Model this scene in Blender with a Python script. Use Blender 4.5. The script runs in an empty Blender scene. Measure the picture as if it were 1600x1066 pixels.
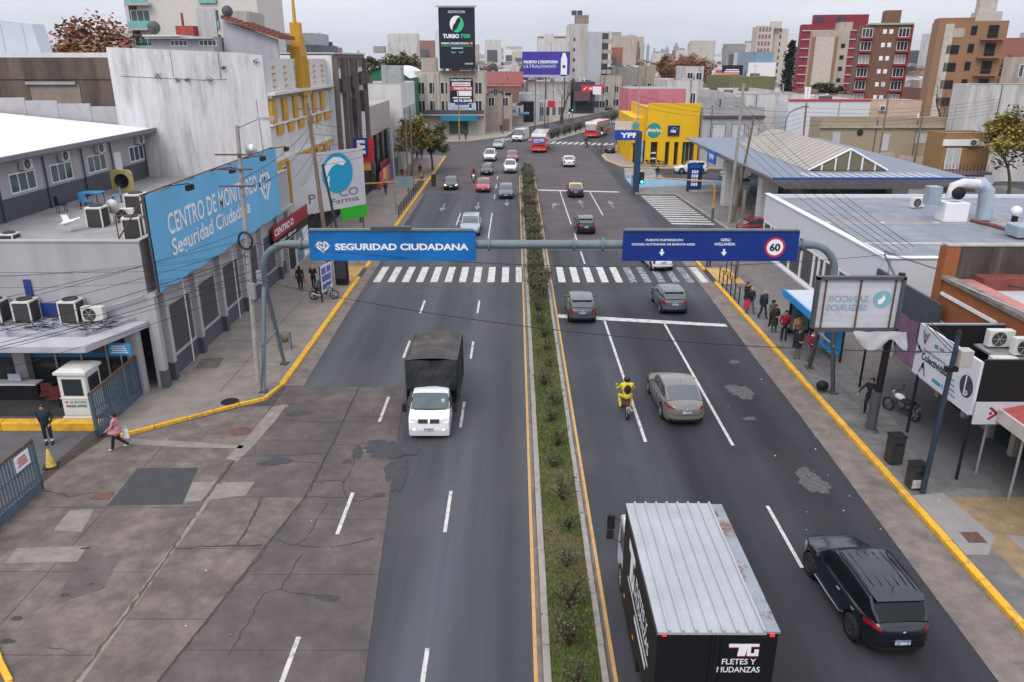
import bpy, bmesh, math, random
from mathutils import Vector, Matrix
from math import sin, cos, pi, radians
R = random.Random(7)
SC = bpy.context.scene
COL = SC.collection

# ---------------------------------------------------------------- camera
CAM_H, TILT, YAW, FPX = 14.7, radians(20.03), radians(0.24), 1210.0
cd = bpy.data.cameras.new('camera'); cam = bpy.data.objects.new('camera', cd); COL.objects.link(cam)
cam.location = (0, 0, CAM_H); cam.rotation_euler = (pi / 2 - TILT, 0, YAW)
cd.sensor_width = 36; cd.lens = FPX / 1600 * 36; cd.clip_start = 0.3; cd.clip_end = 20000
SC.camera = cam

# ---------------------------------------------------------------- overcast sky and weak sun
SUN_EL, SUN_AZ = radians(48), radians(205)
W = bpy.data.worlds.new('World'); SC.world = W; W.use_nodes = True
nt = W.node_tree; nt.nodes.clear()
N = nt.nodes.new; Lk = nt.links.new
out = N('ShaderNodeOutputWorld'); bg = N('ShaderNodeBackground'); sky = N('ShaderNodeTexSky')
sky.sky_type = 'NISHITA'; sky.sun_disc = False; sky.sun_elevation = SUN_EL; sky.sun_rotation = SUN_AZ
sky.dust_density = 3.0; sky.air_density = 1.2
tc = N('ShaderNodeTexCoord'); mp = N('ShaderNodeMapping'); mp.inputs['Scale'].default_value = (1, 1, 5.5)
nz = N('ShaderNodeTexNoise'); nz.inputs['Scale'].default_value = 2.0; nz.inputs['Detail'].default_value = 6; nz.inputs['Roughness'].default_value = .55
rp = N('ShaderNodeValToRGB'); rp.color_ramp.elements[0].position = .35; rp.color_ramp.elements[1].position = .72
rp.color_ramp.elements[0].color = (6.5, 6.8, 7.7, 1); rp.color_ramp.elements[1].color = (8.5, 8.65, 9.3, 1)
mx = N('ShaderNodeMix'); mx.data_type = 'RGBA'; mx.inputs[0].default_value = .9     # a closed cloud sheet under the clear sky
Lk(tc.outputs['Generated'], mp.inputs[0]); Lk(mp.outputs[0], nz.inputs['Vector']); Lk(nz.outputs[0], rp.inputs[0])
# overcast luminance rises towards the zenith, as under any closed cloud sheet
sx = N('ShaderNodeSeparateXYZ'); Lk(tc.outputs['Generated'], sx.inputs[0])
ma = N('ShaderNodeMath'); ma.operation = 'MULTIPLY_ADD'; ma.use_clamp = False; ma.inputs[1].default_value = .9; ma.inputs[2].default_value = 1.0
mxz = N('ShaderNodeMath'); mxz.operation = 'MAXIMUM'; mxz.inputs[1].default_value = 0; Lk(sx.outputs[2], mxz.inputs[0]); Lk(mxz.outputs[0], ma.inputs[0])
vm = N('ShaderNodeVectorMath'); vm.operation = 'SCALE'; Lk(rp.outputs[0], vm.inputs[0]); Lk(ma.outputs[0], vm.inputs['Scale'])
Lk(sky.outputs[0], mx.inputs[6]); Lk(vm.outputs[0], mx.inputs[7]); Lk(mx.outputs[2], bg.inputs[0])
bg.inputs[1].default_value = .1; Lk(bg.outputs[0], out.inputs[0])
sl = bpy.data.lights.new('sun', 'SUN'); sl.energy = 1.5; sl.angle = radians(30); sl.color = (1, .96, .9)
so = bpy.data.objects.new('sun', sl); COL.objects.link(so)
so.rotation_euler = (pi / 2 - SUN_EL, 0, pi - SUN_AZ)
so.location = (0, 0, 60)
VS = SC.view_settings; VS.view_transform = 'Standard'; VS.look = 'None'; VS.exposure = 0.12; VS.gamma = 1.0; VS.use_curve_mapping = False
SC.cycles.max_bounces = 5; SC.cycles.diffuse_bounces = 2; SC.cycles.glossy_bounces = 3; SC.cycles.volume_bounces = 0
SC.cycles.caustics_reflective = False; SC.cycles.caustics_refractive = False

# ---------------------------------------------------------------- where things stand: sight lines to metres
def at(px, py, Y):
    u, v = px - 800, py - 533
    d = FPX * sin(TILT) + v * cos(TILT); f = FPX * cos(TILT) - v * sin(TILT)
    s = Y / f
    return (u * s - Y * YAW, Y, CAM_H - d * s)
def gd(px, py, z=0.0):
    u, v = px - 800, py - 533
    d = FPX * sin(TILT) + v * cos(TILT); f = FPX * cos(TILT) - v * sin(TILT)
    s = (CAM_H - z) / d
    return (u * s * cos(YAW) - f * s * sin(YAW), u * s * sin(YAW) + f * s * cos(YAW))

# ---------------------------------------------------------------- materials
MATS = {}
def mat(name, col, rough=.8, metal=0.0, var=.12, scale=1.5, bump=0.0, bscale=30, col2=None, c2=(.55, .75), c2s=.8, streak=0, spec=.4, emit=0, stretch=None, coat=0, speck=0, fine=0):
    if name in MATS: return MATS[name]
    m = bpy.data.materials.new(name); m.use_nodes = True; t = m.node_tree
    b = t.nodes['Principled BSDF']; n = t.nodes.new; l = t.links.new
    b.inputs['Roughness'].default_value = rough; b.inputs['Metallic'].default_value = metal
    b.inputs['Specular IOR Level'].default_value = spec
    if coat: b.inputs['Coat Weight'].default_value = coat; b.inputs['Coat Roughness'].default_value = .08
    c = (*col, 1) if len(col) == 3 else col
    tcn = n('ShaderNodeTexCoord'); src = tcn.outputs['Object']
    cur = None
    if var:
        mpn = n('ShaderNodeMapping'); l(src, mpn.inputs[0])
        mpn.inputs['Scale'].default_value = stretch or (1, 1, .15 if streak else 1)
        z = n('ShaderNodeTexNoise'); z.inputs['Scale'].default_value = scale; z.inputs['Detail'].default_value = 7; z.inputs['Roughness'].default_value = .62
        l(mpn.outputs[0], z.inputs['Vector'])
        r = n('ShaderNodeValToRGB'); r.color_ramp.elements[0].position = .3; r.color_ramp.elements[1].position = .7
        r.color_ramp.elements[0].color = tuple(max(0, k * (1 - var)) for k in c[:3]) + (1,)
        r.color_ramp.elements[1].color = tuple(min(1, k * (1 + var)) for k in c[:3]) + (1,)
        l(z.outputs[0], r.inputs[0]); cur = r.outputs[0]
    if col2:
        mp2 = n('ShaderNodeMapping'); l(src, mp2.inputs[0]); mp2.inputs['Scale'].default_value = (1, 1, .18) if streak else (1, 1, 1)
        mp2.inputs['Location'].default_value = (3.1, 7.7, 1.3)
        z2 = n('ShaderNodeTexNoise'); z2.inputs['Scale'].default_value = c2s; z2.inputs['Detail'].default_value = 9; z2.inputs['Roughness'].default_value = .68
        l(mp2.outputs[0], z2.inputs['Vector'])
        r2 = n('ShaderNodeValToRGB'); r2.color_ramp.elements[0].position = c2[0]; r2.color_ramp.elements[1].position = c2[1]
        l(z2.outputs[0], r2.inputs[0])
        mm = n('ShaderNodeMix'); mm.data_type = 'RGBA'; l(r2.outputs[0], mm.inputs[0])
        if cur: l(cur, mm.inputs[6])
        else: mm.inputs[6].default_value = c
        mm.inputs[7].default_value = (*col2, 1); cur = mm.outputs[2]
    if fine:   # mineral grain
        z3 = n('ShaderNodeTexNoise'); z3.inputs['Scale'].default_value = 55; z3.inputs['Detail'].default_value = 3; l(src, z3.inputs['Vector'])
        r3 = n('ShaderNodeValToRGB'); r3.color_ramp.elements[0].position = .3; r3.color_ramp.elements[1].position = .72
        r3.color_ramp.elements[0].color = (1 - fine,) * 3 + (1,); r3.color_ramp.elements[1].color = (1 + fine,) * 3 + (1,)
        l(z3.outputs[0], r3.inputs[0]); mm = n('ShaderNodeMix'); mm.data_type = 'RGBA'; mm.blend_type = 'MULTIPLY'; mm.inputs[0].default_value = 1
        if cur: l(cur, mm.inputs[6])
        else: mm.inputs[6].default_value = c
        l(r3.outputs[0], mm.inputs[7]); cur = mm.outputs[2]
    if cur: l(cur, b.inputs['Base Color'])
    else: b.inputs['Base Color'].default_value = c
    if bump:
        zb = n('ShaderNodeTexNoise'); zb.inputs['Scale'].default_value = bscale; zb.inputs['Detail'].default_value = 4; l(src, zb.inputs['Vector'])
        bp = n('ShaderNodeBump'); bp.inputs['Strength'].default_value = bump; bp.inputs['Distance'].default_value = .03
        l(zb.outputs[0], bp.inputs['Height']); l(bp.outputs[0], b.inputs['Normal'])
    if emit:
        b.inputs['Emission Color'].default_value = c; b.inputs['Emission Strength'].default_value = emit
    MATS[name] = m; return m
def paint(name, col, rough=.28): return mat(name, col, rough, var=.05, scale=2, spec=.5, coat=.7)
def lin(r, g, b): return tuple(((k / 255) / 12.92 if k / 255 <= .04045 else ((k / 255 + .055) / 1.055) ** 2.4) for k in (r, g, b))

# ---------------------------------------------------------------- mesh builder
class MB:
    def __init__(s): s.v = []; s.f = []; s.m = []; s.sm = []
    def add(s, vs, fs, mi=0, smooth=False):
        o = len(s.v); s.v += [tuple(p) for p in vs]
        for f in fs: s.f.append([o + i for i in f]); s.m.append(mi); s.sm.append(smooth)
        return s
    def box(s, x0, x1, y0, y1, z0, z1, mi=0):
        x0, x1 = min(x0, x1), max(x0, x1); y0, y1 = min(y0, y1), max(y0, y1); z0, z1 = min(z0, z1), max(z0, z1)
        vs = [(x0, y0, z0), (x1, y0, z0), (x1, y1, z0), (x0, y1, z0), (x0, y0, z1), (x1, y0, z1), (x1, y1, z1), (x0, y1, z1)]
        return s.add(vs, [(0, 3, 2, 1), (4, 5, 6, 7), (0, 1, 5, 4), (1, 2, 6, 5), (2, 3, 7, 6), (3, 0, 4, 7)], mi)
    def obox(s, o, a, b, c, mi=0):      # box from a corner and three edge vectors
        o, a, b, c = map(Vector, (o, a, b, c))
        if a.cross(b).dot(c) < 0: a, b = b, a
        vs = [o, o + a, o + a + b, o + b, o + c, o + a + c, o + a + b + c, o + b + c]
        return s.add(vs, [(0, 3, 2, 1), (4, 5, 6, 7), (0, 1, 5, 4), (1, 2, 6, 5), (2, 3, 7, 6), (3, 0, 4, 7)], mi)
    def quad(s, a, b, c, d, mi=0): return s.add([a, b, c, d], [(0, 1, 2, 3)], mi)
    def prism(s, poly, z0, z1, mi=0):
        A = sum(poly[i][0] * poly[(i + 1) % len(poly)][1] - poly[(i + 1) % len(poly)][0] * poly[i][1] for i in range(len(poly)))
        if A < 0: poly = poly[::-1]
        n = len(poly); vs = [(p[0], p[1], z0) for p in poly] + [(p[0], p[1], z1) for p in poly]
        fs = [tuple(range(n - 1, -1, -1)), tuple(range(n, 2 * n))] + [(i, (i + 1) % n, n + (i + 1) % n, n + i) for i in range(n)]
        return s.add(vs, fs, mi)
    def ext(s, pts, d, mi=0):            # any planar polygon swept along d
        n = len(pts); d = Vector(d); vs = [Vector(p) for p in pts] + [Vector(p) + d for p in pts]
        return s.add(vs, [tuple(range(n)), tuple(range(2 * n - 1, n - 1, -1))] + [((i + 1) % n, i, n + i, n + (i + 1) % n) for i in range(n)], mi)
    def cyl(s, p0, p1, r0, r1=None, n=10, mi=0, caps=True):
        r1 = r0 if r1 is None else r1
        p0, p1 = Vector(p0), Vector(p1); d = (p1 - p0).normalized()
        a = d.orthogonal().normalized(); b = d.cross(a)
        vs = []
        for p, r in ((p0, r0), (p1, r1)):
            for i in range(n):
                t = 2 * pi * i / n; vs.append(p + a * (r * cos(t)) + b * (r * sin(t)))
        s.add(vs, [(i, (i + 1) % n, n + (i + 1) % n, n + i) for i in range(n)], mi, True)
        if caps: s.add(vs, [tuple(range(n - 1, -1, -1)), tuple(range(n, 2 * n))], mi)
        return s
    def tube(s, pts, r, n=8, mi=0):
        pts = [Vector(p) for p in pts]; rr = r if isinstance(r, (list, tuple)) else [r] * len(pts)
        vs = []; a = None
        for i, p in enumerate(pts):
            d = (pts[min(i + 1, len(pts) - 1)] - pts[max(i - 1, 0)]).normalized()
            a = d.orthogonal().normalized() if a is None else (a - d * a.dot(d)).normalized()
            b = d.cross(a)
            for k in range(n):
                t = 2 * pi * k / n; vs.append(p + (a * cos(t) + b * sin(t)) * rr[i])
        fs = [(i * n + k, i * n + (k + 1) % n, (i + 1) * n + (k + 1) % n, (i + 1) * n + k) for i in range(len(pts) - 1) for k in range(n)]
        s.add(vs, fs, mi, True)
        m = (len(pts) - 1) * n
        s.add(vs, [tuple(range(n - 1, -1, -1)), tuple(range(m, m + n))], mi)
        return s
    def lathe(s, prof, c, ax='z', n=16, mi=0):   # prof: (radius, height)
        c = Vector(c); vs = []
        for r, h in prof:
            for k in range(n):
                t = 2 * pi * k / n
                q = (r * cos(t), r * sin(t), h)
                vs.append(c + Vector(q if ax == 'z' else ((h, q[0], q[1]) if ax == 'x' else (q[1], h, q[0]))))
        return s.add(vs, [(i * n + k, i * n + (k + 1) % n, (i + 1) * n + (k + 1) % n, (i + 1) * n + k) for i in range(len(prof) - 1) for k in range(n)], mi, True)
    def ball(s, c, r, n=8, m=6, mi=0, sc=(1, 1, 1)):
        vs = []; c = Vector(c)
        for i in range(m + 1):
            a = pi * i / m
            for k in range(n):
                t = 2 * pi * k / n; vs.append(c + Vector((r * sc[0] * sin(a) * cos(t), r * sc[1] * sin(a) * sin(t), r * sc[2] * -cos(a))))
        return s.add(vs, [(i * n + k, i * n + (k + 1) % n, (i + 1) * n + (k + 1) % n, (i + 1) * n + k) for i in range(m) for k in range(n)], mi, True)
    def grid(s, rows, mi=0, smooth=True, flip=False):
        n = len(rows[0]); vs = [p for r in rows for p in r]
        fs = [(i * n + k, i * n + k + 1, (i + 1) * n + k + 1, (i + 1) * n + k) for i in range(len(rows) - 1) for k in range(n - 1)]
        return s.add(vs, [f[::-1] for f in fs] if flip else fs, mi, smooth)
    def move(s, d, rz=0):
        c, q = cos(rz), sin(rz)
        s.v = [(p[0] * c - p[1] * q + d[0], p[0] * q + p[1] * c + d[1], p[2] + d[2]) for p in s.v]; return s
    def mesh(s, name, mats):
        me = bpy.data.meshes.new(name); me.from_pydata(s.v, [], s.f)
        mats = mats if isinstance(mats, (list, tuple)) else [mats]
        for m in mats: me.materials.append(m)
        me.polygons.foreach_set('material_index', s.m); me.polygons.foreach_set('use_smooth', s.sm)
        me.update(); return me

ORG = {}
def root_of(o):
    while o.parent: o = o.parent
    return o
def link(o, parent=None):
    COL.objects.link(o)
    if parent: o.parent = parent
    return o
def tag(o, label, cat, group=None):
    o['label'] = label; o['category'] = cat
    if group: o['group'] = group
    return o
def thing(name, label, cat, loc=(0, 0, 0), rz=0, group=None):
    o = bpy.data.objects.new(name, None); o.empty_display_size = .3; COL.objects.link(o)
    o.location = loc; o.rotation_euler = (0, 0, rz); tag(o, label, cat, group); return o
def part(name, mb, m, parent=None, w=False, bevel=0, label=None):
    """one mesh object; w: the builder holds world coordinates, made local to the thing it belongs to"""
    if w and parent is not None:
        r = root_of(parent); l = r.location
        if r.rotation_euler.z: mb.move((-l.x, -l.y, -l.z)); mb.move((0, 0, 0), -r.rotation_euler.z)
        else: mb.move((-l.x, -l.y, -l.z))
    o = link(bpy.data.objects.new(name, mb.mesh(name, m)), parent)
    if bevel:
        b = o.modifiers.new('bevel', 'BEVEL'); b.width = bevel; b.segments = 2; b.limit_method = 'ANGLE'; b.angle_limit = radians(40)
    if label: o['label'] = label
    return o
def solo(name, label, cat, mb, m, group=None, bevel=0):
    """a thing that is one mesh, its origin set at its foot"""
    xs = [p[0] for p in mb.v]; ys = [p[1] for p in mb.v]; zs = [p[2] for p in mb.v]
    c = ((min(xs) + max(xs)) / 2, (min(ys) + max(ys)) / 2, min(zs))
    mb.move((-c[0], -c[1], -c[2])); o = part(name, mb, m, None, bevel=bevel); o.location = c
    return tag(o, label, cat, group)
def struct(name, mb, m, parent=None):
    o = part(name, mb, m, parent)
    if parent is None: o['kind'] = 'structure'
    return o
def dup(o, parent=None, **kw):
    c = o.copy(); COL.objects.link(c); c.parent = parent
    for ch in o.children: dup(ch, c)
    for k, v in kw.items():
        if k == 'loc': c.location = v
        elif k == 'rz': c.rotation_euler = (0, 0, v)
        else: c[k] = v
    return c

TMP = bpy.data.scenes.new('tmp')
def baked(ob):
    """the evaluated mesh of an object, worked out in an otherwise empty scratch scene"""
    TMP.collection.objects.link(ob); vl = TMP.view_layers[0]; vl.update(); dg = vl.depsgraph; dg.update()
    me = bpy.data.meshes.new_from_object(ob.evaluated_get(dg)); bpy.data.objects.remove(ob); return me
# ---------------------------------------------------------------- flat print on boards
class Face:
    """a rectangle in space: corner O, edge U (along the writing), edge V (up); print sits a few mm proud"""
    def __init__(s, O, U, V):
        s.O, s.U, s.V = map(Vector, (O, U, V)); s.n = s.U.cross(s.V).normalized()
    def pt(s, u, v, h=0): return s.O + s.U * u + s.V * v + s.n * h
    def poly(s, name, pts, m, par, lay=1, thick=.003):
        mb = MB(); mb.ext([s.pt(u, v, .004 * lay) for u, v in pts], -s.n * thick if thick else s.n * .001)
        return part(name, mb, m, par, w=True)
    def rect(s, name, u0, v0, u1, v1, m, par, lay=1): return s.poly(name, [(u0, v0), (u1, v0), (u1, v1), (u0, v1)], m, par, lay)
    def disc(s, name, u, v, r, m, par, lay=1, r2=0, a0=0, a1=360, n=40):   # r in metres
        ul, vl = s.U.length, s.V.length; pts = []
        k = max(4, int(n * (a1 - a0) / 360))
        arc = [(u + r * cos(radians(a0 + (a1 - a0) * i / k)) / ul, v + r * sin(radians(a0 + (a1 - a0) * i / k)) / vl) for i in range(k + 1)]
        if r2:
            inn = [(u + r2 * cos(radians(a0 + (a1 - a0) * i / k)) / ul, v + r2 * sin(radians(a0 + (a1 - a0) * i / k)) / vl) for i in range(k + 1)]
            mb = MB()
            for i in range(k): mb.quad(s.pt(*arc[i], .004 * lay), s.pt(*arc[i + 1], .004 * lay), s.pt(*inn[i + 1], .004 * lay), s.pt(*inn[i], .004 * lay))
            return part(name, mb, m, par, w=True)
        return s.poly(name, arc[:-1] if a1 - a0 == 360 else arc, m, par, lay)
    def line(s, name, pts, wd, m, par, lay=1):   # a stroked polyline, wd in metres
        mb = MB(); P = [s.pt(u, v, .004 * lay) for u, v in pts]
        for a, b in zip(P, P[1:]):
            d = (b - a).normalized(); q = s.n.cross(d) * (wd / 2); e = d * (wd * .25)
            mb.quad(a - q - e, b - q + e, b + q + e, a + q - e)
        return part(name, mb, m, par, w=True)
    def text(s, body, u0, v0, u1, v1, m, par, bold=.02, lay=2, name='lettering', flipx=False, shear=0):
        cu = bpy.data.curves.new('t', 'FONT'); cu.body = body; cu.size = 1; cu.offset = bold; cu.resolution_u = 3; cu.shear = shear
        cu.space_line = .95; cu.align_x = 'CENTER'
        me = baked(bpy.data.objects.new('t', cu)); bpy.data.curves.remove(cu)
        xs = [v.co.x for v in me.vertices]; ys = [v.co.y for v in me.vertices]
        if not xs: return None
        ax, bx, ay, by = min(xs), max(xs), min(ys), max(ys)
        mb = MB(); vs = []
        for v in me.vertices:
            a = (v.co.x - ax) / (bx - ax); b = (v.co.y - ay) / max(1e-6, by - ay)
            if flipx: a = 1 - a
            vs.append(s.pt(u0 + (u1 - u0) * a, v0 + (v1 - v0) * b, .004 * lay))
        fs = [tuple(p.vertices) for p in me.polygons]
        if flipx: fs = [f[::-1] for f in fs]
        mb.add(vs, fs); bpy.data.meshes.remove(me)
        return part(name, mb, m, par, w=True)
def bars(F, u0, v0, u1, v1, n, m, par, lay=1):
    """lines of print too small to read"""
    for k in range(n):
        a, c = v0 + (v1 - v0) * (k + .2) / n, v0 + (v1 - v0) * (k + .75) / n; F.rect('print_line', u0 + (u1 - u0) * (.08 if k % 2 else 0), a, u1 - (u1 - u0) * (.05 * k), c, m, par, lay)
def board(name, par, O, U, V, thick, m, edge=None):
    """a solid panel behind a Face; returns the Face"""
    f = Face(O, U, V); mb = MB(); mb.obox(f.O - f.n * thick, f.U, f.V, f.n * thick); part(name, mb, m, par, w=True)
    return f

# ---------------------------------------------------------------- common materials
WHITE = mat('white paint', (.78, .78, .8), .6, var=.05)
SIGNWHITE = mat('white print', (.82, .83, .86), .55, var=.03)
BLACKM = mat('black metal', (.012, .0125, .015), .55, var=.2, spec=.25)
DARKGREY = mat('dark grey metal', (.07, .075, .085), .5, var=.15)
STEEL = mat('galvanised steel', (.42, .43, .45), .45, .6, var=.15, col2=(.28, .2, .15), c2=(.62, .8))
RUST = mat('rusty steel', (.12, .065, .05), .8, var=.35, scale=6, col2=(.2, .09, .05))
GLASS = mat('dark glass', (.02, .028, .032), .06, var=0, spec=.8)
GLASSG = mat('green glass', (.03, .075, .075), .08, var=0, spec=.8)
RUBBER = mat('rubber', (.018, .018, .02), .75, var=.2)
CHROME = mat('chrome', (.6, .6, .62), .18, .9, var=0)
CABLE = mat('cable sheath', (.018, .018, .02), .7, var=0)
YELLOWK = mat('yellow kerb paint', (.72, .39, .03), .7, var=.2, scale=3, col2=(.26, .19, .12), c2=(.52, .72), c2s=2.6)
WOOD = mat('weathered wood', (.19, .14, .1), .85, var=.3, scale=4, streak=1)

# ================================================================ THE SETTING
ASPH = mat('asphalt', (.068, .07, .081), .82, var=.3, scale=.8, stretch=(1.1, .03, 1), bump=.35, bscale=60, fine=.38, col2=(.083, .081, .088), c2=(.48, .7), c2s=.16, spec=.3)
ASPHX = mat('right carriageway asphalt', (.056, .058, .068), .82, var=.3, scale=.8, stretch=(1.1, .03, 1), bump=.35, bscale=60, fine=.38, spec=.3, col2=(.078, .075, .082), c2=(.5, .7), c2s=.16)
def newer(m, c):      # newer, darker surfacing laid in the kerbside lanes this side of the crossing, its edge worn ragged
    t = m.node_tree; n = t.nodes.new; l = t.links.new; bs = t.nodes['Principled BSDF']; src = bs.inputs['Base Color'].links[0].from_socket
    tc_ = n('ShaderNodeTexCoord'); sp = n('ShaderNodeSeparateXYZ'); l(tc_.outputs['Object'], sp.inputs[0]); z = n('ShaderNodeTexNoise'); z.inputs['Scale'].default_value = .5; z.inputs['Detail'].default_value = 6; mp_ = n('ShaderNodeMapping'); mp_.inputs['Scale'].default_value = (1, .15, 1); l(tc_.outputs['Object'], mp_.inputs[0]); l(mp_.outputs[0], z.inputs['Vector'])
    def rng(sock, a, b_, k):
        ad = n('ShaderNodeMath'); ad.operation = 'MULTIPLY_ADD'; ad.inputs[1].default_value = k; l(z.outputs[0], ad.inputs[0]); l(sock, ad.inputs[2]); r = n('ShaderNodeMapRange'); r.inputs[1].default_value = a; r.inputs[2].default_value = b_; l(ad.outputs[0], r.inputs[0]); return r.outputs[0]
    mu = n('ShaderNodeMath'); mu.operation = 'MULTIPLY'; l(rng(sp.outputs[0], 5.4, 7.6, 2.5), mu.inputs[0]); l(rng(sp.outputs[1], 51, 47, 3), mu.inputs[1])
    mm = n('ShaderNodeMix'); mm.data_type = 'RGBA'; mm.blend_type = 'MULTIPLY'; l(mu.outputs[0], mm.inputs[0]); l(src, mm.inputs[6]); mm.inputs[7].default_value = (*c, 1); l(mm.outputs[2], bs.inputs['Base Color'])
newer(ASPHX, (.6, .59, .62))
def tracks(m, x0):      # oil-darkened lane centres between tyre-polished paths
    t = m.node_tree; n = t.nodes.new; l = t.links.new; bs = t.nodes['Principled BSDF']; src = bs.inputs['Base Color'].links[0].from_socket
    tc_ = n('ShaderNodeTexCoord'); sp = n('ShaderNodeSeparateXYZ'); l(tc_.outputs['Object'], sp.inputs[0]); mp_ = n('ShaderNodeMapping'); mp_.inputs['Scale'].default_value = (.5, .05, 1); l(tc_.outputs['Object'], mp_.inputs[0])
    z = n('ShaderNodeTexNoise'); z.inputs['Scale'].default_value = 1; z.inputs['Detail'].default_value = 5; l(mp_.outputs[0], z.inputs['Vector'])
    def mth(op, a, b_):
        q = n('ShaderNodeMath'); q.operation = op
        for i, v in enumerate((a, b_)):
            if v is None: continue
            if isinstance(v, (int, float)): q.inputs[i].default_value = v
            else: l(v, q.inputs[i])
        return q.outputs[0]
    c = mth('COSINE', mth('MULTIPLY', mth('ADD', mth('ADD', sp.outputs[0], -x0), mth('MULTIPLY', mth('ADD', z.outputs[0], -.5), 1.2)), 2 * pi / 3.5), None); f = mth('ADD', 1.0, mth('MULTIPLY', c, mth('MULTIPLY', z.outputs[0], -.36)))
    vm_ = n('ShaderNodeVectorMath'); vm_.operation = 'SCALE'; l(src, vm_.inputs[0]); l(f, vm_.inputs['Scale']); l(vm_.outputs[0], bs.inputs['Base Color'])
tracks(ASPH, -4.07); tracks(ASPHX, 7.06)
ASPHO = mat('old brown asphalt', (.095, .083, .086), .88, var=.2, scale=.3, bump=.3, fine=.25, col2=(.085, .08, .086), c2=(.5, .7), c2s=.12, spec=.3)
CONC = mat('old purple concrete', (.125, .1, .096), .88, var=.3, scale=1.3, bump=.4, bscale=40, col2=(.082, .068, .068), c2=(.42, .66), c2s=.5, fine=.2, spec=.3)
CONC2 = mat('worn pale concrete', (.175, .142, .124), .88, var=.32, scale=1.6, bump=.4, bscale=40, col2=(.105, .086, .08), c2=(.42, .64), c2s=.7, fine=.2, spec=.3)
PATCHL = mat('pale repair concrete', (.235, .205, .18), .9, var=.22, scale=2, bump=.4, fine=.18, spec=.3)
PATCHD = mat('tar patch', (.058, .056, .062), .8, var=.15, scale=2, fine=.25, spec=.3)
TAR = mat('crack tar', (.042, .04, .043), .7, var=.2)
GUTTER = mat('gutter concrete', (.2, .165, .145), .9, var=.25, scale=1.5, bump=.4, col2=(.12, .1, .095), c2=(.48, .7), c2s=.9, fine=.2)
WALK = mat('pavement concrete', (.24, .205, .18), .88, var=.16, scale=1.2, bump=.3, col2=(.165, .142, .132), c2=(.5, .74), c2s=.55, fine=.15)
WALKR = mat('grey pavement', (.165, .155, .15), .88, var=.25, scale=1.6, bump=.3, col2=(.105, .097, .095), c2=(.48, .7), c2s=.45, fine=.2)
KERBM = mat('kerb concrete', (.3, .27, .25), .85, var=.2, scale=3, col2=(.15, .13, .12), c2=(.55, .75), c2s=2)
LINEW = mat('road paint white', (.55, .53, .5), .7, var=.16, scale=3, col2=(.13, .125, .13), c2=(.54, .68), c2s=3.2)
LINEWX = mat('worn road paint', (.36, .35, .34), .7, var=.2, scale=4, col2=(.085, .083, .09), c2=(.42, .58), c2s=4)
LINEY = mat('road paint yellow', (.55, .31, .11), .7, var=.15, scale=4, col2=(.22, .16, .12), c2=(.62, .78), c2s=4)

mb = MB(); mb.quad((-7000, -200, -.06), (7000, -200, -.06), (7000, 9000, -.06), (-7000, 9000, -.06))
struct('ground', mb, mat('city ground', (.16, .15, .145), .9, var=.25, scale=.02))
mb = MB(); mb.quad((-140, -40, 0), (1.6, -40, 0), (1.6, 330, 0), (-140, 330, 0)); struct('road', mb, ASPH)
mb = MB(); mb.quad((1.6, -40, .0), (140, -40, .0), (140, 330, .0), (1.6, 330, .0)); struct('road', mb, ASPHX)
# the old brown asphalt round the far junction
mb = MB(); mb.add([(-11, 90, .004), (.4, 90, .004), (.4, 108, .004), (2.6, 108, .004), (2.6, 62, .004), (7, 62, .004), (12.8, 62, .004), (13, 150, .004), (5, 148, .004), (-12.5, 149, .004), (-60, 149, .004), (-60, 127.5, .004), (-11.2, 127.5, .004)], [tuple(range(13))]); struct('road_resurfacing', mb, ASPHO)

def sheet(name, pts, z, m, par=None):
    mb = MB(); A = sum(pts[i][0] * pts[(i + 1) % len(pts)][1] - pts[(i + 1) % len(pts)][0] * pts[i][1] for i in range(len(pts)))
    mb.add([(p[0], p[1], z) for p in (pts if A > 0 else pts[::-1])], [tuple(range(len(pts)))])
    return struct(name, mb, m, par)

# ---- concrete apron in front of the gate: separate cast slabs with open joints
apron = sheet('apron', [(-30, -5), (-2.6, -5), (-3.76, 15.3), (-5.24, 33.88), (-11.05, 33.9), (-17.4, 33), (-30, 33)], .004, mat('joint dirt', (.06, .054, .055), .95, var=.3, scale=3))
def slab(pts, m, z0=.002, z1=.016, name='slab'):
    n = len(pts); cx = sum(p[0] for p in pts) / n; cy = sum(p[1] for p in pts) / n
    g = .018
    q = []
    for x, y in pts:
        d = math.hypot(x - cx, y - cy); q.append((x + (cx - x) / d * g, y + (cy - y) / d * g))
    b = MB(); b.prism(q, z0, z1); return part(name, b, m, apron)
def xe(y): return -3.76 - (y - 15.3) * (1.48 / 18.6)         # edge against the asphalt
def xj(y): return -7.4 if y > 24.5 else -7.4 - (24.5 - y) * .168
ycuts = [33.86, 30.6, 28.0, 25.2, 22.6, 19.6, 16.4, 12.5, 4.0]
for a, b in zip(ycuts, ycuts[1:]):
    slab([(xj(b), b), (xe(b), b), (xe(a), a), (xj(a), a)], CONC)
for a, b in zip([33.86, 31.2, 28.3, 24.0, 20.9, 17.6, 13.5, 4], [31.2, 28.3, 24.0, 20.9, 17.6, 13.5, 4]):
    slab([(-10.9, b), (xj(b) - .02, b), (xj(a) - .02, a), (-10.9, a)], CONC if a > 25 or a < 15 else CONC2)
for a, b in zip([28.6, 26.6, 23.3, 19.7, 16.2, 12, 4], [26.6, 23.3, 19.7, 16.2, 12, 4]):
    for x0, x1 in ((-14.2, -10.95), (-17.4, -14.2)):
        slab([(x0, b), (x1, b), (x1, a), (x0, a)], CONC2)
for a, b in zip([24.2, 20.4, 16.4, 10], [20.4, 16.4, 10]):
    slab([(-23, b), (-17.45, b), (-17.45, a), (-23, a)], CONC2)
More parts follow.
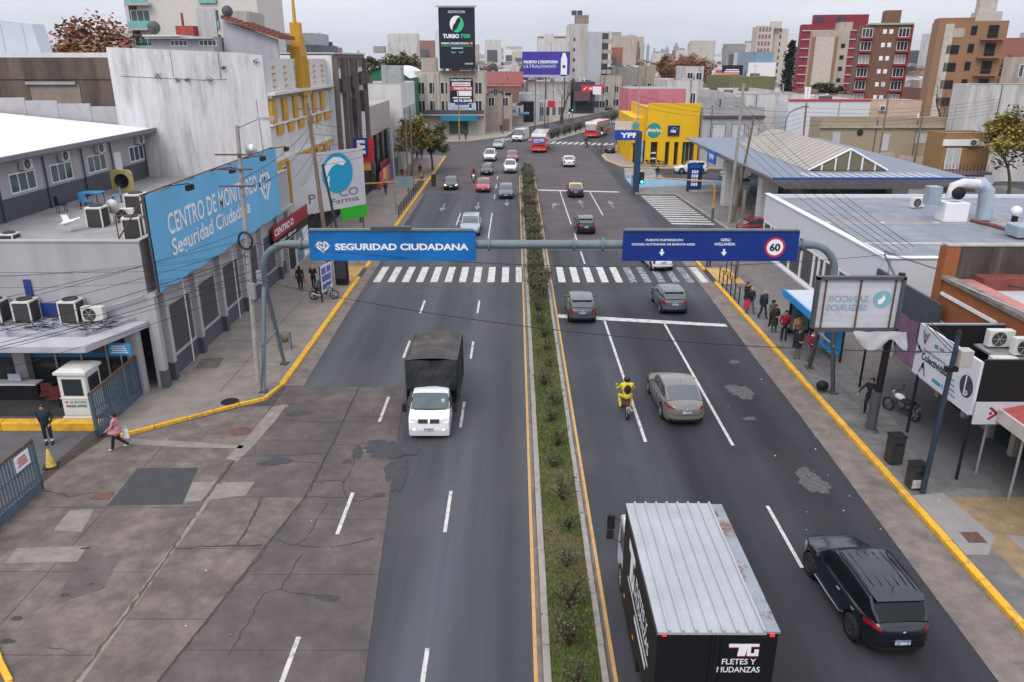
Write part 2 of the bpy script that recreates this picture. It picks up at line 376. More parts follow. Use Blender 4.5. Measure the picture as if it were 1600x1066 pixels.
slab([(-16.1, 28.6), (-10.95, 28.6), (-10.95, 31.7), (-12.2, 31.6)], CONC2)
def thin(pts, m, name, z=.0205): sheet(name, pts, z, m, apron)
thin([(-14.4, 26.05), (-12.1, 26.1), (-11.65, 23.5), (-14.25, 23.4)], PATCHD, 'tar_patch')
thin([(-15.4, 23.1), (-14.6, 23.2), (-14.3, 21.8), (-15.3, 21.9)], PATCHL, 'repair_patch')
thin([(-15.75, 28.5), (-13.4, 28.25), (-10.95, 27.9), (-10.95, 27.65), (-13.6, 27.75), (-15.7, 28.05)], PATCHL, 'repair_patch')
thin([(-10.9, 31.6), (-10.3, 31.9), (-10.35, 30.2), (-10.55, 28.0), (-10.75, 26.6), (-11.3, 26.8), (-11, 29)], PATCHL, 'repair_patch')
thin([(-10.75, 25.0), (-9.6, 25.05), (-9.65, 24.1), (-10.85, 23.8)], PATCHL, 'repair_patch', .022)
thin([(-12.0, 25.0), (-11.05, 25.1), (-11.1, 23.75), (-11.9, 23.6)], PATCHL, 'repair_patch', .0165)
thin([(-13.6, 20.2), (-12.4, 20.6), (-12.1, 18.9), (-13.2, 18.2)], CONC, 'repair_patch')
thin([(-15.9, 20.9), (-13.7, 21.0), (-13.6, 20.2), (-15.8, 20.1)], PATCHL, 'repair_patch', .0225)
def blob(cx, cy, rx, ry, n=18, j=.35):
    n *= 3; a, b_, c, d = (R.uniform(0, 6.28) for _ in range(4)); f = lambda t: 1 + j * (.55 * sin(2 * t + a) + .4 * sin(3 * t + b_) + .3 * sin(7 * t + c) + .18 * sin(13 * t + d))
    return [(cx + rx * cos(2 * pi * i / n) * f(2 * pi * i / n), cy + ry * sin(2 * pi * i / n) * f(2 * pi * i / n)) for i in range(n)]
for c in ((-5.0, 27.6, .95, .85), (-6.25, 27.3, .22, .55), (-9.25, 26.6, .6, .3), (-4.45, 25.7, .4, 1.2), (-5.4, 18.5, .4, .13), (-9.6, 30.9, .5, .25), (-4.9, 24.2, .2, .12), (-6.5, 26.6, .16, .2)):
    thin(blob(*c), PATCHD, 'tar_patch', .023)
for c in ((-14.5, 17.2, .22, .12), (-13.9, 17.6, .18, .08), (-13.6, 16.7, .2, .1), (-14.2, 16.3, .15, .1), (-13.1, 18.6, .16, .08), (-14.9, 17.9, .14, .09), (-13.7, 20.9, .14, .07), (-12.6, 19.1, .1, .06), (-14.4, 15.7, .22, .1)):
    thin(blob(*c, n=10, j=.25), mat('oil stain', (.045, .038, .038), .6, var=.2), 'oil_stain', .0235)
def crack(pts, w, m=TAR, z=.0245):      # a tar-filled crack: crooked ribbon of uneven width
    b = MB(); P = []
    for a, c in zip(pts, pts[1:]):
        k = max(2, int(math.dist(a, c) / .22))
        P += [(a[0] + (c[0] - a[0]) * i / k + R.uniform(-.045, .045), a[1] + (c[1] - a[1]) * i / k + R.uniform(-.045, .045)) for i in range(k)]
    P.append(pts[-1]); L = []; Rr = []
    for i, p in enumerate(P):
        q = P[min(i + 1, len(P) - 1)]; o = P[max(i - 1, 0)]; dx, dy = q[0] - o[0], q[1] - o[1]; d = math.hypot(dx, dy) or 1
        ww = w * R.uniform(.2, 1.1) / 2; L.append((p[0] - dy / d * ww, p[1] + dx / d * ww, z)); Rr.append((p[0] + dy / d * ww, p[1] - dx / d * ww, z))
    b.grid([Rr, L], smooth=False); return part('crack', b, m, apron)
crack([(-7.4, 33.6), (-7.4, 24.5), (-8.05, 20.3), (-8.95, 15.3), (-9.3, 12)], .07)
crack([(-10.9, 26.9), (-10.6, 27.0), (-8.6, 27.1), (-7.6, 27.3)], .06); crack([(-10.8, 20.9), (-9.6, 21.05), (-8.1, 21.1)], .1)
crack([(-9.0, 24.0), (-8.95, 22.6), (-8.9, 21.1)], .08); crack([(-7.4, 25.1), (-6.6, 25.2), (-6.3, 25.0)], .06); crack([(-6.3, 25.0), (-6.2, 26.3), (-6.35, 27.2)], .05)
crack([(-6.3, 25.0), (-6.05, 24.0), (-5.6, 23.7), (-4.7, 24.1)], .06); crack([(-7.4, 24.0), (-6.2, 24.0), (-4.6, 24.05)], .05)
crack([(-6.6, 23.6), (-6.8, 21.4), (-7.1, 21.1), (-6.3, 21.0), (-5.6, 21.05), (-4.6, 21.5)], .05); crack([(-7.1, 21.1), (-8.2, 21.6)], .05)
crack([(-6.7, 20.6), (-6.9, 18.9), (-6.4, 18.7), (-5.3, 18.6)], .06); crack([(-6.9, 18.9), (-7.3, 18.7), (-7.4, 17.6), (-7.5, 16.2)], .05)
crack([(-10.4, 31.9), (-9.6, 32), (-8.6, 33.0)], .05); crack([(-10.0, 30.3), (-8.2, 30.0), (-7.4, 30.1)], .04); crack([(-9.6, 26.2), (-8.4, 26.6), (-7.6, 26.5)], .04)
crack([(-17.1, 24.4), (-15.8, 24.0), (-15.1, 24.3)], .05); crack([(-12.4, 16.5), (-11.4, 16.3)], .03)
crack([(-11, 26.5), (-10.95, 22.5), (-10.9, 18.5), (-11.1, 13)], .13, mat('silted joint', (.1, .08, .06), .95, var=.3))
thin([(-10.95, 24.9), (-10.78, 24.9), (-10.85, 15), (-11.05, 15)], PATCHL, 'repair_patch', .0195)
b = MB(); b.prism([(-17.3, 28.9), (-16.8, 29.0), (-17.35, 26), (-17.5, 22.5), (-17.9, 22.4), (-17.75, 26)], .0, .02); part('drain_channel', b, mat('wet drain dirt', (.05, .035, .028), .5, var=.4, scale=5), apron)
for (x, y, r, m) in ((-12.88, 31.9, .34, BLACKM), (-11.53, 29.15, .36, RUST)):
    b = MB(); b.lathe([(0, .16 if y > 31 else .03), (r, .16 if y > 31 else .03), (r + .06, .14 if y > 31 else .02), (r + .07, 0)], (x, y, 0), n=24)
    solo('manhole_cover', 'dark round manhole cover in the corner of the left pavement' if y > 31 else 'brown round manhole cover on the driveway below the yellow kerb', 'manhole', b, m)
b = MB(); b.box(-15.1, -14.4, 23.8, 24.3, .0, .026); solo('access_hatch', 'rusty square access hatch beside the dark tar patch', 'hatch', b, RUST)

# ---- pavements (blocks with kerbs)
def pavement(name, pts, m, z=.13): 
    b = MB(); b.prism(pts, -.05, z); return struct(name, b, m)
LW = pavement('pavement_left', [(-11.25, 34.0), (-11.25, 126), (-13.5, 127.6), (-60, 127.6), (-60, 33.5), (-17.6, 33.5), (-17.3, 29.0), (-16.4, 28.75), (-12.4, 31.9), (-11.5, 32.6)], WALK)
RW = pavement('pavement_right', [(14.05, -20), (60, -20), (60, 64), (17.3, 64), (14.15, 60), (14.05, 40)], WALKR)
pavement('forecourt', [(19.9, 64.5), (60, 64.5), (60, 96), (20.6, 96), (16.2, 94.3), (14.2, 92.8), (14.0, 89.8), (18.5, 89.3), (19.3, 73)], mat('forecourt concrete', (.2, .18, .175), .85, var=.2, scale=.6, col2=(.12, .11, .11)), .10)
pavement('pavement_far_right', [(14.0, 121), (15.2, 114.5), (19, 112.2), (200, 110.5), (200, 330), (92, 330), (72, 282), (45, 216), (31, 181), (20.5, 151), (16.5, 136), (14.0, 127)], mat('far pavement', (.3, .26, .24), .88, var=.15))
pavement('pavement_far_left', [(-60, 149.5), (-13, 149.5), (-8, 151.5), (-2, 160), (.5, 178), (12, 205), (38, 264), (60, 312), (-60, 330)], mat('far pavement', (.3, .26, .24)))
# paving joints, cast panels and worn patches on the left pavement
for y in (36.8, 39.9, 43.4, 47.1, 50.6, 57, 61, 65.5):
    b = MB(); b.box(-16.45, -11.3, y - .012, y + .012, .125, .1335); part('paving_joint', b, mat('joint dirt', (.06, .054, .055)), LW)
b = MB(); b.box(-13.75, -13.72, 33, 70, .125, .1335); part('paving_joint', b, MATS['joint dirt'], LW)
sheet('repair_patch', [(-13.6, 36.5), (-11.4, 36.6), (-11.4, 33.0), (-12.2, 33.2), (-13.2, 34.8)], .1345, PATCHL, LW)
sheet('repair_patch', [(-16.2, 37.2), (-15.1, 37.4), (-14.9, 36), (-16.0, 35.8)], .1345, CONC2, LW)
sheet('tactile_ramp', [(-12.6, 52.2), (-11.3, 52.2), (-11.3, 56.2), (-12.6, 56.2)], .1345, mat('yellow ramp paint', (.5, .3, .1), .8, var=.2), LW)
sheet('tactile_ramp', [(14.1, 51.6), (15.9, 51.6), (15.9, 55.8), (14.1, 55.8)], .1345, MATS['yellow ramp paint'], RW)
# right pavement: tile courses, dark new flagstones, ochre strip
for y in (26.2, 27.9, 29.6, 31.3, 33, 34.7, 38.1, 41.5, 44.9, 48.3):
    b = MB(); b.box(14.1, 19.4, y - .01, y + .01, .125, .1335); part('paving_joint', b, MATS['joint dirt'], RW)
for x in (15.4, 16.8, 18.2):
    b = MB(); b.box(x - .01, x + .01, 25.2, 58, .125, .1332); part('paving_joint', b, MATS['joint dirt'], RW)
sheet('paving_panel', [(15.3, 24.6), (19.6, 24.3), (19.6, 34.6), (17.6, 34.6), (16.4, 31)], .1345, mat('new dark flagstone', (.12, .118, .125), .8, var=.15, scale=2), RW)
sheet('paving_panel', [(17, 34.7), (19.5, 34.7), (19.5, 60), (16.4, 60)], .1346, mat('brown terrace tile', (.17, .15, .145), .8, var=.15, scale=2, fine=.2), RW)
sheet('paving_panel', [(15.1, 23.9), (19.6, 23.9), (19.6, 12), (15.0, 12), (15.15, 20)], .1345, mat('ochre pavement', (.27, .19, .105), .9, var=.25, scale=1.5, col2=(.16, .13, .11), c2s=.9, fine=.2), RW)
sheet('repair_patch', [(16.0, 21.6), (17.2, 21.4), (17.1, 20.3), (16.1, 20.3)], .136, mat('grey patch', (.27, .25, .24), .9, var=.1), RW)
sheet('repair_patch', [(14.1, 24), (15.3, 24.2), (15.6, 21.5), (14.8, 20.5), (14.1, 20.5)], .137, MATS['grey patch'], RW)
b = MB(); b.box(14.55, 15.15, 21.15, 21.75, .12, .142); part('meter_cover', b, RUST, RW)
# kerbs: painted kerbstones, piece by piece
def kerb(pts, w, z, m, par, name='kerbstone', seg=1.9, z0=-.02):
    for a, c in zip(pts, pts[1:]):
        d = math.dist(a, c); k = max(1, round(d / seg)); ux, uy = (c[0] - a[0]) / d, (c[1] - a[1]) / d; nx, ny = -uy * w / 2, ux * w / 2
        for i in range(k):
            t0, t1 = d * i / k + .012, d * (i + 1) / k - .012; j = R.uniform(-.012, .012)
            p0 = (a[0] + ux * t0 + j * nx / w, a[1] + uy * t0 + j * ny / w); p1 = (a[0] + ux * t1 + j * nx / w, a[1] + uy * t1 + j * ny / w)
            b = MB(); b.prism([(p0[0] - nx, p0[1] - ny), (p1[0] - nx, p1[1] - ny), (p1[0] + nx, p1[1] + ny), (p0[0] + nx, p0[1] + ny)], z0, z + R.uniform(-.008, .008))
            part(name, b, m, par, bevel=.02)
kerb([(-11.12, 34), (-11.12, 53.2)], .28, .17, YELLOWK, LW); kerb([(-11.12, 56), (-11.12, 126)], .28, .17, YELLOWK, LW, seg=3.5)
kerb([(-11.12, 34), (-11.45, 32.4), (-12.4, 31.75), (-14.2, 30.3), (-16.3, 28.65)], .16, .15, YELLOWK, LW, seg=1.2)
kerb([(13.93, 2), (13.93, 52.0)], .26, .16, YELLOWK, RW); kerb([(13.93, 55.6), (13.95, 60), (17.2, 64)], .26, .16, YELLOWK, RW, seg=3)
FR = bpy.data.objects['pavement_far_right']; FL = bpy.data.objects['pavement_far_left']; FC = bpy.data.objects['forecourt']
CREAMK = mat('cream kerb paint', (.52, .36, .2), .8, var=.2, scale=1)
kerb([(20.5, 151), (16.5, 136), (14.0, 127), (14.0, 121), (15.2, 114.5), (19, 112.2), (34, 111.4)], .35, .17, CREAMK, FR, seg=3.5)
kerb([(-40, 149.4), (-13, 149.4), (-8, 151.4), (-2, 160), (.5, 178), (12, 205), (38, 264)], .4, .17, CREAMK, FL, seg=5)
kerb([(19.9, 64.5), (19.3, 73), (18.5, 89.3), (14.0, 89.8), (14.2, 92.8), (16.2, 94.3)], .3, .15, KERBM, FC, seg=3)
kerb([(-14.2, 16.9), (-13.3, 15.9), (-12.6, 15.2), (-12.2, 14.2)], .16, .12, YELLOWK, apron, seg=.9)
# gutters
sheet('gutter', [(-10.98, 34), (-10.1, 34), (-10.3, 44), (-10.4, 60), (-10.5, 90), (-10.98, 90)], .008, GUTTER)
sheet('gutter', [(13.8, 0), (12.1, 0), (12.15, 15.4), (12.3, 22), (12.5, 31), (12.55, 38), (12.8, 50), (12.9, 60), (13.8, 60)], .008, GUTTER)
for c in ((10.6, 33.4, .5, .9), (11.0, 25.2, .55, .8), (10.2, 30.5, .25, .2), (11.3, 37.2, .3, .25)):
    sheet('worn_patch', blob(*c, n=16, j=.3), .0085, mat('worn stony patch', (.1, .095, .098), .95, var=.5, scale=9, fine=.5))

# ---- central reservation
MED = struct('median', MB().prism([(.72, -10), (2.36, -10), (2.36, 104), (2.1, 107.2), (1.5, 108.3), (.95, 107.2), (.72, 104)], -.04, .1), mat('median soil', (.1, .085, .045), .95, var=.4, scale=4, col2=(.08, .11, .025), c2=(.4, .6), c2s=1.6))
kerb([(.83, 6), (.83, 106.6)], .2, .17, KERBM, MED, seg=2.1); kerb([(2.28, 6), (2.28, 106.6)], .17, .17, KERBM, MED, seg=2.1)
sheet('gutter', [(.56, 4), (.74, 4), (.74, 107), (.56, 107)], .006, GUTTER); sheet('gutter', [(2.34, 4), (2.5, 4), (2.5, 107), (2.34, 107)], .006, GUTTER)
FM = struct('median_far', MB().prism([(5.2, 149), (7.2, 149.6), (15.5, 171), (30, 211), (44, 246), (42.5, 247), (28, 212), (13.5, 173)], -.04, .2), KERBM)

# ---- road markings
def mark(x0, x1, y0, y1, m=LINEW, z=.012, sk=0): sheet('road_marking', [(x0, y0), (x1, y0), (x1 + sk, y1), (x0 + sk, y1)], z, m)
mark(.49, .59, 4, 104, LINEY); mark(2.5, 2.6, 4, 104, LINEY)
for y in (8.9, 16.5, 24.45, 32.2, 40.2, 47.9): mark(-2.37, -2.25, y - 2.6, y)
for y in (9.0, 16.9, 24.3, 32.7, 40.3, 47.9): mark(-5.9, -5.77, y - 2.6, y, z=.026 if y < 34 else .012)
mark(-2.4, -2.28, 66.5, 78); mark(-5.6, -5.48, 66, 70.5); mark(-5.6, -5.48, 72, 78)
for y in (86.5, 94, 101.5): mark(-2.4, -2.28, y, y + 3)
mark(5.27, 5.4, 28.3, 43.9); mark(8.75, 8.88, 28, 43.3); mark(8.77, 8.89, 20, 23.5); mark(8.77, 8.89, 9, 12.6)
mark(5.22, 5.34, 72.5, 92.3); mark(8.7, 8.82, 77, 92.3); mark(5.25, 5.37, 57.5, 61.5); mark(5.25, 5.37, 64.5, 68.5)
sheet('road_marking', [(2.62, 44.4), (12.4, 42.75), (12.4, 43.25), (2.62, 45.1)], .0125, LINEW)
sheet('road_marking', [(2.62, 92.4), (12.2, 91.0), (12.2, 91.7), (2.62, 93.2)], .0125, LINEW)
i = 0
for k in range(24):
    x = -9.95 + k
    if .2 < x + .5 and x < 2.45 and not (x + .5 < .75): 
        if x > .6 and x < 2.3: continue
    mark(x, x + .5, 52.3, 56.5, LINEWX if k in (18, 19, 20, 21, 22) else LINEW, sk=0)
def arrow(x, y, s=1, head=1, turn=0):
    sheet('road_marking', [(x - .07, y), (x + .07, y), (x + .07, y + 2.6 * s), (x - .07, y + 2.6 * s)] if head > 0 else [(x - .07, y), (x + .07, y), (x + .07, y + 2.6), (x - .07, y + 2.6)], .0125, LINEWX)
    yt = y + 2.6 if head > 0 else y
    if turn: sheet('road_marking', [(x, yt - .9), (x + turn * .9, yt - .2), (x + turn * .2, yt + 1.0), (x, yt)], .013, LINEWX)
    else: sheet('road_marking', [(x - .35, yt), (x + .35, yt), (x, yt + 2.0 * head)], .013, LINEWX)
arrow(4.0, 80.5, turn=1); arrow(7.1, 81.5); arrow(10.3, 81)
arrow(-.9, 84, head=-1); arrow(-4, 82, head=-1); arrow(-7.6, 81, head=-1)
for k in range(14):    # wide ladder crossing at the filling-station exit
    t = k / 13; x0 = 14.3 + t * .5; x1 = 18.2 + t * .6; yy = 88.2 - t * 15.5
    sheet('road_marking', [(x0, yy - .1), (x1, yy - .4), (x1, yy + .2), (x0, yy + .5)], .0125, LINEW)
for k in range(7):
    sheet('road_marking', [(14.6 + k * .15, 104.2 + k * 1.25), (19.5, 103.4 + k * 1.25), (19.5, 103.9 + k * 1.25), (14.6 + k * .15, 104.8 + k * 1.25)], .0125, LINEW)
for k in range(12):   # crossing beyond the junction, on the bend
    x = 5.2 + k * 1.05
    sheet('road_marking', [(x, 146.5 - k * .3), (x + .55, 146.3 - k * .3), (x + 1.6, 150.3 - k * .3), (x + 1.05, 150.5 - k * .3)], .0125, LINEW)
for k in range(6):
    x = -3.5 + k * 1.15; sheet('road_marking', [(x, 152.5), (x + .55, 152.3), (x + 1.6, 156.3), (x + 1.05, 156.5)], .0125, LINEW)
sheet('painted_area', [(14.3, 93.0), (20.6, 96.4), (27, 96.4), (27, 100.5), (19, 103), (14.4, 103.2)], .0125, mat('pale blue road paint', (.19, .33, .46), .8, var=.2, scale=1))
# litter and fallen leaves on the carriageway: too small to count
b = MB()
for i in range(55):
    x, y = R.choice([(R.uniform(9.2, 13.7), R.uniform(14, 46)), (R.uniform(-11, -3), R.uniform(14, 33)), (R.uniform(13.9, 17), R.uniform(20, 45))]); z = .15 if x > 13.9 else .03; s = R.uniform(.02, .045)
    a = R.uniform(0, 6.28); b.add([(x + s * cos(a + q) * R.uniform(.6, 1.2), y + s * sin(a + q), z + R.uniform(0, .02)) for q in (0, 1.57, 3.1, 4.7)], [(0, 1, 2, 3)], R.choice([0, 0, 1]))
o = part('litter', b, [mat('paper litter', (.6, .6, .6), .8), mat('dry leaf', (.3, .16, .03), .8)]); o['kind'] = 'stuff'

# ================================================================ VEHICLES
PLATE = mat('number plate', (.42, .44, .5), .4, var=.75, scale=1, stretch=(26, 1, 7))
PLATEB = mat('plate band', (.05, .12, .4), .4, var=0)
TAIL = mat('tail lamp', (.27, .006, .012), .12, var=.15, scale=12, spec=.7); HEAD = mat('head lamp', (.6, .62, .66), .1, .3, var=0, spec=.8)
LAMPON = mat('lit lamp', (1, .86, .6), .2, var=0, emit=2.2); AMBER = mat('amber lamp', (.8, .3, .02), .2, var=0); BRAKE = mat('lit brake lamp', (1, .03, .03), .2, var=0, emit=.9)
TRIM = mat('black plastic trim', (.012, .012, .013), .6, var=.1); RIM = mat('alloy rim', (.36, .37, .39), .3, .7, var=0); UNDER = mat('underbody', (.01, .01, .01), .9, var=0)
CARGLASS = mat('car glass', (.03, .04, .046), .04, var=0, spec=1.0, coat=1)

def wheel(par, x, y, r, w, rim=RIM, spokes=5):
    sgn = 1 if x > 0 else -1; xo = x
    b = MB(); b.lathe([(r * .6, -w / 2), (r * .9, -w / 2), (r, -w * .36), (r, w * .36), (r * .9, w / 2), (r * .6, w / 2)], (xo, y, r), 'x', 24)
    wh = part('wheel', b, RUBBER, par)
    b = MB(); q = xo + sgn * w * .42
    b.lathe([(r * .62, -.05 * sgn), (r * .6, 0.02 * sgn), (r * .52, .02 * sgn), (r * .5, -.05 * sgn), (0, -.06 * sgn)], (q, y, r), 'x', 24)
    for k in range(spokes):
        a = 2 * pi * k / spokes; d = Vector((0, cos(a), sin(a))); t = Vector((0, -sin(a), cos(a)))
        c = Vector((q, y, r)); b.obox(c + t * -.035 + Vector((-.03 * sgn, 0, 0)), t * .07, d * r * .56, Vector((.04 * sgn, 0, 0)))
    b.cyl((q - .02 * sgn, y, r), (q + .02 * sgn, y, r), r * .16, n=10)
    part('rim', b, rim, wh); return wh

def plate(par, y, z, face, code=None, w=.4, h=.13):
    """number plate on a vertical face; face -1 looks back, +1 looks forward"""
    f = Face((w / 2 if face > 0 else -w / 2, y, z), (-w if face > 0 else w, 0, 0), (0, 0, h)); rt = root_of(par)
    b = MB(); b.obox(f.O - f.n * .015, f.U, f.V, f.n * .02); p = part('number_plate', b, PLATE, par); b = MB(); b.obox(f.pt(0, .78, .005), f.U, f.V * .22, f.n * .003); part('plate_band', b, PLATEB, par)
    return p

def car(name, label, paintm, loc, rz=0, L=4.2, Wd=1.74, H=1.48, wb=2.55, fo=.82, wr=.31, belt=.92, hoodf=.72, deck=None, cowl=.78, roof0=.1, roof1=-1.35, tailg=-1.85,
        cat='car', group=None, glass=CARGLASS, lit=False, roofm=None, rails=False, n=4.6, tail='corner', head='corner', sill=.22, cladding=False, rim=RIM, tumble=.80, wiper=True, platez=.72, spoiler=False, grille=True, brake=False):
    """front of the car is +Y; cowl, roof0, roof1, tailg: y of windscreen foot, roof front, roof rear, rear-glass foot"""
    t = thing(name, label, cat, loc, rz, group); hl, hw = L / 2, Wd / 2
    yf = hl - fo; yr = yf - wb; deck = deck or belt
    def lerp(a, b, k): return a + (b - a) * k
    def prof(y, pts):
        for (a, za), (b_, zb) in zip(pts, pts[1:]):
            if a >= y >= b_:
                k = (a - y) / (a - b_) if a != b_ else 0; k = k * k * (3 - 2 * k) * .5 + k * .5; return lerp(za, zb, k)
        return pts[-1][1] if y < pts[-1][0] else pts[0][1]
    sh = [(hl, hoodf - .06), (hl - .25, hoodf + .02), (cowl + .1, belt), (roof1, belt + .05), (tailg, deck), (-hl + .1, deck - .02), (-hl, deck - .1)]
    def zsh(y): return prof(y, sh)
    ra = wr + .075
    def zlow(y):
        z = sill + (.05 * max(0, (abs(y) - hl + .5) / .5))
        for wy in (yf, yr):
            d = abs(y - wy)
            if d < ra: z = max(z, wr + math.sqrt(ra * ra - d * d) * 1.0)
        return z
    ys = set()
    for wy in (yf, yr):
        for k in range(9): ys.add(round(wy + ra * -cos(pi * k / 8), 4))
        ys.add(round(wy + ra + .004, 4)); ys.add(round(wy - ra - .004, 4))
    for k in range(11): ys.add(round(lerp(hl * .84, -hl * .86, k / 10), 4))
    ys = sorted([y for y in ys if -hl * .9 < y < hl * .88], reverse=True)
    def outx(y): return hw * (1 - (abs(y) / hl) ** n) ** (1 / n)
    half = []
    xe0 = outx(ys[0])
    for k in range(8): x = xe0 * math.sin(pi / 2 * k / 8); half.append((x, hl * (1 - (x / hw) ** n) ** (1 / n)))
    half += [(outx(y), y) for y in ys]
    xe1 = outx(ys[-1])
    for k in range(7, -1, -1): x = xe1 * math.sin(pi / 2 * k / 8); half.append((x, -hl * (1 - (x / hw) ** n) ** (1 / n)))
    lev = [(0, .035), (.12, .012), (.3, 0), (.55, .004), (.74, .012), (.88, .03), (.96, .055), (1.0, .1)]
    def P(i, tt, off=0, s=1):
        x, y = half[i]
        for (a, ia), (b_, ib) in zip(lev, lev[1:]):
            if a <= tt <= b_: ins = lerp(ia, ib, (tt - a) / (b_ - a)); break
        sc = 1 - ins / hw + off / hw; scy = 1 - ins * (1.0) / hl + off / hl
        zl = zlow(y); return (s * x * sc, y * scy, lerp(zl, zsh(y), tt))
    b = MB(); m = len(half); LV = [l[0] for l in lev]
    for s in (1, -1):
        rows = [[P(i, k, 0, s) for i in range(m)] for k in LV]
        b.grid(rows, flip=(s < 0))
    # bonnet, cowl and boot deck, crowned
    cross = [0, .35, .68, .9, 1]
    rows = []
    for i in range(m):
        x, y, z = P(i, 1.0); rows.append([(x * c, y, z + .035 * (1 - c * c) * min(1, (hl - abs(y)) * 4)) for c in cross])
    b.grid(rows, flip=True); b.grid([[(-p[0], p[1], p[2]) for p in r] for r in rows])
    body = part('body', b, paintm, t)
    b = MB(); b.box(-hw * .78, hw * .78, -hl * .87, hl * .87, sill - .02, belt * .75); 
    part('underbody', b, UNDER, t)
    # greenhouse: belt -> side glass -> cant rail -> roof
    sta = [cowl, lerp(cowl, roof0, .5), roof0, lerp(roof0, roof1, .22), lerp(roof0, roof1, .47), lerp(roof0, roof1, .53), lerp(roof0, roof1, .9), roof1, lerp(roof1, tailg, .5), tailg]
    rz_ = [zsh(cowl) + .02, lerp(zsh(cowl), H, .62), H - .045, H - .008, H, H, H - .035, H - .06, lerp(H - .06, zsh(tailg), .47), zsh(tailg) + .015]
    def sec(y, zr):
        zb = zsh(y) - .03; bw = (outx(y) if abs(y) < hl else 0) - .07; k = min(1, max(0, (zr - zb) / (H - zb)))
        rw = lerp(bw - .03, hw * tumble, min(1, k * 1.15) ** 1.0) if k < .97 else hw * tumble
        rw = min(rw, bw)
        e = []
        for q in (0, .12, .5, .86, 1): e.append((lerp(bw, rw, q ** 1.25 if q < 1 else 1), lerp(zb, zr - .05 * k, q)))
        for c in (.9, .62, .3, 0): e.append((rw * c, zr - .05 * k + .05 * k * (1 - c * c) ** .6 + .012 * (1 - c * c)))
        return e
    S = [sec(y, z) for y, z in zip(sta, rz_)]
    g = {k: MB() for k in ('cabin1', 'cabin-1', 'windscreen', 'rear_window', 'roof')}
    wins = {}
    for i in range(len(sta) - 1):
        for j in range(8):
            for s in (1, -1):
                q = [(s * S[i][j][0], sta[i], S[i][j][1]), (s * S[i][j + 1][0], sta[i], S[i][j + 1][1]), (s * S[i + 1][j + 1][0], sta[i + 1], S[i + 1][j + 1][1]), (s * S[i + 1][j][0], sta[i + 1], S[i + 1][j][1])]
                if s > 0: q = q[::-1]
                if i in (0, 1) and j >= 4 + (1 if True else 0): key = 'windscreen'
                elif i in (7, 8) and j >= 5: key = 'rear_window'
                elif 1 <= j <= 2 and i in (1, 2, 3): key = ('front', s)
                elif 1 <= j <= 2 and i in (5, 6) : key = ('rear', s)
                elif 1 <= j <= 2 and i == 7 and tailg < roof1 - .45: key = ('rear', s)
                elif j >= 5 or j == 4: key = 'roof'
                else: key = 'cabin%d' % s
                if isinstance(key, tuple): wins.setdefault(key, MB()).add(q, [(0, 1, 2, 3)], 0, True)
                else: g[key].add(q, [(0, 1, 2, 3)], 0, True)
    part('cabin_side', g['cabin1'], paintm, t); part('cabin_side', g['cabin-1'], paintm, t); rf = part('roof', g['roof'], roofm or paintm, t)
    part('windscreen', g['windscreen'], glass, t); part('rear_window', g['rear_window'], glass, t)
    for k, w_ in wins.items(): part('side_window', w_, glass, t)
    if rails:
        for s in (1, -1):
            b = MB(); x = s * hw * (tumble - .06); b.tube([(x, roof0 - .1, H - .03), (x, roof0 - .25, H + .03), (x, lerp(roof0, roof1, .5), H + .045), (x, roof1 + .2, H + .01), (x, roof1 + .08, H - .05)], .02, 6); part('roof_rail', b, TRIM, rf)
    if spoiler:
        b = MB(); b.add([(-hw * .72, roof1 + .12, H - .03), (hw * .72, roof1 + .12, H - .03), (hw * .68, roof1 - .2, H - .075), (-hw * .68, roof1 - .2, H - .075), (-hw * .68, roof1 - .2, H - .11), (hw * .68, roof1 - .2, H - .11)], [(0, 3, 2, 1), (3, 4, 5, 2)][::1]); part('spoiler', b, paintm, t)
    b = MB(); b.tube([(0, roof1 + .28, H - .03), (0, roof1 + .12, H + .14)], [.012, .004], 5); part('aerial', b, TRIM, rf)
    for s in (1, -1):    # mirrors
        b = MB(); y = lerp(cowl, roof0, .42); x = s * (outx(y) - .02); b.ball((x + s * .09, y, belt + .09), .1, 8, 6, sc=(1.1, .6, .72)); b.cyl((x - s * .06, y, belt + .02), (x + s * .06, y, belt + .06), .03, n=6); part('mirror', b, paintm if not cladding else TRIM, t)
    def patch(nm, i0, i1, t0, t1, m_, sides=(1, -1), off=.008, par=None, kt=4):
        for s in sides:
            bb = MB(); rows = [[P(i, lerp(t0, t1, k / kt), off, s) for i in range(i0, i1 + 1)] for k in range(kt + 1)]
            bb.grid(rows, flip=(s < 0)); part(nm, bb, m_, par or t)
    def patch2(nm, i1, t0, t1, m_, end, off=.01):      # a panel across the nose or tail
        bb = MB(); idx = list(range(i1 + 1)) if end > 0 else list(range(m - 1 - i1, m))
        order = ([(-1, i) for i in reversed(idx)] + [(1, i) for i in idx[1:]]) if end > 0 else ([(1, i) for i in idx] + [(-1, i) for i in reversed(idx[:-1])])
        bb.grid([[P(i, lerp(t0, t1, k / 3), off, s) for s, i in order] for k in range(4)], flip=False); part(nm, bb, m_, t)
    patch('headlight', 4, 10 if head == 'corner' else 8, .66, .9, LAMPON if lit else HEAD)
    if grille: patch2('grille', 3, .5, .8, TRIM, 1)
    patch2('bumper_intake', 5, .06, .34, TRIM, 1)
    plate(body, half[0][1] + .012, sill + .22, 1)
    tl = BRAKE if brake else TAIL
    if tail == 'corner': patch('tail_light', m - 9, m - 5, .62, .93, tl)
    elif tail == 'wide': patch('tail_light', m - 10, m - 5, .8, .93, tl)
    else: patch('tail_light', m - 8, m - 6, .5, .97, tl)
    patch2('rear_valance', 6, .0, .2, TRIM, -1)
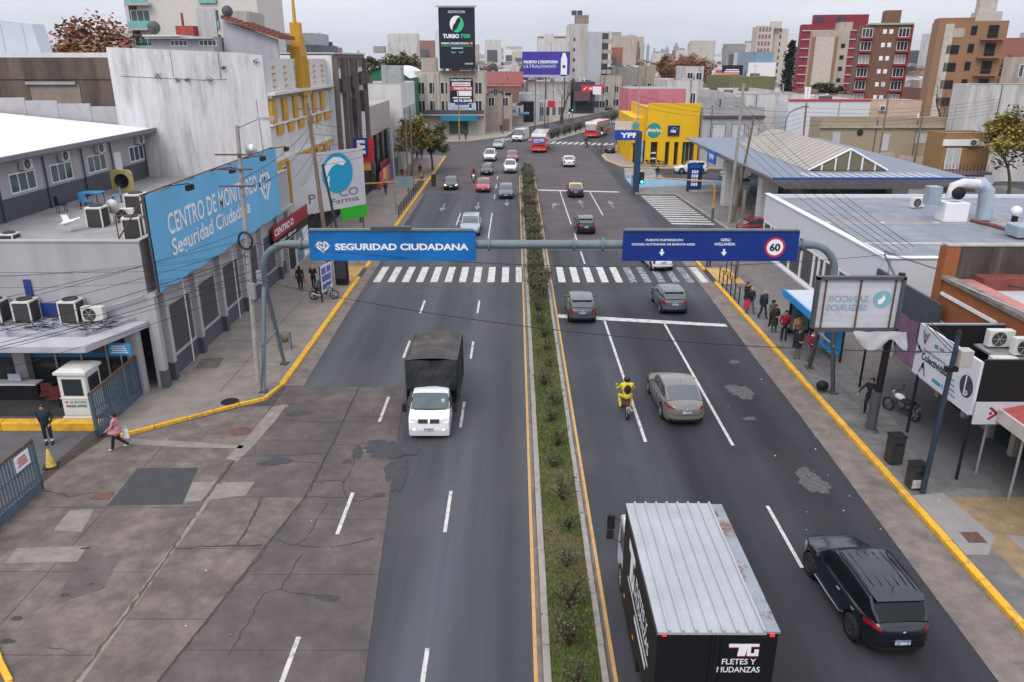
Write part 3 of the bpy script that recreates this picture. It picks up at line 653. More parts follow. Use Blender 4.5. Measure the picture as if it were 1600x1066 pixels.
    plate(body, half[-1][1] - .012, zlow(-hl) + (zsh(-hl) - zlow(-hl)) * platez - .07 if platez < 1 else platez, -1)
    b = MB(); b.ball((0, half[-1][1] + .005, lerp(zlow(-hl), zsh(-hl), .86)), .05, 8, 5, sc=(1, .3, .8)); part('badge', b, CHROME, body)
    b = MB(); b.ball((0, half[0][1] - .01, lerp(zlow(hl), zsh(hl), .78)), .05, 8, 5, sc=(1, .35, .8)); part('badge', b, CHROME, body)
    for s in (1, -1):
        for dy in (lerp(roof0, roof1, .38), lerp(roof0, roof1, .8)):
            b = MB(); xx = outx(dy) + .002; b.box(s * (xx - .02), s * (xx + .018), dy - .09, dy + .07, belt - .13, belt - .1); part('door_handle', b, paintm if not cladding else CHROME, t)
    for s in (1, -1):       # door and panel gaps
        for yy in (lerp(cowl, roof0, .35), lerp(roof0, roof1, .5), lerp(roof0, roof1, .93)):
            i = min(range(m), key=lambda q: abs(half[q][1] - yy) + (9 if half[q][0] < hw * .6 else 0))
            b = MB(); b.tube([P(i, .02 + .95 * q / 8, .001, s) for q in range(9)], .007, 4); part('door_gap', b, UNDER, body)
    for q, yy in ((.93, cowl + .06), (.9, hl - .3)): 
        i = min(range(m), key=lambda q_: abs(half[q_][1] - yy) + (9 if half[q_][0] < hw * .5 else 0)); x_, y_, z_ = P(i, 1.0)
        b = MB(); b.tube([(x_ * c, y_, z_ + .035 * (1 - c * c) * min(1, (hl - abs(y_)) * 4)) for c in (-1, -.9, -.68, -.35, 0, .35, .68, .9, 1)], .006, 4); part('bonnet_gap', b, UNDER, body)
    b = MB(); yb = half[-1][1]; b.tube([P(i, .5, .002, s) for s, i in [(1, q) for q in range(m - 7, m)] + [(-1, q) for q in range(m - 2, m - 8, -1)]], .007, 4); part('boot_gap', b, UNDER, body)
    if cladding:
        for s in (1, -1):
            b = MB(); pts = [(yf - ra - .02, sill + .06), (lerp(yf, yr, .5), sill + .045), (yr + ra + .18, sill + .07), (yr + ra + .02, sill + .2)]
            b.tube([(s * (hw - .005), y, z) for y, z in pts], .017, 6); part('chrome_sill', b, CHROME, t)
    for x in (hw - .1, -hw + .1):
        for y in (yf, yr): wheel(t, x, y, wr, .2, rim)
    for s in (1, -1):      # dark wheel housings
        for y in (yf, yr):
            b = MB(); b.lathe([(ra - .004, -.1), (ra - .004, .1)], (s * (hw - .13), y, wr), 'x', 20); part('wheel_arch', b, UNDER, t)
    return t

HATCH = dict(L=3.9, Wd=1.67, H=1.47, wb=2.47, fo=.78, wr=.3, belt=.93, hoodf=.76, deck=1.0, cowl=.86, roof0=.2, roof1=-1.35, tailg=-1.82, n=5.5, spoiler=True)
SEDAN = dict(L=4.6, Wd=1.8, H=1.47, wb=2.66, fo=.9, wr=.32, belt=.93, hoodf=.74, deck=1.02, cowl=.95, roof0=.2, roof1=-1.05, tailg=-1.75, n=5)
SUV = dict(L=4.6, Wd=1.84, H=1.66, wb=2.72, fo=.92, wr=.36, belt=1.05, hoodf=.88, deck=1.12, cowl=1.02, roof0=.3, roof1=-1.7, tailg=-2.12, n=5, rails=True, spoiler=True, sill=.3)
DG = paint('dark grey car paint', (.075, .085, .09)); BG = paint('blue grey car paint', (.075, .095, .12)); BK = paint('black car paint', (.012, .014, .018), .2); WP = paint('white car paint', (.75, .76, .78)); RD = paint('red car paint', (.42, .02, .035)); BR = paint('bronze grey car paint', (.16, .145, .135), .25); SV = paint('silver blue car paint', (.3, .35, .39)); DR = paint('dark red car paint', (.2, .02, .03)); GR = paint('mid grey car paint', (.17, .18, .19))
NAVYB = mat('navy black car paint', (.006, .008, .014), .2, var=0, spec=.45, coat=.6)

# ---- right carriageway, driving away
suv = car('suv', 'black sport utility car with roof rails and chrome sill, lower right foreground', NAVYB, (9.84, 18.35, 0), .05, **{**SUV, 'H': 1.68}, tail='wide', cladding=True, lit=False, glass=mat('tinted car glass', (.006, .007, .009), .08, var=0, spec=.35), rim=mat('dark rim', (.09, .09, .1), .35, .6, var=0), platez=.42)
for k in range(5):
    b = MB(); x = -.45 + .225 * k; b.box(x - .008, x + .008, -1.35, .15, 1.672, 1.688); part('roof_rib', b, NAVYB, suv)
car('sedan', 'bronze grey saloon with red tail lamps beside the rider in yellow', BR, (7.16, 31.9, 0), .04, **{**SEDAN, 'H': 1.5, 'L': 4.65}, tail='wide')
car('hatchback', 'dark grey hatchback astride the stop line next to the median', DG, (3.95, 45.1, 0), 0, **HATCH)
car('hatchback', 'blue grey hatchback past the stop line in the kerbside lane', BG, (9.66, 46.8, 0), .03, **HATCH)
car('hatchback', 'white hatchback on the crossing under the right-hand gantry sign', WP, (10.65, 57.0, 0), .1, **{**HATCH, 'L': 4.0, 'roof1': -1.2}, tail='tall')
car('hatchback', 'black hatchback just beyond the gantry beam, middle lane', BK, (6.3, 69.7, 0), 0, **HATCH)
car('taxi', 'black taxi with an orange yellow roof at the second stop line', BK, (6.85, 89.2, 0), -.02, **SEDAN, roofm=paint('taxi yellow paint', (.75, .36, .06)), cat='taxi')
car('sedan', 'white saloon driving away through the junction', WP, (7.8, 115.4, 0), -.03, **SEDAN)
# ---- left carriageway, coming closer
PIR = pi
car('pickup_car', 'silver blue estate car half hidden behind the blue gantry sign', SV, (-4.0, 69.3, 0), PIR, **{**SEDAN, 'H': 1.5, 'roof1': -1.8, 'tailg': -2.1, 'deck': 1.0})
car('hatchback', 'black hatchback with amber headlamps nearest the left kerb', BK, (-7.75, 94.2, 0), PIR + .06, **HATCH, lit=True)
car('hatchback', 'bright red hatchback facing the camera beside the motorcyclist', RD, (-3.75, 92.4, 0), PIR, **HATCH)
car('hatchback', 'dark blue grey hatchback next to the tip of the median shrubs', BG, (-1.05, 88.1, 0), PIR, **HATCH)
car('hatchback', 'black hatchback with lit headlamps between two white cars', BK, (-3.85, 106.6, 0), PIR, **HATCH)
car('suv', 'white compact sport utility car next to the median, dark grille', WP, (-.7, 108.6, 0), PIR, **{**SUV, 'L': 4.2, 'Wd': 1.76, 'wb': 2.5, 'cowl': .85, 'roof1': -1.55, 'tailg': -1.93})
car('suv', 'white boxy sport utility car behind the black hatchback', WP, (-3.85, 121.5, 0), PIR - .05, **{**SUV, 'L': 4.25, 'wb': 2.55, 'cowl': .9, 'roof1': -1.6, 'tailg': -1.95, 'H': 1.72})
car('sedan', 'dark red saloon queued behind the white compact car', DR, (-.5, 121.8, 0), PIR, **SEDAN)
car('sedan', 'pale blue grey saloon near the far side of the junction', SV, (-2.9, 138.9, 0), PIR - .08, **SEDAN)
# ---- filling station and parked cars
car('hatchback', 'dark red hatchback parked under the filling-station roof', DR, (21.6, 68.2, .1), -1.25, **HATCH)
car('suv', 'white sport utility car parked in the side street by the yellow shop', WP, (23.9, 107.6, 0), 1.62, **SUV)
car('hatchback', 'black hatchback parked at the corner kerb by the traffic light', BK, (15.7, 131.5, 0), -.15, **{**HATCH, 'deck': 1.05})
car('sedan', 'dark car parked outside the motorcycle dealer, left of the two', BK, (*gd(895, 172)[:2], 0), -.5, **SEDAN)
car('sedan', 'grey car parked outside the motorcycle dealer, right of the two', GR, (*gd(914, 170)[:2], 0), -.5, **SEDAN)
car('sedan', 'dark green car parked by the far kerb beyond the bus', paint('dark green car paint', (.03, .06, .05)), (*gd(950, 173)[:2], 0), -.5, **SEDAN)
car('sedan', 'white car parked farthest up the bending avenue', WP, (*gd(972, 170)[:2], 0), -.5, **SEDAN)

# ---- vans, buses and lorries: side profile lofted over the width
def shell(par, prof, hw, m, inset=.1, tags=(), name='body', crown=0, tumble=0, zt=(0, 1)):
    """prof: closed (y, z, material-key) outline; each edge keeps its key; returns parts split by key"""
    n = len(prof); sec = [(0, 0), (.55, 0), (.86, .012), (.97, .035), (1, .09)]
    cy = sum(p[0] for p in prof) / n; cz = sum(p[1] for p in prof) / n
    ymin, ymax = min(p[0] for p in prof), max(p[0] for p in prof); zmin, zmax = min(p[1] for p in prof), max(p[1] for p in prof)
    def Q(i, k, s):
        f, ins = sec[k]; y, z, _ = prof[i % n]
        ins *= inset / .09
        yy = y + (ins if y < cy else -ins) * min(1, abs(y - cy) / ((ymax - ymin) / 2)) ** 2; zz = z - (ins if z > cz else 0) * min(1, abs(z - cz) / ((zmax - zmin) / 2)) ** 2
        w = hw * (1 - tumble * max(0, (z - zt[0]) / (zt[1] - zt[0]))) if z > zt[0] else hw
        return (s * f * w, yy, zz + crown * (1 - f * f) * (1 if z > zmax - .25 else 0))
    g = {}
    for i in range(n):
        key = prof[i][2]
        for k in range(4):
            for s in (1, -1):
                kk = key if (k < 3 or key == 'b') else 'b'
                q = [Q(i, k, s), Q(i, k + 1, s), Q(i + 1, k + 1, s), Q(i + 1, k, s)]
                if s < 0: q = q[::-1]
                g.setdefault(kk, MB()).add(q, [(0, 1, 2, 3)], 0, True)
    for s in (1, -1):
        P = [Q(i, 4, s) for i in range(n)]; g['b'].add(P if s < 0 else P[::-1], [tuple(range(n))])
    o = {}
    for k, mm in g.items():
        nm, mt = (name, m) if k == 'b' else tags[k]
        o[k] = part(nm, mm, mt, par)
    return o
def pane(par, s, x, y0, y1, z0, z1, m=CARGLASS, name='side_window', sl=0):
    b = MB(); d = .012 * s
    b.ext([(s * x, y0, z0), (s * x, y1, z0), (s * (x - sl), y1, z1), (s * (x - sl), y0, z1)], (d, 0, 0)); return part(name, b, m, par)

def van(name, label, loc, rz, L=4.9, Wd=1.9, H=2.0, long_windows=False, hood=.7, m=WP, group=None):
    t = thing(name, label, 'van', loc, rz, group); f = L / 2
    prof = [(f, .3, 'b'), (f + .02, .62, 'b'), (f - .1, .92, 'b'), (f - hood, 1.12, 'w'), (f - hood - .75, H - .08, 'b'), (f - hood - 1.1, H, 'b'), (-f + .15, H, 'b'), (-f + .03, H - .12, 'r'), (-f, H * .56, 'b'), (-f, .34, 'b')]
    shell(t, prof[::-1] if False else prof, Wd / 2, m, tags={'w': ('windscreen', CARGLASS), 'r': ('rear_door', m)}, tumble=.07, zt=(1.0, H))
    for s in (1, -1):
        pane(t, s, Wd / 2 * .985, f - hood - 1.35, f - hood - .25, 1.12, H * .84, sl=.06)
        if long_windows: pane(t, s, Wd / 2 * .985, -f + .5, f - hood - 1.5, 1.12, H * .84, sl=.06)
        b = MB(); b.ball((s * (Wd / 2 + .1), f - hood - .3, 1.22), .12, 8, 6, sc=(.8, .6, 1.1)); part('mirror', b, TRIM, t)
        b = MB(); b.box(s * Wd * .3, s * Wd * .46, f - .12, f + .0, .72, .9); part('headlight', b, HEAD, t, bevel=.02)
        b = MB(); b.box(s * Wd * .43, s * Wd * .49, -f - .005, -f + .05, .8, 1.2); part('tail_light', b, TAIL, t, bevel=.01)
        for y in (f - .8, -f + .9): wheel(t, s * (Wd / 2 - .1), y, .33, .21)
    b = MB(); b.box(-Wd * .47, Wd * .47, f - .1, f + .05, .26, .52); part('front_bumper', b, TRIM, t, bevel=.03)
    b = MB(); b.box(-Wd * .2, Wd * .2, f - .06, f + .012, .66, .84); part('grille', b, TRIM, t, bevel=.02)
    b = MB(); b.box(-Wd * .47, Wd * .47, -f - .05, -f + .1, .3, .5); part('rear_bumper', b, TRIM, t, bevel=.03)
    plate(t, f + .055, .33, 1); plate(t, -f - .03, .6, -1); return t
van('delivery_van', 'tall white delivery van crossing the junction beside the red bus', (1.0, 152.3, 0), pi - .3, L=5.3, H=2.25, Wd=1.95)
van('delivery_van', 'small white panel van parked behind the fuel price sign', (28.7, 101.2, 0), 1.55, L=4.3, H=1.85, Wd=1.8)

BUSRED = paint('bus red paint', (.62, .05, .035)); BUSCREAM = paint('bus cream paint', (.68, .62, .55)); BUSAD = mat('bus rear advert', (.12, .1, .42), .3, var=.3, scale=2)
def bus(name, label, loc, rz, advert):
    t = thing(name, label, 'bus', loc, rz, 'red city buses'); f, hw, H = 5.2, 1.22, 3.1
    prof = [(f, .4, 'b'), (f, 1.15, 'w'), (f - .15, 2.75, 'c'), (f - .45, H, 'c'), (-f + .3, H, 'c'), (-f + .05, H - .25, 'c'), (-f, 2.55, 'b'), (-f, .4, 'b')]
    shell(t, prof, hw, BUSRED, tags={'w': ('windscreen', CARGLASS), 'c': ('roof', BUSCREAM)})
    for s in (1, -1):
        b = MB(); b.box(s * (hw - .005), s * (hw + .012), -f + .1, f - .15, 1.35, 2.62); part('window_band', b, BUSCREAM, t)
        for k in range(6): pane(t, s, hw + .013, -f + .35 + k * 1.62, -f + 1.8 + k * 1.62, 1.5, 2.5)
        for y in (f - 2.0, -f + 2.4): wheel(t, s * (hw - .12), y, .48, .28, mat('painted rim', (.5, .5, .5), .5), 6)
        b = MB(); b.box(s * .85, s * 1.1, -f - .02, -f + .05, .95, 1.25); part('tail_light', b, TAIL, t, bevel=.02)
        b = MB(); b.tube([(s * hw, f, 2.5), (s * (hw + .25), f + .2, 2.4)], .03, 6); b.box(s * (hw + .14), s * (hw + .36), f + .17, f + .22, 1.95, 2.4); part('mirror', b, TRIM, t)
    b = MB(); b.box(-1.0, 1.0, -f - .015, -f + .03, 1.55, 2.6); w_ = part('rear_window', b, BUSAD if advert else mat('milky bus glass', (.42, .46, .47), .25, var=.15), t, bevel=.02)
    if advert:
        F = Face((-1.0, -f - .02, 1.55), (2, 0, 0), (0, 0, 1.05))
        for u0, v0, u1, v1 in ((.08, .42, .5, .7), (.55, .3, .75, .75), (.78, .3, .93, .75), (.1, .15, .5, .3)):
            b = MB(); b.obox(F.pt(u0, v0, .004), F.U * (u1 - u0), F.V * (v1 - v0), F.n * .003); part('advert_panel', b, mat('advert pale blue', (.45, .55, .8), .4), w_)
    b = MB(); b.box(-.85, .85, -f - .02, -f + .02, 1.15, 1.35); part('engine_grille', b, TRIM, t)
    b = MB(); b.box(-1.2, 1.2, -f - .1, -f + .05, .42, .66); part('rear_bumper', b, BUSRED, t, bevel=.04)
    for y in (-1.5, 1.6):
        b = MB(); b.box(-.4, .4, y - .6, y + .6, H - .01, H + .12); part('roof_hatch', b, BUSCREAM, t, bevel=.05)
    plate(t, -f - .11, .5, -1); return t
bus('city_bus', 'red city bus with a purple advert across its rear window', (4.35, 136.3, 0), -.1, True)
bus('city_bus', 'red and white city bus with a milky rear window on the bend', (16.6, 161.5, 0), -.36, False)

# ---- white light lorry with a black tarpaulin
t = thing('tarpaulin_truck', 'white light lorry with a black tarpaulin body coming towards the camera', 'truck', (-3.5, 30.4, 0), pi)
hw = .83
prof = [(2.0, .22, 'b'), (2.06, .5, 'b'), (2.02, .82, 'b'), (1.88, 1.0, 'b'), (1.45, 1.16, 'w'), (.92, 1.66, 'b'), (.68, 1.73, 'b'), (.2, 1.75, 'b'), (.18, .5, 'b'), (.9, .42, 'b')]
TW = paint('white lorry paint', (.78, .78, .8)); sh_ = shell(t, prof, hw, TW, tags={'w': ('windscreen', mat('lorry windscreen', (.06, .09, .1), .06, var=.25, scale=2, spec=.8))}, inset=.12, tumble=.1, zt=(1.05, 1.75), name='cab')
b = MB(); b.tube([(-.66, 1.47, 1.165), (0, 1.5, 1.17), (.66, 1.47, 1.165)], .025, 5); part('wiper_cowl', b, TRIM, t)
for s in (1, -1):
    b = MB(); b.ext([(s * .46, 1.97, .82), (s * .74, 1.9, .86), (s * .77, 1.86, .95), (s * .42, 1.93, .93)], (0, .07, 0)); part('headlight', b, HEAD, t)
    b = MB(); b.box(s * .04, s * .43, 1.93, 2.035, .78, .94)
    gr = part('grille', b, BLACKM, t, bevel=.01)
    for k in range(6): b = MB(); x = s * (.08 + k * .062); b.box(x - .012, x + .012, 2.03, 2.05, .79, .935); part('grille_bar', b, CHROME, gr)
    b = MB(); b.box(s * .5, s * .7, 2.0, 2.055, .48, .6); fl = part('fog_lamp_surround', b, TRIM, t, bevel=.015)
    b = MB(); b.box(s * .53, s * .67, 2.05, 2.066, .5, .59); part('fog_lamp', b, LAMPON, fl, bevel=.01)
    b = MB(); b.tube([(s * .8, 1.35, 1.2), (s * 1.02, 1.5, 1.3), (s * 1.02, 1.5, 1.1)], .015, 6); b.box(s * .93, s * 1.12, 1.46, 1.53, 1.05, 1.42); part('mirror', b, TRIM, t, bevel=.02)
    pane(t, s, .815, .4, 1.2, 1.1, 1.52, sl=.06, name='door_window')
    b = MB(); b.box(s * .815, s * .85, .5, .7, .98, 1.03); part('door_handle', b, TRIM, t)
    for y in (1.35, -1.9): wheel(t, s * .7, y, .31, .19, mat('painted rim', (.5, .5, .5)))
b = MB(); b.box(-.4, .4, 2.0, 2.045, .46, .6); part('lower_intake', b, TRIM, t, bevel=.02); plate(t, 2.06, .45, 1)
b = MB(); b.box(-.6, -.46, 1.2, 1.225, 1.36, 1.52); part('windscreen_sticker', b, mat('pale sticker', (.6, .65, .5)), t)
b = MB(); b.box(-.98, .98, -3.15, .1, .62, .78); b.box(-.4, .4, -3.0, 1.0, .4, .62); part('chassis', b, UNDER, t)
TARP = mat('black tarpaulin', (.024, .025, .03), .6, var=.35, scale=1.8, bump=.5, bscale=7, spec=.35)
TARPT = mat('dusty tarpaulin top', (.06, .054, .052), .75, var=.5, scale=1.4, col2=(.115, .092, .078), c2=(.5, .7), c2s=1.6, bump=.4, bscale=8)
def wob(x, y, z): return .03 * sin(5 * x + 3 * z) + .025 * sin(7.3 * z + 2 * y + 4 * x) + .012 * sin(17 * x + 11 * z)
rows = []
b = MB()
for k in range(19):      # front sheet sags and bellies
    z = 1.5 + 1.4 * k / 18; rows.append([(-1.07 + 2.14 * i / 24, .42 + wob(i * .1, 0, z) + .1 * sin(pi * k / 18) * (1 if k < 12 else .7), z + (.03 * sin(i * .9) if k == 0 else 0)) for i in range(25)])
b.grid(rows, flip=True)
for s in (1, -1):
    rows = [[(s * (1.07 + .7 * wob(z, y, z * .5)), y, z) for y in [(.42 - 3.5 * i / 26) for i in range(27)]] for z in [1.0 + 1.9 * k / 14 for k in range(15)]]
    b.grid(rows, flip=(s < 0))
b.add([(-1.07, -3.08, .8), (1.07, -3.08, .8), (1.07, -3.08, 2.9), (-1.07, -3.08, 2.9)], [(0, 1, 2, 3)])
part('tarpaulin', b, TARP, t)
b = MB(); rows = [[(-1.07 + 2.14 * i / 20, .42 - 3.5 * k / 26 + (.5 * wob(i * .1, 0, 2.9) if k == 0 else 0), 2.9 + .1 * sin(pi * i / 20) - .04 * abs(sin(pi * k / 6.5)) * sin(pi * i / 20) + .02 * wob(i, k, 1)) for i in range(21)] for k in range(27)]; b.grid(rows); part('tarpaulin_roof', b, TARPT, t)
for s in (1, -1):
    for k in range(5): b = MB(); y = .3 - k * .8; b.tube([(s * 1.1, y, .8), (s * 1.1, y, 2.9)], .025, 6); part('tarpaulin_post', b, DARKGREY, t)
    b = MB(); b.tube([(s * 1.07, .42, 2.92), (s * 1.07, -3.08, 2.92)], .03, 6); part('roof_edge_rail', b, DARKGREY, t)

# ---- black box lorry with a ribbed white roof
t = thing('box_truck', 'black box lorry with a white ribbed roof in the right foreground', 'truck', (4.23, 15.5, 0), 0)
BOXB = mat('black box panel', (.009, .009, .011), .5, var=.15, spec=.3); x0, x1, y0, y1, zt = -1.26, 1.26, -2.45, 2.45, 3.5
b = MB(); b.box(x0, x1, y0, y1, 1.0, zt); box = part('cargo_box', b, BOXB, t, bevel=.02)
ROOFW = mat('ribbed white roof', (.4, .41, .43), .55, .15, var=.1, scale=1.2, col2=(.4, .4, .42), c2s=2)
b = MB(); prof = []
xs = x0 + .0
k = 0
while xs < x1 - .3:
    prof += [(xs, 0), (xs + .2, 0), (xs + .215, .055), (xs + .262, .055), (xs + .28, 0)]; xs += .282
rows = [[(x, y, zt + .03 + z + .008 * sin(3.1 * y + x)) for x, z in prof] for y in [y0 - .03 + (y1 - y0 + .06) * i / 14 for i in range(15)]]
b.grid(rows, smooth=False, flip=True); b.grid([[(x, y0 - .03, zt + .03 + z) for x, z in prof], [(x, y0 - .03, zt - .03) for x, z in prof]], smooth=False, flip=True); part('ribbed_roof', b, ROOFW, box)
b = MB(); b.box(prof[-1][0], x1 + .03, y0, y1, zt - .02, zt + .03); part('roof_edge', b, mat('rusty galvanised edge', (.28, .3, .33), .5, .3, var=.2, col2=(.2, .1, .06), c2=(.5, .56), c2s=1.3), box)
b = MB(); b.box(x0 - .012, x0 + .01, y0, y1, zt - .08, zt + .02); part('roof_edge', b, DARKGREY, box)
b = MB(); b.box(-.012, .012, y0 - .012, y0, 1.02, zt - .04); part('rear_door_gap', b, UNDER, box)
for s in (-1, 1):
    b = MB(); b.tube([(s * .1, y0 - .03, 1.0), (s * .1, y0 - .03, zt - .05)], .018, 6); part('door_lock_bar', b, BLACKM, box)
    b = MB(); b.box(s * 1.12 - .045, s * 1.12 + .045, y0 - .03, y0, zt - .075, zt - .02); part('marker_light', b, BRAKE, t)
    b = MB(); b.box(s * .9, s * 1.2, y0 - .04, y0 + .02, .8, .95); part('tail_light', b, TAIL, t)
F = Face((4.23 + x0, 15.5 + y0 - .004, 1.0), (2.52, 0, 0), (0, 0, 2.5)); LETW = mat('white vinyl lettering', (.8, .8, .82), .5, var=.05); LETR = mat('red vinyl lettering', (.5, .02, .04), .5, var=0)
def tg(F, u, v, w, h, lay, m, par):       # the squared TG monogram
    for nm, pts in (('t', [(0, .72), (.62, .72), (.62, 1), (0, 1)]), ('t', [(.3, 0), (.56, 0), (.62, .72), (.34, .72)]), ('g', [(.62, 0), (1, 0), (1, .22), (.62, .22)]), ('g', [(.62, .22), (.74, .22), (.74, .78), (.62, .78)]), ('g', [(.62, .78), (1, .78), (1, 1), (.62, 1)]), ('g', [(.86, .22), (1, .22), (1, .55), (.86, .55)])):
        F.poly('monogram', [(u + a * w, v + c * h) for a, c in pts], m, par, lay, thick=.002)
tg(F, .605, .755, .25, .125, 1, LETR, box); tg(F, .6, .765, .25, .125, 2, LETW, box)
F.text('FLETES Y', .555, .675, .84, .735, LETW, box, .012); F.text('MUDANZAS', .52, .59, .88, .65, LETW, box, .012)
F2 = Face((4.23 + x0 - .004, 15.5 + y1, 1.0), (0, -4.9, 0), (0, 0, 2.5))
tg(F2, .2, .45, .2, .4, 2, LETW, box); F2.text('FLETES Y', .45, .62, .8, .74, LETW, box, .02); F2.text('MUDANZAS', .43, .47, .85, .6, LETW, box, .02); F2.rect('stripe', .2, .36, .85, .39, LETW, box); bars(F2, .45, .22, .8, .32, 1, LETW, box)
prof = [(4.35, .5, 'b'), (4.4, 1.2, 'w'), (4.05, 2.2, 'b'), (3.7, 2.35, 'b'), (2.65, 2.35, 'b'), (2.6, .5, 'b')]
shell(t, prof, 1.12, TW, tags={'w': ('windscreen', CARGLASS)}, name='cab')
for s in (1, -1):
    pane(t, s, 1.115, 3.0, 3.95, 1.3, 2.05, name='door_window')
    b = MB(); b.tube([(s * 1.1, 4.0, 2.0), (s * 1.38, 4.15, 2.05), (s * 1.38, 4.15, 1.35), (s * 1.1, 4.0, 1.25)], .018, 6); b.box(s * 1.28, s * 1.5, 4.1, 4.19, 1.65, 2.1); b.box(s * 1.3, s * 1.5, 4.1, 4.2, 1.3, 1.58); part('mirror', b, TRIM, t, bevel=.02)
    for y in (3.45, -1.35): wheel(t, s * 1.02, y, .43, .26, RIM, 8)
    b = MB(); b.box(s * 1.05, s * 1.25, -.4, 2.3, .55, .98); part('side_skirt', b, BLACKM, t)
    for y in (.2, 1.8): b = MB(); b.box(s * 1.255, s * 1.275, y, y + .12, 1.0, 1.06); part('side_marker', b, AMBER, t)
b = MB(); b.box(-.45, .45, y0 + .2, 4.0, .6, 1.0); part('chassis', b, UNDER, t); b = MB(); b.box(-1.2, 1.2, y0 - .05, y0 + .08, .5, .7); part('rear_bumper', b, BLACKM, t)

# ================================================================ SHARED BUILDING PARTS
def frame_of(face, plane):
    """maps (a along the wall, z, depth outwards) to world for a wall plane"""
    if face == 'E': return lambda a, z, d: (plane + d, a, z)
    if face == 'W': return lambda a, z, d: (plane - d, a, z)
    return lambda a, z, d: (a, plane - d, z)       # 'S' looks at the camera
def wbox(mb, fr, a0, a1, z0, z1, d0, d1):
    p = fr(a0, z0, d0); q = fr(a1, z1, d1); mb.box(p[0], q[0], p[1], q[1], p[2], q[2])
def window(par, face, plane, a0, a1, z0, z1, frame=None, glass=GLASS, n=2, sill=None, t=.06, fd=.05, shutter=0):
    fr = frame_of(face, plane); b = MB(); frame = frame or WHITE
    wbox(b, fr, a0, a1, z0, z0 + t, -.02, fd); wbox(b, fr, a0, a1, z1 - t, z1, -.02, fd)
    wbox(b, fr, a0, a0 + t, z0 + t, z1 - t, -.02, fd); wbox(b, fr, a1 - t, a1, z0 + t, z1 - t, -.02, fd)
    for k in range(1, n): m_ = a0 + (a1 - a0) * k / n; wbox(b, fr, m_ - t / 2, m_ + t / 2, z0 + t, z1 - t, -.02, fd)
    w_ = part('window', b, frame, par, w=True)
    for k in range(n):
        c0 = a0 + (a1 - a0) * k / n + t * (1 if k == 0 else .5); c1 = a0 + (a1 - a0) * (k + 1) / n - t * (1 if k == n - 1 else .5)
        b = MB(); wbox(b, fr, c0, c1, z0 + t, z1 - t, -.02, .015); part('pane', b, glass, w_, w=True)
    if shutter:
        b = MB(); wbox(b, fr, a0 + t, a1 - t, z1 - t - (z1 - z0) * shutter, z1 - t, 0, .03); part('blind', b, mat('cream blind', (.5, .48, .44), .8, var=.08, stretch=(1, 1, 20)), w_, w=True)
    if sill:
        b = MB(); wbox(b, fr, a0 - .08, a1 + .08, z0 - .08, z0, 0, .14); part('sill', b, sill, w_, w=True)
    return w_
TERR_D = mat('dark roof felt', (.1, .09, .085), .9, var=.3)
def slab_part(par, name, m, *bx, bevel=0):
    b = MB(); b.box(*bx); return part(name, b, m, par, w=True, bevel=bevel)
def house(name, label, x0, x1, y0, y1, h, wall, roof, ph=.5, wins=(), cat='building', group=None, z0=0, frame=None, glass=GLASS, n=2, th=.2, sill=None):
    """flat-roofed block: wall shell with a parapet, roof deck inside it, windows (face, a0, a1, z0, z1)"""
    t = thing(name, label, cat, ((x0 + x1) / 2, y0, z0), 0, group)
    b = MB(); b.box(x0, x1, y0, y0 + th, z0, h + ph); b.box(x0, x1, y1 - th, y1, z0, h + ph); b.box(x0, x0 + th, y0 + th, y1 - th, z0, h + ph); b.box(x1 - th, x1, y0 + th, y1 - th, z0, h + ph); b.box(x0 + th, x1 - th, y0 + th, y1 - th, z0, h - .25)
    wl = part('wall', b, wall, t, w=True); slab_part(t, 'roof', roof, x0 + th, x1 - th, y0 + th, y1 - th, h - .2, h)
    if ph > .25: slab_part(t, 'coping', mat('coping', (.36, .34, .32), .9, var=.25, scale=2), x0 - .04, x1 + .04, y0 - .04, y0 + th + .02, h + ph, h + ph + .06)
    rr = random.Random(int(x0 * 31 + y0 * 7))
    for k in range(min(7, int((x1 - x0) * (y1 - y0) / 22)) if x1 - x0 > 3 and y1 - y0 > 3.5 else 0):      # roof clutter
        cx, cy, q = rr.uniform(x0 + .8, x1 - .8), rr.uniform(y0 + .8, y1 - .8), rr.random()
        if q < .3: b = MB(); b.cyl((cx, cy, h), (cx, cy, h + rr.uniform(.9, 1.9)), .13, n=6); part('vent_pipe', b, rr.choice([STEEL, WHITE, RUST]), t, w=True)
        elif q < .6: s_ = rr.uniform(.4, 1.1); slab_part(t, 'roof_box', rr.choice([STEEL, DARKGREY, WHITE, RUST, WOOD]), cx - s_, cx + s_, cy - .5, cy + .5, h, h + rr.uniform(.4, 1.2))
        elif q < .8: b = MB(); b.tube([(cx, cy, h), (cx, cy, h + 2.6)], .03, 4); b.tube([(cx - .5, cy, h + 2.3), (cx + .5, cy, h + 2.3)], .025, 4); b.tube([(cx - .35, cy, h + 2.55), (cx + .35, cy, h + 2.55)], .025, 4); part('aerial', b, DARKGREY, t, w=True)
        else: slab_part(t, 'roof_patch', rr.choice([RUST, TERR_D, DARKGREY]), cx - 1.2, cx + .9, cy - .7, cy + .8, h, h + .03)
    for k in range(int((x1 - x0) / 6)):
        cx = rr.uniform(x0 + .3, x1 - .3); b = MB(); b.tube([(cx, y0 - .06, z0), (cx, y0 - .06, h + ph * .8)], .05, 4); part('downpipe', b, rr.choice([DARKGREY, STEEL, RUST]), t, w=True)
    for w_ in wins:
        f = w_[0]; pl = {'S': y0, 'E': x1, 'W': x0}[f]; window(t, f, pl, *w_[1:5], frame=frame, glass=glass, n=n, sill=sill)
    return t
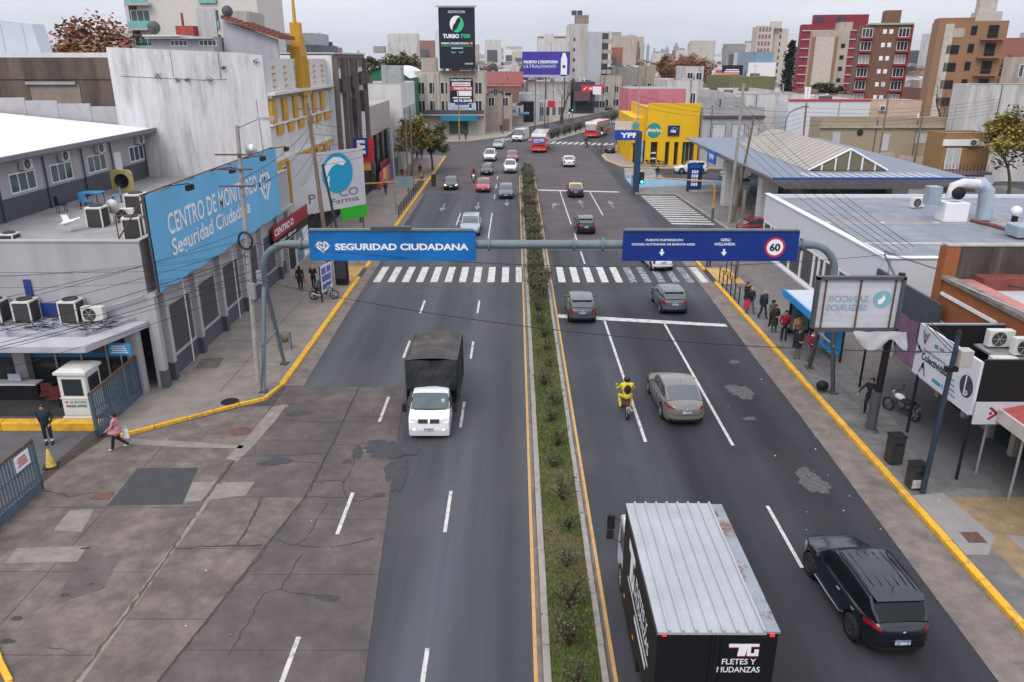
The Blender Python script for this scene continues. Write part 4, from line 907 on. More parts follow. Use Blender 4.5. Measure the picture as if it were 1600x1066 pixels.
ACW = mat('air conditioner white', (.62, .61, .58), .5, var=.1, scale=4, col2=(.3, .27, .24), c2=(.6, .8)); ACB = mat('condenser grille', (.05, .045, .045), .7, var=.3, scale=20)
def ac_unit(label, loc, rz=0, group='wall air conditioners', s=1.0):
    """outdoor unit, fan towards local -Y"""
    t = thing('air_conditioner', label, 'air conditioner', loc, rz, group)
    b = MB(); b.box(-.42 * s, .42 * s, -.15 * s, .15 * s, .04 * s, .62 * s); part('housing', b, ACW, t, bevel=.02)
    b = MB(); b.lathe([(.25 * s, 0), (.25 * s, .012), (.21 * s, .02), (.2 * s, .004), (0, .004)], (0, 0, 0), 'z', 20); b.v = [(p[0] - .1 * s, -.152 * s - p[2], p[1] + .33 * s) for p in b.v]; f = part('fan_grille', b, ACB, t)
    b = MB()
    for k in range(6): a = pi * k / 3; b.tube([(-.1 * s, -.165 * s, .33 * s), (-.1 * s + .23 * s * cos(a), -.165 * s, .33 * s + .23 * s * sin(a))], .008, 4)
    b.lathe([(.05 * s, 0), (.05 * s, .02)], (0, 0, 0), 'z', 10); part('fan_guard', b, ACW, f)
    for x in (-.3, .3): b = MB(); b.box(x * s - .03, x * s + .03, -.15 * s, .15 * s, 0, .05 * s); part('foot', b, DARKGREY, t)
    return t
def condenser(label, loc, s=1.0, rz=0):
    t = thing('condenser_unit', label, 'condenser', loc, rz, 'upright condenser units')
    b = MB(); b.box(-.4 * s, .4 * s, -.4 * s, .4 * s, .05, .95 * s); part('coil', b, ACB, t)
    for x in (-1, 1):
        for y in (-1, 1): b = MB(); b.box(x * .4 * s - .03, x * .4 * s + .03, y * .4 * s - .03, y * .4 * s + .03, 0, .98 * s); part('corner_post', b, ACW, t)
    b = MB(); b.box(-.43 * s, .43 * s, -.43 * s, .43 * s, .95 * s, 1.05 * s); part('top', b, ACW, t, bevel=.02)
    b = MB(); b.lathe([(.34 * s, 0), (.34 * s, .06), (.3 * s, .06), (.28 * s, 0.01), (0, .01)], (0, 0, 1.05 * s), n=18); part('fan_ring', b, ACB, t); return t
def dish(par, x, y, z, r=.45, a=0, m=None):
    b = MB(); b.lathe([(0, 0), (r * .5, .04 * r * 2), (r, .16 * r * 2)], (0, 0, 0), 'y', 16); b.move((0, 0, 0), a); b.move((x, y, z + .6)); b.cyl((x, y, z), (x, y, z + .6), .03, n=6); return part('satellite_dish', b, m or DARKGREY, par, w=True)

# ================================================================ GANTRY OVER THE ROAD
GREYB = mat('grey blue gantry paint', (.14, .175, .19), .45, var=.12, scale=2, col2=(.3, .29, .26), c2=(.6, .78), c2s=3)
t = thing('sign_gantry', 'grey blue tubular gantry spanning the avenue with two blue signs', 'gantry', (1.5, 34.8, 0))
BY, BZ = 34.8, 6.72
def arc(cx, cz, r, a0, a1, n=8): return [(cx + r * cos(radians(a0 + (a1 - a0) * k / n)), BY, cz + r * sin(radians(a0 + (a1 - a0) * k / n))) for k in range(n + 1)]
b = MB(); b.tube([(-9.9, BY, BZ), (13.4, BY, BZ)], .2, 14); beam = part('beam', b, GREYB, t, w=True)
for x in (-9.8, -1.2, 2.7, 4.0, 13.1): b = MB(); b.cyl((x - .05, BY, BZ), (x + .05, BY, BZ), .3, n=14); part('flange', b, GREYB, beam, w=True)
for s, xe_, xc in ((-1, -9.9, -11.7), (1, 13.4, 14.75)):
    r = abs(xc - xe_); rr = min(r, 1.3)
    pts = [(xe_, BY, BZ), (xc - s * rr, BY, BZ)] + [(xc - s * rr + s * rr * sin(pi / 2 * k / 7), BY, BZ - rr + rr * cos(pi / 2 * k / 7)) for k in range(1, 8)] + [(xc, BY, 4.6)]
    b = MB(); b.tube(pts, [.19] * 2 + [.17] * (len(pts) - 2), 12); part('arch', b, GREYB, t, w=True)
    for y in (33.0, 36.5 if s < 0 else 36.1):
        b = MB(); b.tube([(xc, BY, 4.75), (xc, BY + (y - BY) * .15, 4.3), (xc, y, .13)], [.14, .11, .095], 10); lg = part('leg', b, GREYB if s < 0 else mat('dark leg paint', (.05, .05, .055), .6, var=.3), t, w=True)
        b = MB(); b.cyl((xc, y, .13), (xc, y, .2), .26, n=4); part('base_plate', b, DARKGREY, lg, w=True)
    b = MB(); b.tube([(xc, 33.6, 2.2), (xc, 36.0, 2.2)], .07, 8); part('cross_brace', b, GREYB, t, w=True)
SBLUE = mat('sign blue', (.006, .14, .42), .4, var=.25, scale=.4); SNAVY = mat('sign navy', (.006, .03, .21), .4, var=.06)
FS = board('sign_panel', t, (-9.36, 34.5, 6.02), (7.58, 0, 0), (0, 0, 1.37), .08, SBLUE)
FS.text('SEGURIDAD CIUDADANA', .155, .36, .955, .585, SIGNWHITE, beam, .035)
def heart(F, u, v, w, h, m, par, lay=2):     # the folded-ribbon arrow mark, as strokes
    F.line('emblem', [(u + w * .28, v + h * .62), (u, v + h * .62), (u + w * .5, v), (u + w, v + h * .62), (u + w * .7, v + h), (u + w * .5, v + h * .75), (u + w * .28, v + h), (u, v + h * .62)], w * F.U.length * .13, m, par, lay)
    F.line('emblem', [(u + w * .28, v + h * .62), (u + w * .5, v + h * .36), (u + w * .72, v + h * .62), (u + w * .5, v + h * .75)], w * F.U.length * .12, m, par, lay)
heart(FS, .04, .3, .08, .34, SIGNWHITE, beam)
FS2 = board('sign_panel', t, (4.88, 34.5, 6.02), (7.95, 0, 0), (0, 0, 1.4), .08, SNAVY)
FS2.text('PUENTE PUEYRREDÓN', .13, .66, .34, .75, SIGNWHITE, beam, .02); FS2.text('CIUDAD AUTÓNOMA DE BUENOS AIRES', .05, .52, .41, .61, SIGNWHITE, beam, .02)
FS2.text('GERLI', .555, .66, .61, .75, SIGNWHITE, beam, .02); FS2.text('AVELLANEDA', .52, .52, .64, .61, SIGNWHITE, beam, .02)
for u in (.225, .58):
    FS2.poly('arrow', [(u - .006, .3), (u + .006, .3), (u + .006, .4), (u - .006, .4)], SIGNWHITE, beam, 2); FS2.poly('arrow', [(u - .017, .3), (u, .17), (u + .017, .3)], SIGNWHITE, beam, 2)
FS2.disc('speed_disc', .868, .46, .47, mat('sign red', (.5, .02, .03), .5, var=0), beam, 1); FS2.disc('speed_disc', .868, .46, .37, SIGNWHITE, beam, 2); FS2.text('60', .838, .33, .898, .59, mat('sign black', (.01, .01, .012), .5, var=0), beam, .04, 3)
for x0, x1 in ((-9.3, -1.9), (4.95, 12.75)):
    b = MB(); b.box(x0, x1, 34.42, 34.62, 7.42, 7.5); part('top_rail', b, GREYB, beam, w=True)
    k = x0 + .4
    while k < x1: b = MB(); b.box(k - .03, k + .03, 34.6, 34.8, 6.3, 7.3); part('bracket', b, DARKGREY, beam, w=True); k += 1.75
b = MB(); b.box(-6.5, -4.7, 34.35, 34.6, 7.5, 7.62); part('walkway', b, DARKGREY, beam, w=True)
b = MB(); b.box(-11.95, -11.7, 34.55, 34.75, 4.9, 5.5); part('junction_box', b, STEEL, t, w=True)

# ================================================================ LEFT: MONITORING CENTRE
GW = mat('grey wall paint', (.4, .385, .405), .85, var=.08, scale=.7, col2=(.3, .285, .295), c2=(.5, .8), c2s=.5, streak=1); GD = mat('dark grey plinth paint', (.085, .088, .105), .8, var=.12, scale=1)
TERR = mat('terrace floor', (.3, .285, .285), .9, var=.18, scale=.7, col2=(.2, .18, .17), c2s=.35); SHUT = mat('roller shutter', (.07, .068, .075), .6, var=.12, stretch=(.2, .2, 14), scale=2)
mc = thing('monitoring_centre', 'grey two-storey municipal building with terrace behind the big light blue billboard', 'building', (-16.6, 33.5, 0))
def P(name, m, *bx, bevel=0, par=None): return slab_part(par or mc, name, m, *bx, bevel=bevel)
wall = P('wall', GW, -16.8, -16.6, 33.5, 57, 0, 7.1); P('wall', GW, -60, -16.8, 33.5, 33.7, 3.4, 7.1)
P('terrace', TERR, -60, -16.8, 33.7, 57, 6.35, 6.6)
P('coping', GW, -60, -16.55, 33.45, 33.75, 7.1, 7.17); P('coping', GW, -16.85, -16.55, 33.75, 57, 7.1, 7.17)
P('plinth', GD, -16.6, -16.56, 33.5, 57, .0, 1.05)
for i, (a, c) in enumerate(((35.2, 37.7), (38.85, 41.1), (42.4, 44.85), (46.1, 48.5), (49.8, 52.2))):
    b = MB(); b.box(-16.62, -16.57, a, c, 1.2, 3.55); sh_ = part('roller_shutter', b, SHUT, mc, w=True)
    for k in range(12): b = MB(); b.box(-16.575, -16.56, a + .04, c - .04, 1.25 + k * .19, 1.25 + k * .19 + .15); part('slat', b, SHUT, sh_, w=True)
    b = MB(); b.box(-16.6, -16.5, a - .1, c + .1, 1.08, 1.2); part('sill', b, GW, sh_, w=True)
for y in (33.6, 34.6, 38.2, 41.7, 45.4, 49.1, 52.8, 55.4):
    b = MB(); b.box(-16.62, -16.32, y - .16, y + .16, 1.0, 4.6); pl = part('pilaster', b, GW, mc, w=True); b = MB(); b.box(-16.62, -16.3, y - .18, y + .18, 0.1, 1.0); part('pilaster_base', b, GD, pl, w=True)
P('cornice', GW, -16.6, -16.25, 33.5, 56.9, 4.6, 4.75)
for y in (36.5, 43.5): b = MB(); b.tube([(-16.27, y, .3), (-16.27, y, 4.6)], .035, 6); part('downpipe', b, WHITE, mc, w=True)
# entrance under the front canopy
CAN = mat('canopy slab', (.42, .41, .43), .8, var=.1, scale=1, col2=(.3, .28, .28), c2s=.8)
b = MB(); b.prism([(-60, 30.1), (-17.9, 30.1), (-16.75, 33.48), (-60, 33.48)], 3.15, 3.45); part('canopy', b, CAN, mc, w=True, bevel=.03)
b = MB(); b.prism([(-60, 31.3), (-18.5, 31.3), (-17.3, 33.47), (-60, 33.47)], 3.45, 3.62); part('canopy_upstand', b, mat('cluttered canopy roof', (.33, .33, .38), .85, var=.3, scale=2, col2=(.14, .14, .17), c2s=1.5), mc, w=True)
P('entrance_glazing', mat('entrance glass', (.035, .038, .042), .1, var=.3, scale=.5, spec=.7), -40, -17.4, 33.3, 33.4, .1, 3.15)
P('blue_band', mat('blue glass band', (.02, .2, .4), .3, var=0), -40, -17.45, 33.27, 33.3, 1.75, 1.98)
for x in (-27.3, -22.6, -17.35): P('column', GW, x - .27, x + .27, 32.75, 33.2, .1, 3.15)
for x in (-25.6, -24.2, -21.2, -20.0, -18.8): P('mullion', STEEL, x - .04, x + .04, 33.2, 33.28, .1, 3.15)
P('entrance_floor', mat('dark entrance floor', (.06, .055, .058), .6, var=.2), -40, -17.4, 30.6, 33.3, .02, .14)
FE = Face((-23.6, 33.26, 2.2), (.6, 0, 0), (0, 0, .6)); FE.disc('emblem', .5, .5, .28, SIGNWHITE, mc, 1, r2=.23); heart(FE, .3, .3, .4, .42, SIGNWHITE, mc, 1)
# upper storey set back on the terrace
P('upper_wall', GW, -60, -26.8, 36, 57, 7.75, 10.0); P('upper_plinth', GD, -60, -26.78, 36, 57, 6.6, 7.75)
ROOFW2 = mat('white membrane roof', (.76, .76, .79), .6, var=.05, scale=.3)
b = MB(); b.ext([(-25.8, 35.2, 10.0), (-60, 35.2, 13.4), (-60, 35.2, 13.2), (-25.8, 35.2, 9.8)], (0, 22.0, 0)); part('white_roof', b, ROOFW2, mc, w=True)
b = MB(); b.box(-25.86, -25.66, 35.2, 57.2, 9.82, 10.06); b.box(-26.8, -25.8, 35.2, 57.2, 9.7, 9.78); part('gutter', b, mat('gutter grey', (.17, .17, .19), .5, var=.1), mc, w=True)
for a, c in ((41.25, 43.6), (45.1, 47.4), (49.2, 51.5), (54.8, 56.95)): window(mc, 'E', -26.8, a, c, 7.9, 8.95, glass=GLASSG, n=3, t=.07)
for y in (40.2, 44.5, 48.6, 52.2, 57.0): b = MB(); b.tube([(-26.7, y, 6.6), (-26.7, y, 9.7), (-25.8, y, 9.85)], .05, 6); part('downpipe', b, GD, mc, w=True)
P('terrace_door', WHITE, -26.83, -26.74, 52.6, 53.5, 6.62, 8.8)
for y, lab in ((42.7, 'white air conditioner above the nearest upper window'), (46.5, 'white air conditioner above the second upper window from the left'), (50.7, 'white air conditioner above the window left of the terrace door'), (56.3, 'white air conditioner at the far end under the white roof')): ac_unit(lab, (-26.6, y, 9.0), pi / 2)
# boundary wall panels behind the roof
bw = thing('boundary_wall', 'low pale panelled boundary wall behind the white roof', 'wall', (-34, 57.6, 0))
for k in range(7): slab_part(bw, 'panel', mat('pale panel wall', (.36, .345, .36), .9, var=.12, scale=1.5), -28.0 - k * 2.3 - 2.27, -28.0 - k * 2.3, 57.4, 57.6, 0, 11.5 + .2 * k)
# light blue billboard
bb = thing('billboard', 'large light blue billboard reading CENTRO DE MONITOREO along the wall', 'billboard', (-16.0, 33.4, 4.8))
LB = mat('light blue vinyl', (.15, .46, .74), .5, var=.05, scale=.35, bump=.15, bscale=.9)
rows = [[(-15.96 + .012 * sin(y * 1.9 + z) * sin(z * 1.3), 33.4 + y, 4.8 + z + (.05 * sin(y * 2.2) if z in (0, 4.35) else 0)) for y in [19.3 * i / 60 for i in range(61)]] for z in [4.35 * k / 10 for k in range(11)]]
b = MB(); b.grid(rows); part('panel', b, LB, bb, w=True); b = MB(); b.box(-16.1, -16.02, 33.4, 52.7, 4.8, 9.12); part('backing', b, DARKGREY, bb, w=True)
FB = Face((-15.95, 33.4, 4.8), (0, 19.3, 0), (0, 0, 4.35))
FB.text('CENTRO DE MONITOREO', .09, .51, .765, .74, SIGNWHITE, bb, .016); FB.text('Seguridad Ciudadana', .095, .22, .675, .47, SIGNWHITE, bb, .018); heart(FB, .79, .3, .11, .44, SIGNWHITE, bb)
for y in [33.8 + 2.65 * k for k in range(8)]:
    b = MB(); b.tube([(-16.15, y, 4.8), (-16.15, y, 9.2)], .045, 5); b.tube([(-16.15, y, 9.1), (-17.6, y, 7.2)], .035, 5); b.tube([(-16.15, y, 8.2), (-17.6, y, 8.2), (-17.6, y, 6.6)], .03, 5); part('support_truss', b, RUST, bb, w=True)
for z in (9.15, 8.2, 5.2): b = MB(); b.tube([(-16.18, 33.4, z), (-16.18, 52.7, z)], .04, 5); part('rail', b, RUST, bb, w=True)
for k, y in enumerate((35.6, 41.3, 46.5, 51.5)):
    b = MB(); b.tube([(-16.1, y, 9.2), (-14.9, y, 9.35)], .025, 5); fl = part('lamp_arm', b, BLACKM, bb, w=True)
    b = MB(); b.box(-14.98, -14.78, y - .28, y - .06, 9.05, 9.3); part('floodlight', b, BLACKM, fl, w=True); b = MB(); b.box(-14.98, -14.78, y + .06, y + .28, 9.05, 9.3); part('floodlight', b, BLACKM, fl, w=True)
# plant and furniture on the terrace
condenser('tall black condenser beside the blue table on the terrace', (-21.4, 39.4, 6.6), .98); condenser('condenser with grey side panel near the billboard top', (-20.9, 42.7, 6.6), 1.1); condenser('pale condenser at the billboard corner of the terrace', (-18.4, 36.8, 6.6), .95, .3)
ac_unit('white air conditioner on the terrace floor between two condensers', (-20.6, 40.6, 6.62), .2, 'terrace air conditioners', 1.1)
condenser('low green-sided condenser by the parapet above the entrance', (-24.3, 36.6, 6.0), .8)
t = thing('cassette_unit', 'square yellowed ceiling fan cassette leaning by the terrace door', 'fan', (-25.3, 50.2, 6.6))
b = MB(); b.prism([(-.7, -.5), (-.5, -.7), (.5, -.7), (.7, -.5), (.7, .5), (.5, .7), (-.5, .7), (-.7, .5)], 0, .12); b.v = [(p[0], p[2], p[1] + .72) for p in b.v]; part('frame', b, mat('yellowed plastic', (.5, .4, .15), .6), t)
b = MB(); b.lathe([(0, 0), (.45, 0), (.45, .05)], (0, 0, 0), n=20); b.v = [(p[0], -p[2] - .01, p[1] + .72) for p in b.v]; part('fan_mouth', b, BLACKM, t)
t = thing('table', 'light blue square table on the terrace', 'table', (-24.9, 45.6, 6.6)); b = MB(); b.box(-.6, .6, -.5, .5, .7, .75); part('tabletop', b, mat('blue plastic', (.06, .3, .6), .5), t)
for x in (-.5, .5):
    for y in (-.4, .4): b = MB(); b.cyl((x, y, 0), (x, y, .7), .025, n=6); part('leg', b, BLACKM, t)
def chair(label, loc, rz, m):
    t = thing('chair', label, 'chair', loc, rz); b = MB(); b.box(-.23, .23, -.23, .23, .42, .47); part('seat', b, m, t); b = MB(); b.box(-.23, .23, .2, .24, .5, .9); part('backrest', b, m, t)
    for x in (-.2, .2):
        for y in (-.2, .22): b = MB(); b.cyl((x, y, 0), (x, y, .45), .018, n=5); part('leg', b, BLACKM, t)
chair('blue plastic chair on the near side of the terrace table', (-24.6, 44.3, 6.6), 2.8, mat('blue plastic', (.02, .12, .5))); chair('dark chair left of the blue chair on the terrace', (-25.4, 43.2, 6.6), 2.4, BLACKM); chair('blue chair at the right of the terrace table', (-23.8, 46.3, 6.6), -1.2, MATS['blue plastic'])
t = thing('satellite_dish', 'small grey dish antenna among the terrace condensers', 'antenna', (-20.9, 39.9, 6.6)); b = MB(); b.lathe([(0, 0), (.2, .03), (.38, .12)], (0, 0, .9), 'y', 16); part('reflector', b, STEEL, t); b = MB(); b.cyl((0, .1, 0), (0, .1, .9), .025, n=6); part('mast', b, STEEL, t)
t = solo('roof_fitting', 'small white angular fitting on a short post on the terrace', 'fitting', MB().cyl((-22.4, 37.9, 7.0), (-21.7, 38.3, 7.25), .12, .04, 8).obox((-22.4, 37.6, 7.05), (.35, .1, .05), (.3, .9, .0), (0, 0, .04)).obox((-22.35, 37.95, 7.1), (.25, .1, 0), (0, .04, 0), (-.1, 0, .35)).cyl((-22.2, 38.0, 6.6), (-22.2, 38.0, 7.1), .03, n=6), SIGNWHITE)
for i, (x, lab) in enumerate(((-23.25, 'black condenser on the entrance canopy, leftmost of the three'), (-21.9, 'black condenser on the entrance canopy, middle of the three'), (-19.85, 'black condenser on the entrance canopy next to the white unit'))): condenser(lab, (x, 33.0, 3.62), .95)
ac_unit('white air conditioner on the entrance canopy right of the condensers', (-18.85, 32.9, 3.62), 0, 'canopy air conditioners', 1.15)
P('blue_post', mat('deep blue paint', (.02, .05, .22), .5), -22.05, -21.75, 33.4, 33.48, 3.6, 5.4); P('blue_duct', MATS['deep blue paint'], -21.7, -19.9, 33.38, 33.48, 3.7, 4.3)
b = MB(); b.tube([(-18.9, 33.3, 4.0), (-16.7, 33.3, 4.7)], .04, 6); part('conduit', b, STEEL, mc, w=True)
# cable tangle on the canopy: nobody could count it
b = MB()
for k in range(45):
    x = R.uniform(-24.5, -17.9); y = R.uniform(31.5, 33.0); pts = [(x, y, 3.66)]
    for q in range(5): x += R.uniform(-.5, .5); y = min(33.2, max(31.4, y + R.uniform(-.3, .3))); pts.append((x, y, 3.66 + R.uniform(0, .12)))
    b.tube(pts, .014, 4)
o = part('cable_tangle', b, CABLE); o['kind'] = 'stuff'

# ---- gate, guard booth and yard entrance
BLG = mat('blue grey gate paint', (.075, .115, .15), .5, var=.15, scale=2)
def gate(label, x0, y0, x1, y1):
    t = thing('gate_leaf', label, 'gate', (x0, y0, 0)); U = Vector((x1 - x0, y1 - y0, 0)); L = U.length; u = U / L; nrm = Vector((-u.y, u.x, 0)) * .05
    o = Vector((0, 0, 0))
    def bar(nm, a, c, z0, z1, m=BLG, th=.06):
        b = MB(); q = nrm.normalized() * th; b.obox(u * a - q / 2 + Vector((0, 0, z0)), u * (c - a), q, Vector((0, 0, z1 - z0))); return part(nm, b, m, t)
    bar('bottom_panel', 0, L, .08, .42, th=.1); bar('top_rail', 0, L, 1.95, 2.05, RUST); bar('end_post', 0, .1, .05, 2.05, th=.1); bar('end_post', L - .1, L, .05, 2.05, th=.1); bar('mid_rail', .1, L - .1, 1.2, 1.25, th=.03)
    k = .22
    while k < L - .12: bar('bar', k, k + .045, .42, 1.95, th=.045); k += .17
    return t
gate('blue grey barred gate leaf standing open beside the guard booth', -17.15, 28.45, -17.25, 32.75)
g2 = gate('blue grey barred gate leaf at the left edge with a white notice', -17.12, 24.5, -17.18, 18.5)
b = MB(); b.box(-17.07, -17.05, 23.3, 24.1, 1.35, 1.9); pn = part('notice', b, SIGNWHITE, g2, w=True); FN = Face((-17.045, 23.3, 1.35), (0, .8, 0), (0, 0, .55)); bars(FN, .15, .2, .85, .85, 4, mat('sign red', (.5, .02, .03)), g2)
t = thing('street_sign', 'small bright blue notice fixed behind the open gate', 'sign', (-17.5, 32.0, 1.0)); b = MB(); b.tube([(-17.5, 32.0, .2), (-17.5, 32.0, 2.9)], .03, 6); part('post', b, STEEL, t, w=True); FQ = board('panel', t, (-18.0, 31.97, 2.35), (1.0, 0, 0), (0, 0, .55), .02, mat('bright blue sign', (.03, .3, .55), .4)); bars(FQ, .12, .15, .88, .85, 4, SIGNWHITE, t)
t = thing('guard_booth', 'white moulded guard booth with dark windows behind the yellow kerb', 'booth', (-18.7, 30.6, .14))
BW = mat('booth fibreglass', (.66, .65, .62), .45, var=.06, scale=2, col2=(.45, .42, .38), c2=(.62, .85))
b = MB(); b.prism([(-.66, -.66), (.66, -.66), (.66, .66), (-.66, .66)], 0, .15); part('base', b, BW, t, bevel=.03)
b = MB(); b.prism([(-.6, -.6), (.6, -.6), (.6, .6), (-.6, .6)], .15, 2.1); part('cabin', b, BW, t, bevel=.07)
rows = [(.68, 2.08), (.68, 2.2), (.45, 2.32), (.0, 2.36)]; b = MB(); b.add([(x * r, y * r, z) for r, z in rows for x, y in ((-1, -1), (1, -1), (1, 1), (-1, 1))], [(i * 4 + k, i * 4 + (k + 1) % 4, i * 4 + 4 + (k + 1) % 4, i * 4 + 4 + k) for i in range(3) for k in range(4)]); part('roof', b, BW, t)
for bx in ((-.42, .42, -.615, -.59, 1.12, 1.88), (.59, .615, -.42, .42, 1.12, 1.88), (-.615, -.59, -.42, .42, 1.12, 1.88)): b = MB(); b.box(*bx); part('window', b, GLASS, t, bevel=.01)
b = MB(); b.box(-.62, .62, -.63, -.595, .98, 1.03); part('moulding', b, BW, t)
FG = Face((-18.7 - .55, 30.6 - .605, .14 + .45), (1.1, 0, 0), (0, 0, .6)); FG.text('EUROPA', .3, .5, .95, .75, mat('teal print', (.05, .3, .35), .5), t, .02, 1); FG.text('4838-0995', .1, .22, .92, .42, mat('sign black', (.01, .01, .012)), t, .02, 1); FG.line('mark', [(.06, .6), (.2, .68), (.14, .55), (.24, .6)], .03, mat('sign red', (.5, .02, .03)), t, 1)
yk = thing('kerb_beam', 'thick yellow painted concrete beam in front of the guard booth', 'kerb', (-22, 29.4, 0))
for k in range(4): b = MB(); b.box(-17.35 - (k + 1) * 2.1 + .02, -17.35 - k * 2.1, 29.15, 29.6, 0, .4); part('block', b, YELLOWK, yk, w=True, bevel=.04)
t = thing('traffic_cone', 'worn dirty yellow traffic cone beside the gate opening', 'cone', (-17.76, 26.15, .02), .3); CY = mat('dirty yellow plastic', (.5, .35, .08), .7, var=.3, scale=8)
b = MB(); b.box(-.26, .26, -.26, .26, 0, .05); part('base', b, RUBBER, t, bevel=.02); b = MB(); b.lathe([(.19, .05), (.17, .1), (.05, .72), (.03, .74), (0, .74)], (0, 0, 0), n=16); part('body', b, CY, t)
t = thing('desk', 'dark reception desk with a pale monitor under the entrance canopy', 'desk', (-22.6, 32.3, .14)); b = MB(); b.box(-1.2, 1.0, -.3, .3, .72, .78); part('top', b, WHITE, t); b = MB(); b.box(-1.2, 1.0, -.28, -.24, 0, .72); part('front_panel', b, BLACKM, t); b = MB(); b.box(-.3, .25, -.1, -.06, .85, 1.2); part('monitor', b, mat('pale screen', (.5, .55, .7), .3), t)
chair('dark red waiting chair under the canopy left of the guard booth', (-20.4, 31.3, .14), .3, mat('maroon vinyl', (.13, .03, .03), .5)); chair('dark red waiting chair beside the other one under the canopy', (-21.0, 31.7, .14), .3, MATS['maroon vinyl'])
b = MB(); b.quad((-40, 23, .012), (-17.9, 23, .012), (-17.6, 33, .012), (-40, 33, .012)); struct('yard', b, mat('yard asphalt', (.1, .095, .1), .88, var=.2, scale=1, fine=.2))
t = thing('litter_basket', 'wire litter basket on posts on the left pavement', 'litter bin', (-12.2, 38.6, .13)); b = MB()
for k in range(12): a = 2 * pi * k / 12; b.tube([(.2 * cos(a), .2 * sin(a), .35), (.24 * cos(a), .24 * sin(a), .9)], .01, 4)
for z in (.35, .62, .9): b.tube([(.23 * cos(2 * pi * k / 14), .23 * sin(2 * pi * k / 14), z) for k in range(15)], .012, 4)
part('basket', b, DARKGREY, t)
for x in (-.3, .3): b = MB(); b.cyl((x, 0, 0), (x, 0, 1.0), .035, n=6); part('post', b, BLG, t)
b = MB(); b.ball((0, 0, .6), .18, 8, 6, sc=(1, 1, 1.3)); part('rubbish_bag', b, mat('brown bag', (.25, .17, .1), .8), t)

# ================================================================ LEFT: BIG WHITE PARTY WALL, YELLOW FACADE AND THE ROW BEYOND
PW = mat('weathered white render', (.56, .55, .56), .9, var=.16, scale=2.2, col2=(.3, .285, .28), c2=(.5, .74), c2s=1.1, streak=1, bump=.35, bscale=5)
YB = thing('ornate_building', 'white and ochre ornate building with a tall blank party wall and yellow spire', 'building', (-17.5, 57.1, 0)); OC = mat('ochre paint', (.55, .29, .045), .75, var=.12, scale=1.2, col2=(.35, .19, .06), c2=(.58, .8)); OW = mat('old white facade', (.62, .6, .57), .85, var=.08, scale=1, col2=(.45, .4, .36), c2=(.55, .75), c2s=.9, streak=1)
def Y(name, m, *bx, par=None, bevel=0): return slab_part(par or YB, name, m, *bx, bevel=bevel)
b = MB(); b.add([(-28.3, 57.1, 0), (-17.55, 57.1, 0), (-17.55, 57.1, 14.9), (-19.5, 57.1, 15.1), (-22, 57.1, 15.2), (-28.3, 57.1, 15.45)] + [(-28.3, 57.6, 0), (-17.55, 57.6, 0), (-17.55, 57.6, 14.9), (-19.5, 57.6, 15.1), (-22, 57.6, 15.2), (-28.3, 57.6, 15.45)], [(0, 1, 2, 3, 4, 5), (11, 10, 9, 8, 7, 6)] + [((i + 1) % 6, i, 6 + i, 6 + (i + 1) % 6) for i in range(6)]); part('party_wall', b, PW, YB, w=True)
Y('party_wall', PW, -28.3, -27.9, 57.6, 76, 0, 15.3); Y('body', PW, -27.9, -17.7, 57.6, 76, 0, 12.2); Y('facade', OW, -17.7, -17.5, 57.12, 76, 0, 12.3); Y('attic', OW, -17.75, -17.55, 57.62, 76, 12.3, 14.7)
for z, d, h in ((12.25, .55, .22), (12.05, .35, .2), (10.15, .22, .16), (7.6, .18, .16)): Y('cornice', OW if z != 12.05 else mat('stained cornice', (.3, .24, .17), .9, var=.3), -17.5, -17.5 + d, 57.1, 76, z, z + h)
for k in range(6):          # window bays with ochre piers
    y = 58.0 + k * 3.0
    Y('pier', OC, -17.5, -17.3, y - .75, y + .42, 10.35, 11.9); Y('string_panel', OC, -17.5, -17.35, y + .45, y + 2.1, 9.45, 10.1)
    w_ = window(YB, 'E', -17.5, y + .5, y + 2.1, 10.5, 11.85, frame=OW, glass=mat('old shutter', (.5, .47, .43), .8, var=.2, stretch=(1, 1, 16)), n=2, t=.08)
    Y('pier', OC, -17.5, -17.3, y - .8, y + .45, 4.0, 7.4); window(YB, 'E', -17.5, y + .55, y + 2.0, 4.6, 7.1, frame=OW, glass=GLASS, n=2, t=.09)
    for q in range(5): Y('quoin', OW, -17.38, -17.33, y - .7, y - .5, 4.2 + q * .62, 4.5 + q * .62); 
    for q in range(4): Y('quoin', OC, -17.5, -17.42, y + 1.0 + (q % 2) * .04, y + 1.5, 12.75 + q * .45, 12.85 + q * .45)
Y('ground_storey', OC, -17.5, -17.3, 57.2, 76, 2.6, 4.0); Y('shopfront', BLACKM, -17.5, -17.35, 57.2, 76, .13, 2.6)
Y('string_course', OC, -17.5, -17.34, 57.12, 76, 7.35, 7.6)
